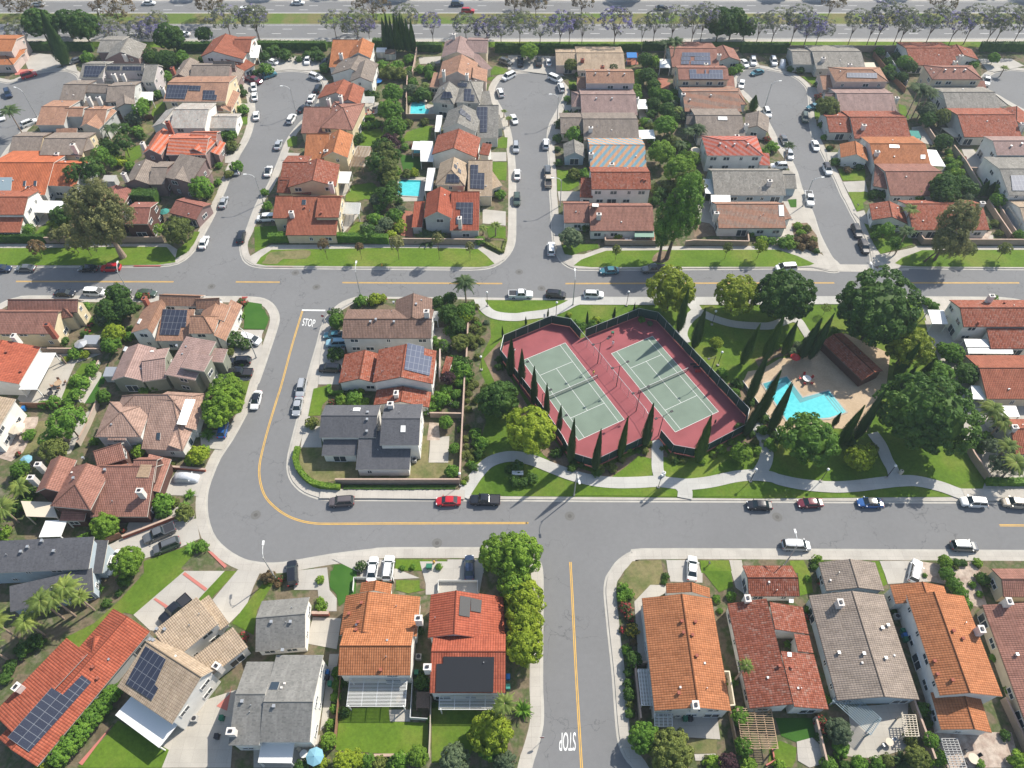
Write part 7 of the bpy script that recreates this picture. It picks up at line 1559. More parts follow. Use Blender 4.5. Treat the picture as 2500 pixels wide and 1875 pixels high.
wall("dark fence below the pale grey roofed house", "A 1200,1010 1300,1010", 1.6, .1, 'fence_wood', None, 'fence', 'garden_fence')

# ------------------------------------------------------------------ tennis courts
CT = rot = .4895
def court_xy(o, a, b): return (o[0] + a * math.cos(rot) - b * math.sin(rot), o[1] + a * math.sin(rot) + b * math.cos(rot))
ZC = KERB + .28
fence_p = "Q 95,447 460,296 605,322 682,412 | Q 1125,242 1270,272 1960,1012 1935,1130 1570,1322 1385,1288 1290,1175 1225,1195 1150,1238 790,1402 610,1347 70,560"
cs = pts_world("Q 95,447 460,296 605,322 682,412 1125,242 1270,272 1958,1010 1935,1130 1570,1322 1385,1288 1300,1180 1215,1200 790,1402 610,1347 70,560")
o = flat('court_surface', cs, ZC, plain('red_court', (.26, .078, .084), .9, .15, var=.12, scale=.25), kind='structure', thick=.25)
GC = plain('green_court', (.16, .205, .163), .9, .15, var=.08, scale=.3); WC = MAT['white']
for k, (ox, oy) in enumerate(((2.20, 102.86), (21.90, 104.87))):
    O_ = (ox, oy); W_, L_ = 10.97, 23.77
    flat('court_green', [court_xy(O_, *q) for q in ((0, 0), (W_, 0), (W_, -L_), (0, -L_))], ZC + .012 + k * .001, GC)
    def ln(a, b, w_=.09):
        p, q = Vector(court_xy(O_, *a)), Vector(court_xy(O_, *b)); strip('court_line', [tuple(p), tuple(q)], w_, ZC + .02 + ln.n * .0006, WC); ln.n += 1
    ln.n = 0
    for a, b in (((0, 0), (W_, 0)), ((0, -L_), (W_, -L_)), ((0, 0), (0, -L_)), ((W_, 0), (W_, -L_)), ((1.37, 0), (1.37, -L_)), ((W_ - 1.37, 0), (W_ - 1.37, -L_)), ((1.37, -5.48), (W_ - 1.37, -5.48)), ((1.37, -L_ + 5.48), (W_ - 1.37, -L_ + 5.48)), ((W_ / 2, -5.48), (W_ / 2, -L_ + 5.48))): ln(a, b, .075)
    a, b = court_xy(O_, -.9, -L_ / 2), court_xy(O_, W_ + .9, -L_ / 2); root = empty('tennis_net', (a[0], a[1], ZC)); tag(root, "dark net across the %s green tennis court" % ('left', 'right')[k], 'tennis net', 'tennis nets')
    m = MB(); d = Vector((b[0] - a[0], b[1] - a[1], 0)); n = 40
    for i in range(n + 1): m.tube(d * (i / n), d * (i / n) + Vector((0, 0, 1.0)), .012, .012, 3, 0, False)
    for j in range(9): m.tube(Vector((0, 0, .1 + j * .1)), d + Vector((0, 0, .1 + j * .1)), .014, .014, 3, 0, False)
    m.build('mesh', [MAT['dark']], root); m = MB(); m.tube(Vector((0, 0, 1.02)), d + Vector((0, 0, 1.02)), .045, .045, 5); m.build('band', [MAT['white']], root)
    m = MB()
    for e in (Vector((0, 0, 0)), d): m.tube(e, e + Vector((0, 0, 1.1)), .06, .06, 6)
    m.build('posts', [MAT['dark']], root)
MAT['screen'] = plain('green_windscreen', (.022, .055, .045), .85, var=.15, scale=.6)
def court_fence(label, spec, screen=True, h=3.1):
    p = pts_world(spec); root = empty('court_fence', (p[0][0], p[0][1], KERB)); tag(root, label, 'fence', 'screened fences round the tennis courts')
    ms, mp, mb = MB(), MB(), MB()
    for i in range(len(p) - 1):
        a, b = Vector((*p[i], 0)), Vector((*p[i + 1], 0)); L = (b - a).length; k = max(1, round(L / 3)); rz = math.atan2((b - a).y, (b - a).x); c = (a + b) / 2
        if screen: ms.box((c.x, c.y, KERB + .45 + (h - .6) / 2), (L, .03, h - .6), rz)
        else:
            for j in range(int(L / .5)):
                q = a + (b - a) * j * .5 / L; ms.tube(q + Vector((0, 0, KERB)), q + Vector((0, 0, h)), .010, .010, 3, 0, False)
            for j in range(6): ms.tube(a + Vector((0, 0, .5 + j * .5)), b + Vector((0, 0, .5 + j * .5)), .010, .010, 3, 0, False)
        mb.box((c.x, c.y, KERB + .2 + i * .002), (L, .22, .4), rz)
        for j in range(k + 1):
            q = a + (b - a) * (j / k); mp.tube(q + Vector((0, 0, KERB)), q + Vector((0, 0, KERB + h)), .045, .045, 6)
        mp.tube(a + Vector((0, 0, KERB + h)), b + Vector((0, 0, KERB + h)), .045, .045, 6)
    for m_, nm, mt in ((ms, 'windscreen' if screen else 'wire_mesh', MAT['screen'] if screen else MAT['metal']), (mp, 'posts', MAT['metal']), (mb, 'kerb_base', MAT['redband'])):
        if not screen and nm == 'kerb_base': continue
        o = m_.build(nm, mt, root); o.location = -root.location
court_fence("screened fence along the far side of the left tennis court", "Q 95,447 460,296 605,322 682,412")
court_fence("screened fence along the far side of the right tennis court", "Q 720,402 1125,242 1270,272")
court_fence("long screened fence down the right side of the right tennis court", "Q 1270,272 1960,1012 1935,1130")
court_fence("screened fence at the near side of the right tennis court", "Q 1935,1130 1570,1322 1385,1288 1290,1175")
court_fence("screened fence at the near side of the left tennis court", "Q 1225,1195 790,1402 610,1347")
court_fence("screened fence down the left side of the left tennis court", "Q 610,1347 540,1215 300,860 70,560 95,447")
court_fence("open wire fence between the two tennis courts", "Q 682,412 840,600 990,790 1170,1010 1225,1110", False, 3.0)
def court_lamp(label, x, y, arm, double=True):
    P = at(*T('Q', x, y), ZC); root = empty('court_lamp', P, arm); m = MB(); h = 7.0; m.tube((0, 0, 0), (0, 0, h), .09, .06, 8); m.build('pole', [MAT['dark']], root); m = MB(); hd = MB()
    for s in ((-1, 1) if double else (1,)): m.tube((0, 0, h - .3), (1.7 * s, 0, h + .2), .045, .045, 5); hd.box((1.85 * s, 0, h + .2), (.55, .4, .18))
    m.build('arm', [MAT['dark']], root); hd.build('lamp_head', [MAT['dark']], root); tag(root, label, 'court lamp', 'floodlights of the tennis courts')
for q in ((818, 592, .49, "farthest double floodlight between the tennis courts"), (962, 770, .49, "second double floodlight between the tennis courts from the far end"), (1115, 960, .49, "third double floodlight between the tennis courts from the far end"), (1285, 1150, .49, "nearest double floodlight between the courts by the gate")): court_lamp(q[3], q[0], q[1], q[2])
court_lamp("single floodlight on the left court fence beside the fourth cypress", 385, 985, .49, False); court_lamp("single floodlight on the left court fence by the yellow green tree", 500, 1180, .49, False)
court_lamp("single floodlight behind the right court fence", 1675, 700, 3.63, False); court_lamp("farthest left single floodlight on the left court fence", 215, 770, .49, False)
person("person in white stepping on the far end of the right court", at(*T('Q', 935, 455), ZC), 4.2, (.7, .68, .68), (.55, .5, .55), 1)
person("person in a yellow shirt beside the left court net post", at(*T('Q', 785, 685), ZC), 2.4, (.6, .48, .1), (.35, .3, .15), 1)
person("person in white with orange shorts at the left court corner", at(*T('Q', 175, 515), ZC), -1.0, (.75, .72, .7), (.6, .22, .08), 0)
person("person in black at the near right corner of the right court", at(*T('Q', 1718, 1065), ZC), 1.6, (.02, .02, .025), (.02, .02, .03), 0)
def small(name, label, cat, P, parts, group=None):
    root = empty(name, P); tag(root, label, cat, group)
    for nm, mb, mt in parts: mb.build(nm, [MAT[mt]] if isinstance(mt, str) else mt, root)
    return root
def boxes(*a):
    m = MB()
    for c, d in a: m.box(c, d)
    return m
def tubes(*a):
    m = MB()
    for p, q, r0, r1 in a: m.tube(p, q, r0, r1, 8)
    return m
small('ball_basket', "small green ball basket on the far end of the right court", 'basket', at(*T('Q', 932, 372), ZC), [('basket', boxes(((0, 0, .85), (.6, .5, .35))), 'green_bin'), ('legs', tubes(((-.25, -.2, 0), (-.25, -.2, .7), .03, .03), ((.25, .2, 0), (.25, .2, .7), .03, .03), ((.25, -.2, 0), (.25, -.2, .7), .03, .03), ((-.25, .2, 0), (-.25, .2, .7), .03, .03)), 'dark')])
small('sports_bag', "red sports bag by the right court fence", 'bag', at(*T('Q', 1590, 655), ZC), [('bag', boxes(((0, 0, .25), (1.1, .5, .5))), 'red'), ('strap', tubes(((-.4, 0, .5), (.4, 0, .6), .03, .03)), 'dark')])
for i, (x, y) in enumerate(((1555, 605), (1580, 625))): small('court_bench', ["dark court bench nearer the far fence corner", "dark court bench next to the red bag"][i], 'bench', at(*T('Q', x, y), ZC), [('seat', boxes(((0, 0, .42), (1.4, .4, .06))), 'dark'), ('legs', boxes(((-.55, 0, .2), (.06, .36, .4)), ((.55, 0, .2), (.06, .36, .4))), 'dark')])

# ------------------------------------------------------------------ pools
def pool_mat():
    m, nt, b = base_mat('pool_water', .12, .25); p = world_pos(nt)
    f = noise(nt, 1.6, 4, p); r = ramp(nt, [(.3, (.06, .42, .46)), (.7, (.10, .52, .55))], f); nt.links.new(r.outputs[0], b.inputs[0])
    bp = N(nt, "ShaderNodeBump"); bp.inputs["Strength"].default_value = .08; nt.links.new(f, bp.inputs["Height"]); nt.links.new(bp.outputs[0], b.inputs["Normal"]); return m
MAT['water'] = pool_mat(); MAT['pool_shade_step'] = plain('pool_wall_shade_and_steps', (.004, .20, .23), .3, .2)  # dark teal for the painted pool wall shade and for the steps
def pool(label, spec, wall_shade_spec=None, steps=()):
    p = pts_world(spec); c = p[0]; root = empty('swimming_pool', (c[0], c[1], KERB)); tag(root, label, 'swimming pool')
    sub = []
    sub.append(flat('coping', offset(p, .45), Z5 + .06, MAT['walk'], kind=None, thick=.15)); sub.append(flat('water', p, Z5 + .075, MAT['water'], kind=None))
    if wall_shade_spec: sub.append(flat('wall_shade_band', pts_world(wall_shade_spec), Z5 + .085, MAT['pool_shade_step'], kind=None))  # flat sheet on the water, painted dark as the pool wall in shade
    for i, s in enumerate(steps): sub.append(strip('step', pts_world(s), .28, Z5 + .09 + i * .001, MAT['pool_shade_step'], kind=None))
    for o in sub: o.parent = root; o.location = -root.location
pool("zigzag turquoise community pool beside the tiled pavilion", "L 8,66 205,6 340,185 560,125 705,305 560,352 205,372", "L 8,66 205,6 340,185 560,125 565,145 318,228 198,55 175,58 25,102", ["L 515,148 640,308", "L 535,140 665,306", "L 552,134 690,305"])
pool("turquoise garden pool with a round spa by the grey stepped solar house", "B 1345,862 1400,858 1440,880 1445,925 1480,935 1470,965 1450,995 1318,995 1325,900", None)
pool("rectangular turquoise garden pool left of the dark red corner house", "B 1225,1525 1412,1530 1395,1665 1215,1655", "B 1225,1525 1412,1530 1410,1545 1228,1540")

# ------------------------------------------------------------------ cars
ORD = ['first', 'second', 'third', 'fourth', 'fifth', 'sixth', 'seventh', 'eighth', 'ninth', 'tenth', 'eleventh', 'twelfth', 'thirteenth', 'fourteenth']
HWY = [('sedan', 'white', 'A', 1255, 20, 60, 0), ('sedan', 'white', 'A', 1545, 285, -60, 0), ('van', 'white', 'A', 2085, 85, 60, 0), ('sedan', 'white', 'B', 370, 18, 60, 0), ('suv', 'red', 'B', 1805, 88, 60, 0), ('sedan', 'black', 'C', 1300, 62, 60, 0), ('sedan', 'black', 'D', 1540, 85, 60, 0), ('suv', 'navy', 'B', 1715, 30, 60, 0), ('sedan', 'silver', 'A', 320, 30, 60, 0)]
HWY.sort(key=lambda q: T(q[2], q[3], q[4])[0])
for i, q in enumerate(HWY): car(*q, "%s %s driving on the highway, %s from the left" % (q[1], KN[q[0]], ORD[i]), group='cars on the highway')
def row(phrase, end, cars, group, z=0.0):
    for i, q in enumerate(cars):
        roof = q[7] if len(q) > 7 else None
        car(*q[:7], "%s %s parked %s, %s from %s" % (q[1], KN[q[0]], phrase, ORD[i], end), roof, group, z)
row("in the far-left cul-de-sac", "the top", [('suv', 'red', 'A', 240, 630, 100, -30), ('suv', 'navy', 'A', 65, 785, 20, 60), ('sedan', 'white', 'A', 10, 975, 10, 60), ('suv', 'white', 'A', 245, 1035, 100, -40)], 'cars in the far-left cul-de-sac')
row("left in the second cul-de-sac", "the top", [('pickup', 'maroon', 'A', 2142, 675, 60, 15), ('hatch', 'white', 'A', 2140, 733, 4, 60), ('sedan', 'white', 'A', 2146, 810, -4, -60), ('sedan', 'white', 'A', 2160, 972, 0, -60), ('suv', 'white', 'A', 1998, 1425, 14, -60, 'black'), ('sedan', 'silver', 'E', 1885, 112, 22, -60), ('sedan', 'white', 'E', 1720, 450, 24, -60)], 'cars parked along the second cul-de-sac')
row("right of the second cul-de-sac", "the top", [('suv', 'white', 'B', 520, 645, 60, 22), ('suv', 'black', 'B', 540, 745, 25, -60), ('sedan', 'white', 'B', 485, 825, 32, -60), ('sedan', 'black', 'B', 420, 910, 60, -40), ('suv', 'white', 'B', 315, 1000, 36, -60), ('sedan', 'silver', 'B', 205, 1217, 22, -60), ('sedan', 'white', 'B', 120, 1440, 18, -60, 'black'), ('suv', 'black', 'E', 2033, 405, 12, -60)], 'cars parked along the second cul-de-sac')
row("at the head of the second cul-de-sac", "the left", [('sedan', 'white', 'B', 152, 517, -60, -18), ('suv', 'teal', 'B', 130, 630, 60, -20), ('suv', 'white', 'B', 452, 508, -16, 60)], 'cars at the head of the second cul-de-sac', .02)
row("at the head of the middle cul-de-sac", "the left", [('suv', 'grey', 'B', 2125, 520, 60, 22), ('pickup', 'black', 'C', 105, 520, 0, 60), ('pickup', 'black', 'C', 262, 518, 0, -60), ('sedan', 'white', 'C', 345, 520, -4, -60)], 'cars at the head of the middle cul-de-sac', .12)
row("on the left kerb of the middle cul-de-sac", "the top", [('van', 'white', 'B', 2150, 642, -60, 30), ('suv', 'white', 'B', 2080, 778, -20, -60), ('sedan', 'white', 'C', 52, 1002, 26, 60), ('suv', 'silver', 'C', 68, 1240, 0, 60), ('sedan', 'white', 'C', 78, 1468, 0, -60), ('suv', 'dark green', 'G', 75, 90, 0, 60)], 'cars parked along the middle cul-de-sac')
row("on the right kerb of the middle cul-de-sac", "the top", [('van', 'white', 'C', 400, 660, 60, 26), ('suv', 'white', 'C', 450, 735, -20, -60), ('suv', 'white', 'C', 322, 1212, 2, -60), ('suv', 'grey', 'C', 335, 1437, 0, -60), ('pickup', 'tan', 'C', 342, 1522, 0, -60), ('suv', 'white', 'G', 366, 507, 0, -60)], 'cars parked along the middle cul-de-sac')
row("at the head of the fourth cul-de-sac", "the left", [('sedan', 'white', 'C', 1998, 530, 40, 50), ('suv', 'white', 'C', 2070, 515, 8, 60), ('suv', 'white', 'D', 100, 515, 20, 60)], 'cars at the head of the fourth cul-de-sac', .12)
row("on the left side of the fourth cul-de-sac", "the top", [('sedan', 'teal', 'C', 2105, 607, -60, 16), ('sedan', 'white', 'C', 1973, 705, -14, 60), ('suv', 'white', 'D', 45, 948, 26, 60), ('sedan', 'grey', 'D', 188, 1177, 20, 60), ('sedan', 'silver', 'D', 235, 1297, 16, 60), ('pickup', 'white', 'H', 402, 85, 12, 60)], 'cars parked along the fourth cul-de-sac')
row("on the right side of the fourth cul-de-sac", "the top", [('suv', 'dark green', 'D', 365, 990, 6, 60), ('sedan', 'white', 'D', 452, 1225, 18, 60), ('suv', 'white', 'D', 552, 1425, 24, 60, 'black'), ('suv', 'black', 'H', 800, 358, 26, 60), ('suv', 'black', 'H', 862, 490, 24, 60)], 'cars parked along the fourth cul-de-sac')
row("on the upper kerb of the top street", "the left", [('sedan', 'navy', 'E', 10, 672, 60, 0), ('sedan', 'grey', 'E', 213, 670, -60, 0), ('sedan', 'black', 'E', 742, 672, -60, 0), ('suv', 'red', 'E', 935, 667, -60, 2), ('sedan', 'teal', 'G', 858, 690, -60, 4), ('pickup', 'grey', 'G', 1230, 677, -60, 4), ('van', 'white', 'H', 205, 665, -60, 4)], 'cars parked along the top street')
row("on the lower kerb of the top street", "the left", [('sedan', 'black', 'E', 545, 880, 60, 2), ('van', 'white', 'E', 800, 873, 60, 2), ('suv', 'grey', 'E', 1020, 868, 60, 0), ('sedan', 'dark green', 'E', 1235, 880, 60, 4), ('pickup', 'white', 'G', 108, 892, 60, 0), ('suv', 'black', 'G', 405, 893, 60, 4), ('suv', 'white', 'G', 723, 893, 60, 2)], 'cars parked along the top street')
row("on the inner side of the curved street", "the top", [('suv', 'silver', 'J', 398, 92, -12, 60), ('sedan', 'silver', 'J', 366, 246, -12, 60), ('suv', 'brown grey', 'J', 740, 1050, -60, 4)], 'cars parked along the curved street')
row("on the upper kerb of the bottom street", "the left", [('sedan', 'red', 'J', 1640, 1045, -60, 1), ('pickup', 'black', 'J', 1950, 1037, -60, -1), ('sedan', 'black', 'L', -20, 1080, -60, -2), ('sedan', 'maroon', 'L', 408, 1062, -60, 2), ('sedan', 'blue', 'L', 915, 1060, -60, -2, 'black'), ('suv', 'white', 'L', 1790, 1055, -60, -4), ('suv', 'tan', 'L', 2140, 1062, -60, -6)], 'cars parked along the bottom street')
row("on the lower kerb of the bottom street", "the left", [('van', 'silver', 'L', 290, 1420, 60, 2), ('suv', 'grey', 'L', 1710, 1427, 60, 2, 'silver')], 'cars parked along the bottom street')
car('sedan', 'white', 'I', 2158, 192, -16, 60, "white sedan with a black roof driving up the curved street", 'black')
for q, lb in [(('sedan', 'grey', 'A', 638, 507, -50, 18), "grey sedan on the drive beside the tall cypress"), (('van', 'white', 'F', 108, 245, -60, 2), "white minivan beside the large orange red roofed house"), (('sedan', 'black', 'B', 592, 520, -14, 60), "dark sedan shaded beside the orange L-shaped house"),
              (('van', 'white', 'E', 2112, 1270, 50, 16), "white minivan on the drive of the sunken court corner house"), (('suv', 'black', 'E', 2025, 1455, -60, 2), "black SUV on the drive of the green tower house"), (('pickup', 'black', 'E', 2020, 1552, -60, -2), "black pickup truck on the drive of the green tower house"),
              (('sedan', 'teal', 'F', 675, 1233, -60, 2), "dark teal sedan on the drive of the STOP corner house"), (('suv', 'light blue', 'F', 697, 1300, -60, 2), "light blue SUV on the drive of the STOP corner house"), (('suv', 'black', 'F', 640, 1515, -60, -2), "black SUV on the drive of the solar grid house"),
              (('pickup', 'grey', 'I', 1342, 1320, -60, 26), "dark pickup truck beside the low brick driveway wall"), (('suv', 'grey', 'I', 1405, 1422, -60, 24), "grey SUV next to the dark pickup on the left driveway"), (('sedan', 'white', 'I', 955, 1562, -30, 50), "white sedan half under the bright tree by the slate house"),
              (('pickup', 'black', 'M', 1478, 318, -46, 40), "black pickup truck on the brick banded driveway"), (('suv', 'black', 'J', 322, 1655, -2, -60), "black SUV on the drive above the grey shingled house"), (('sedan', 'white', 'J', 1000, 1620, 8, -60), "white sedan on the drive, left one of two"), (('suv', 'white', 'J', 1132, 1612, 8, -60), "white SUV on the drive, right one of two"),
              (('sedan', 'navy', 'J', 1817, 1605, 0, -60), "navy sedan on the drive beside the big corner tree"), (('sedan', 'white', 'K', 1556, 1612, 2, -60), "white sedan on the drive above the orange side street house"), (('suv', 'white', 'L', 1296, 1640, 14, -60), "white SUV on the drive above the white side wall house"),
              (('suv', 'white', 'D', 145, 1397, -60, 2), "white SUV on the drive under a leaning palm"), (('sedan', 'teal', 'D', 440, 895, -60, 12), "dark teal sedan on the drive by the magnolia"), (('pickup', 'white', 'D', 1895, 677, 4, 60), "white pickup truck in the right edge cul-de-sac"), (('hatch', 'blue', 'I', 1880, 440, 14, -60), "blue hatchback under the large kerbside tree")]:
    car(*q, lb, None, 'cars on driveways', .16)
covered_car("sedan under a silver cover on the driveway at the left", 'cover', 'I', 1567, 845, 60, 2); covered_car("car under a pale cover by the grey tan ranch", 'cover', 'D', 178, 530, -4, 60)

# ------------------------------------------------------------------ lamps
for lb, t, x, y, arm in [("street lamp on the top street beside the dark garden tree at left", 'E', 1115, 920, (-.2, 1)), ("street lamp on the top street above the STOP corner house", 'F', 905, 920, (0, 1)), ("street lamp on the right side of the second cul-de-sac", 'B', 360, 960, (-1, 0)),
                         ("street lamp at the lower right of the second cul-de-sac", 'F', 80, 120, (-1, 0)), ("street lamp by the pink brown house in the middle cul-de-sac", 'C', 415, 1030, (-1, 0)), ("street lamp by the walled patio ranch drive", 'G', 440, 150, (-1, 0)), ("street lamp on the top street by the park footpath", 'G', 548, 985, (0, 1)),
                         ("street lamp on the upper left of the fourth cul-de-sac", 'D', 20, 920, (1, .1)), ("street lamp on the lower left of the fourth cul-de-sac", 'H', 345, 150, (1, .1)), ("street lamp on the top street behind the dark park pine", 'H', 825, 930, (0, 1)), ("street lamp in the far-left cul-de-sac", 'A', 312, 985, (-1, .4)),
                         ("street lamp on the bottom street verge below the tennis courts", 'K', 558, 1000, (.1, -1)), ("street lamp on the bottom street beside the silver minivan", 'L', 180, 1600, (0, 1)), ("street lamp at the outside of the road bend", 'N', 180, 55, (-.1, 1)), ("street lamp on the left kerb of the curved street", 'E', 2165, 1430, (-.5, .3)), ("street lamp in the highway median, left", 'B', 1035, 160, (0, 1)),
                         ("street lamp by the highway left of the round dark tree", 'A', 930, 330, (-.3, 1))]:
    lamp(lb, t, x, y, arm)
for i, (t, x, y) in enumerate((('Q', 1745, 607), ('K', 1268, 932), ('K', 2045, 882), ('L', 495, 882), ('L', 1050, 852), ('F', 1970, 992), ('F', 1920, 1532), ('G', 405, 1077), ('G', 1000, 988), ('J', 1745, 917), ('G', 1720, 1150))):
    park_lamp(["globe lamp right of the right tennis court", "globe lamp on the path below the courts' gate", "globe lamp by the path fork right of the courts", "globe lamp between the two round lawn trees' path", "globe lamp at the lower right path fork", "globe lamp at the top left park entrance",
               "globe lamp between the planted bank and the left court", "globe lamp behind the left court's far fence", "globe lamp on the footpath under the olive green tree", "globe lamp at the corner of the block wall by the park path", "globe lamp on the curved path under the second olive tree"][i], t, x, y)

# ------------------------------------------------------------------ small things
small('litter_bin', "round white litter bin at the courts' gate path", 'litter bin', at(*T('K', 1310, 830), Z5), [('drum', tubes(((0, 0, 0), (0, 0, .95), .38, .38)), 'white'), ('lid', tubes(((0, 0, .95), (0, 0, 1.1), .42, .30)), 'white'), ('opening', tubes(((0, 0, 1.1), (0, 0, 1.12), .16, .16)), 'dark')])
small('litter_bin', "beige litter bin at the lower right path fork", 'litter bin', at(*T('L', 1166, 815), Z5), [('drum', tubes(((0, 0, 0), (0, 0, .95), .36, .36)), 'beige'), ('lid', tubes(((0, 0, .95), (0, 0, 1.1), .40, .28)), 'beige'), ('opening', tubes(((0, 0, 1.1), (0, 0, 1.12), .15, .15)), 'dark')])
small('park_bench', "pale stone bench in the clipped bed left of the courts", 'bench', at(*T('K', 82, 830), Z4), [('seat', boxes(((0, 0, .5), (2.2, .55, .12))), 'white'), ('legs', boxes(((-.9, 0, .22), (.25, .45, .44)), ((.9, 0, .22), (.25, .45, .44))), 'white'), ('backrest', boxes(((0, .3, .8), (2.2, .08, .5))), 'white')])
small('fire_hydrant', "yellow fire hydrant on the verge below the long hedge", 'fire hydrant', at(*T('F', 1080, 655), Z4), [('barrel', tubes(((0, 0, 0), (0, 0, .65), .16, .14)), 'yellow'), ('cap', tubes(((0, 0, .65), (0, 0, .8), .18, .06)), 'yellow'), ('outlets', tubes(((-.25, 0, .45), (.25, 0, .45), .08, .08)), 'yellow')])
small('fire_hydrant', "yellow fire hydrant above the driveway with the navy sedan", 'fire hydrant', at(*T('J', 1520, 1570), Z4), [('barrel', tubes(((0, 0, 0), (0, 0, .65), .16, .14)), 'yellow'), ('cap', tubes(((0, 0, .65), (0, 0, .8), .18, .06)), 'yellow'), ('outlets', tubes(((-.25, 0, .45), (.25, 0, .45), .08, .08)), 'yellow')])
small('utility_box', "green utility box on the lawn strip by the bottom street", 'utility box', at(*T('J', 1480, 1610), Z4), [('cabinet', boxes(((0, 0, .45), (1.0, .8, .9))), 'green_bin'), ('plinth', boxes(((0, 0, .05), (1.2, 1.0, .1))), 'walk')])
def umbrella(label, t, x, y, mat, r=1.5, h=2.4):
    P = at(*T(t, x, y), KERB + h); P.z = KERB; m = MB(); n = 8
    for i in range(n):
        a, b = 6.2832 * i / n, 6.2832 * (i + 1) / n; m.face([(0, 0, h + .35), (r * math.cos(a), r * math.sin(a), h - .15), (r * math.cos(b), r * math.sin(b), h - .15)])
        m.face([(0, 0, h + .33), (r * math.cos(b), r * math.sin(b), h - .17), (r * math.cos(a), r * math.sin(a), h - .17)])
    small('garden_umbrella', label, 'umbrella', P, [('canopy', m, mat), ('pole', tubes(((0, 0, 0), (0, 0, h + .5), .03, .03)), 'metal'), ('base', tubes(((0, 0, 0), (0, 0, .1), .3, .28)), 'dark')])
umbrella("light blue umbrella beside the pale blue awning", 'N', 512, 1560, 'skyb', 1.35); umbrella("pale blue umbrella among plants at the left edge", 'I', 215, 697, 'skyb', 1.2); umbrella("beige umbrella on the terracotta patio", 'I', 138, 428, 'beige', 1.6)
umbrella("grey striped umbrella below the brick chimney house", 'E', 678, 1305, 'metal', 1.4); umbrella("closed cream umbrella by the curved garden pool", 'B', 1447, 850, 'beige', .5); umbrella("green umbrella left of the brown garage", 'E', 1385, 190, 'teal', 1.3); umbrella("dark red umbrella near the zigzag pool", 'H', 285, 1420, 'red', 1.1); umbrella("pale umbrella left of the striped hip roof house", 'C', 1585, 1260, 'beige', 1.4)
def wheelie(label, t, x, y, mat):
    P = at(*T(t, x, y), Z3); small('wheelie_bin', label, 'wheelie bin', P, [('bin_body', boxes(((0, 0, .5), (.6, .7, 1.0))), mat), ('lid', boxes(((0, 0, 1.04), (.66, .78, .08))), mat), ('wheels', tubes(((-.33, .3, .12), (.33, .3, .12), .12, .12)), 'dark')], 'wheelie bins')
for q in [("blue bin beside the grey shingled house", 'N', 625, 862, 'blue'), ("black bin below the blue one by the grey shingled house", 'N', 622, 905, 'dark'), ("small green bin beside the grey shingled house", 'N', 648, 958, 'green_bin'), ("green bin between the two bottom pergola houses", 'N', 1375, 865, 'green_bin'),
          ("green bin at the white side wall, upper one", 'P', 1175, 515, 'green_bin'), ("blue bin at the white side wall between two green ones", 'P', 1190, 545, 'blue'), ("green bin at the white side wall, lower one", 'P', 1200, 585, 'green_bin'), ("green bin behind the side street house chimney", 'O', 1490, 1250, 'green_bin'), ("black bin behind the side street house chimney", 'O', 1535, 1250, 'dark'),
          ("blue bin right of the wide black solar array", 'N', 2145, 900, 'blue'), ("teal bin right of the wide black solar array", 'N', 2145, 985, 'teal'), ("blue bin on the terracotta patio", 'I', 215, 280, 'blue'), ("green bin left of the grey shingled house", 'M', 1880, 1245, 'green_bin'), ("black bin left of the grey shingled house", 'M', 1840, 1400, 'dark')]: wheelie(*q)
def ac(label, t, x, y):
    P = at(*T(t, x, y), Z3); small('air_conditioner', label, 'air conditioner', P, [('casing', boxes(((0, 0, .45), (.9, .9, .8))), 'polegrey'), ('fan_grille', tubes(((0, 0, .85), (0, 0, .88), .36, .36)), 'dark')], 'air conditioners outside the houses')
ac("grey air conditioner between the two bottom pergola houses", 'N', 1392, 730); ac("grey air conditioner behind the side street house", 'O', 1425, 1220); ac("grey air conditioner beside the slate house in the bend", 'J', 1355, 712); ac("grey air conditioner right of the tan solar house", 'M', 1650, 1250); ac("grey air conditioner beside the white side wall house", 'P', 1130, 390); ac("grey air conditioner of the house behind the long hedge", 'F', 745, 350)
def table(label, t, x, y, r=.7, mat='white', cm='wood', n=4, rnd_=True):
    P = at(*T(t, x, y), Z4 + .6); P.z = Z4; top = MB(); top.tube((0, 0, .70), (0, 0, .75), r, r, 14); leg = tubes(((0, 0, 0), (0, 0, .7), .07, .05))
    small('garden_table', label + ' table', 'table', P, [('tabletop', top, mat), ('leg', leg, 'dark')])
    for i in range(n):
        a = 6.2832 * i / n + .4; c = P + Vector((math.cos(a), math.sin(a), 0)) * (r + .45); root = empty('garden_chair', c, a)
        boxes(((0, 0, .43), (.5, .5, .06))).build('seat', [MAT[cm]], root); boxes(((.24, 0, .7), (.05, .5, .5))).build('backrest', [MAT[cm]], root); boxes(((-.2, .2, .2), (.05, .05, .4)), ((-.2, -.2, .2), (.05, .05, .4)), ((.2, .2, .2), (.05, .05, .4)), ((.2, -.2, .2), (.05, .05, .4))).build('legs', [MAT['dark']], root)
        tag(root, "chair around the %s table" % label, 'chair', 'chairs around the %s table' % label)
table("round white pool deck", 'H', 380, 1605, .9, 'white', 'red', 5); table("dark patio below the left white pergola", 'I', 425, 140, .6, 'dark', 'dark'); table("long brown patio", 'I', 490, 55, .8, 'wood', 'fence_wood', 4); table("flagstone terrace fire pit", 'P', 1785, 1580, .8, 'beige', 'dark', 4); table("white terracotta patio", 'I', 125, 480, .6, 'white', 'white', 3)
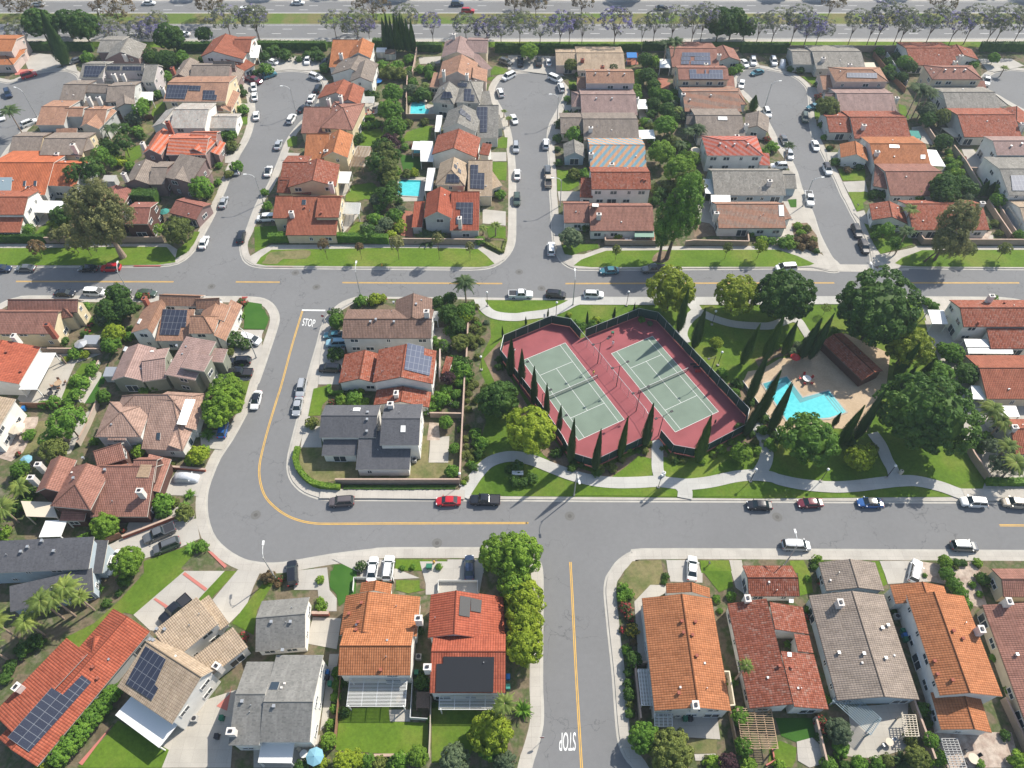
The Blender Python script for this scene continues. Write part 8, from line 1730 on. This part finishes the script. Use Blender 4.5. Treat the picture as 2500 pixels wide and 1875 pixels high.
table("far garden near the white terrace", 'B', 975, 950, .7, 'wood', 'red', 4); table("dark patio by the weathered red house", 'B', 1015, 915, .7, 'dark', 'dark', 2); table("walled patio white", 'G', 1000, 435, .5, 'white', 'white', 2); table("courtyard cream by the brown house", 'P', 1075, 1440, .6, 'beige', 'metal', 2); table("brick patio under the awning", 'N', 420, 1540, .6, 'white', 'beige', 3)
small('trampoline', "blue trampoline behind the dark taupe gabled house", 'trampoline', at(*T('B', 1045, 700), Z3), [('mat', tubes(((0, 0, .75), (0, 0, .78), 1.5, 1.5)), 'blue'), ('legs', tubes(((-1.2, 0, 0), (-1.2, 0, .75), .05, .05), ((1.2, 0, 0), (1.2, 0, .75), .05, .05), ((0, 1.2, 0), (0, 1.2, .75), .05, .05), ((0, -1.2, 0), (0, -1.2, .75), .05, .05)), 'metal')])
small('hot_tub', "square spa tub with blue water under the short patio arm", 'spa', at(*T('B', 1378, 1300), Z3), [('tub', boxes(((0, 0, .45), (2.2, 2.2, .9))), 'wood'), ('water', boxes(((0, 0, .91), (1.8, 1.8, .03))), 'water')])
for i, (t, x, y) in enumerate((('B', 1080, 455), ('B', 1155, 470), ('E', 970, 1580), ('E', 790, 1310), ('A', 940, 1540))):
    P = at(*T(t, x, y), 1.0); P.z = KERB; mt = ['white', 'bark', 'metal', 'metal', 'polegrey'][i]; m = MB(); m.hexa([Vector(p) for p in ((-1.7, -1.2, 2.0), (1.7, -1.2, 2.0), (1.7, 1.2, 2.3), (-1.7, 1.2, 2.3), (-1.7, -1.2, 2.1), (1.7, -1.2, 2.1), (1.7, 1.2, 2.4), (-1.7, 1.2, 2.4))])
    small('garden_shed', ["white roofed garden shed left of the black cypress row", "brown roofed garden shed below the black cypress row", "blue grey lean-to shed left of the green tower house", "small pale shed below the bright yellow green tree", "pale grey garden shed beside the plum house"][i], 'shed', P, [('walls', boxes(((0, 0, 1.0), (3.2, 2.2, 2.0))), 'wall_s'), ('roof', m, mt), ('door', boxes(((0, -1.12, .9), (.8, .04, 1.8))), 'garage')])
def sign(label, t, x, y, text=True):
    P = at(*T(t, x, y), KERB); root = empty('stop_sign', P, 0); tubes(((0, 0, 0), (0, 0, 2.2), .035, .035)).build('pole', [MAT['metal']], root); m = MB(); w_ = MB()
    for mb, r_, yy in ((w_, .40, -.04), (m, .37, -.055)): mb.face([(r_ * math.cos(math.pi / 8 + i * math.pi / 4), yy, 2.35 + r_ * math.sin(math.pi / 8 + i * math.pi / 4)) for i in range(8)])
    w_.tube((0, -.03, 2.35), (0, -.01, 2.35), .38, .38, 8); w_.build('border', [MAT['white']], root); m.build('plate', [MAT['red']], root)
    cu = bpy.data.curves.new('lettering', 'FONT'); cu.body = 'STOP'; cu.size = .26; cu.align_x = 'CENTER'; cu.align_y = 'CENTER'; ob = bpy.data.objects.new('t', cu); COL.objects.link(ob)
    dg = bpy.context.evaluated_depsgraph_get(); dg.update(); me = bpy.data.meshes.new_from_object(ob.evaluated_get(dg)); bpy.data.objects.remove(ob); me.materials.clear(); me.materials.append(MAT['white'])
    o = inst('lettering', me, root, Matrix.Translation((0, -.07, 2.35)) @ Matrix.Rotation(math.pi / 2, 4, 'X')); tag(root, label, 'stop sign', 'stop signs')
sign("red octagonal STOP sign beside the painted stop bar at the top street", 'F', 595, 1135); sign("red octagonal STOP sign at the foot of the bottom side street", 'O', 285, 1430)
def letterbox(label, t, x, y):
    P = at(*T(t, x, y), Z3); small('letterbox', label, 'letterbox', P, [('post', boxes(((0, 0, .5), (.1, .1, 1.0))), 'wood'), ('box', boxes(((0, 0, 1.1), (.25, .5, .25))), 'dark')], 'letterboxes')
letterbox("dark letterbox on the lawn right of the white sedan's drive", 'K', 1690, 1590); letterbox("dark letterbox on the red corner ranch lawn", 'H', 800, 165)

# ------------------------------------------------------------------ labels for everything that grows, by what it stands beside
anchors = [(s, c) for s, ws, r, c in HOUSES] + [("the left tennis court", at(*T('Q', 640, 820))), ("the right tennis court", at(*T('Q', 1340, 760))), ("the zigzag pool", at(*T('L', 350, 230))), ("the lower park path", at(*T('K', 1000, 880))), ("the courts' gate path", at(*T('K', 1260, 700))), ("the park's right path", at(*T('L', 1050, 700)))]
def relation(P):
    s, c = min(anchors, key=lambda a: (Vector((a[1].x, a[1].y)) - Vector((P.x, P.y))).length); dx, dy = P.x - c.x, P.y - c.y
    if abs(dx) > abs(dy): return 'right of ' + s if dx > 0 else 'left of ' + s
    return 'behind ' + s if dy > 0 else 'below ' + s
groups = {}
hw = wy(116)
for it in QUEUE:
    root, desc, cat, P, g = it
    if g == 'trees beyond the highway': key = (desc, 'beyond the highway')
    elif g == 'jacarandas along the highway' and desc.startswith('brown'): root['group'] = g; key = ('tall brownish tree', 'in the highway median')
    elif g == 'jacarandas along the highway': key = (desc, 'beside the highway')
    elif g == 'young street trees': key = (desc, 'on the top street verge')
    else: key = (desc, relation(P))
    groups.setdefault(key, []).append(it)
ONES = ORD[:9]
CARD = ORD + ['fifteenth', 'sixteenth', 'seventeenth', 'eighteenth', 'nineteenth']
for a, b in (('twenty', 'twentieth'), ('thirty', 'thirtieth'), ('forty', 'fortieth'), ('fifty', 'fiftieth'), ('sixty', 'sixtieth')): CARD += [b] + [a + '-' + o for o in ONES]
for (desc, rel), its in groups.items():
    its.sort(key=lambda q: project(q[3])[0])
    for i, (root, d, cat, P, g) in enumerate(its):
        n = len(its)
        suf = '' if n == 1 else (', ' + ('left one' if i == 0 else 'right one') if n == 2 else ', %s from left' % CARD[i])
        lb = desc + ' ' + rel + suf
        if len(lb.split()) < 4: lb = 'leafy ' + lb
        tag(root, lb, cat, g)
# ------------------------------------------------------------------ the summer haze in the air
hz = MB(); hz.box((0, 1250, 61), (6200, 5700, 125)); ho = hz.build('haze', [bpy.data.materials.new('haze')]); ho["kind"] = 'stuff'; tag(ho, "thin pale haze hanging in the air over the whole neighbourhood")
hm = ho.data.materials[0]; hm.use_nodes = True; n_ = hm.node_tree; n_.nodes.remove(n_.nodes["Principled BSDF"]); pv = n_.nodes.new("ShaderNodeVolumePrincipled")
pv.inputs["Color"].default_value = (.72, .85, 1.0, 1); pv.inputs["Density"].default_value = .00019; pv.inputs["Anisotropy"].default_value = .2
n_.links.new(pv.outputs[0], n_.nodes["Material Output"].inputs["Volume"])
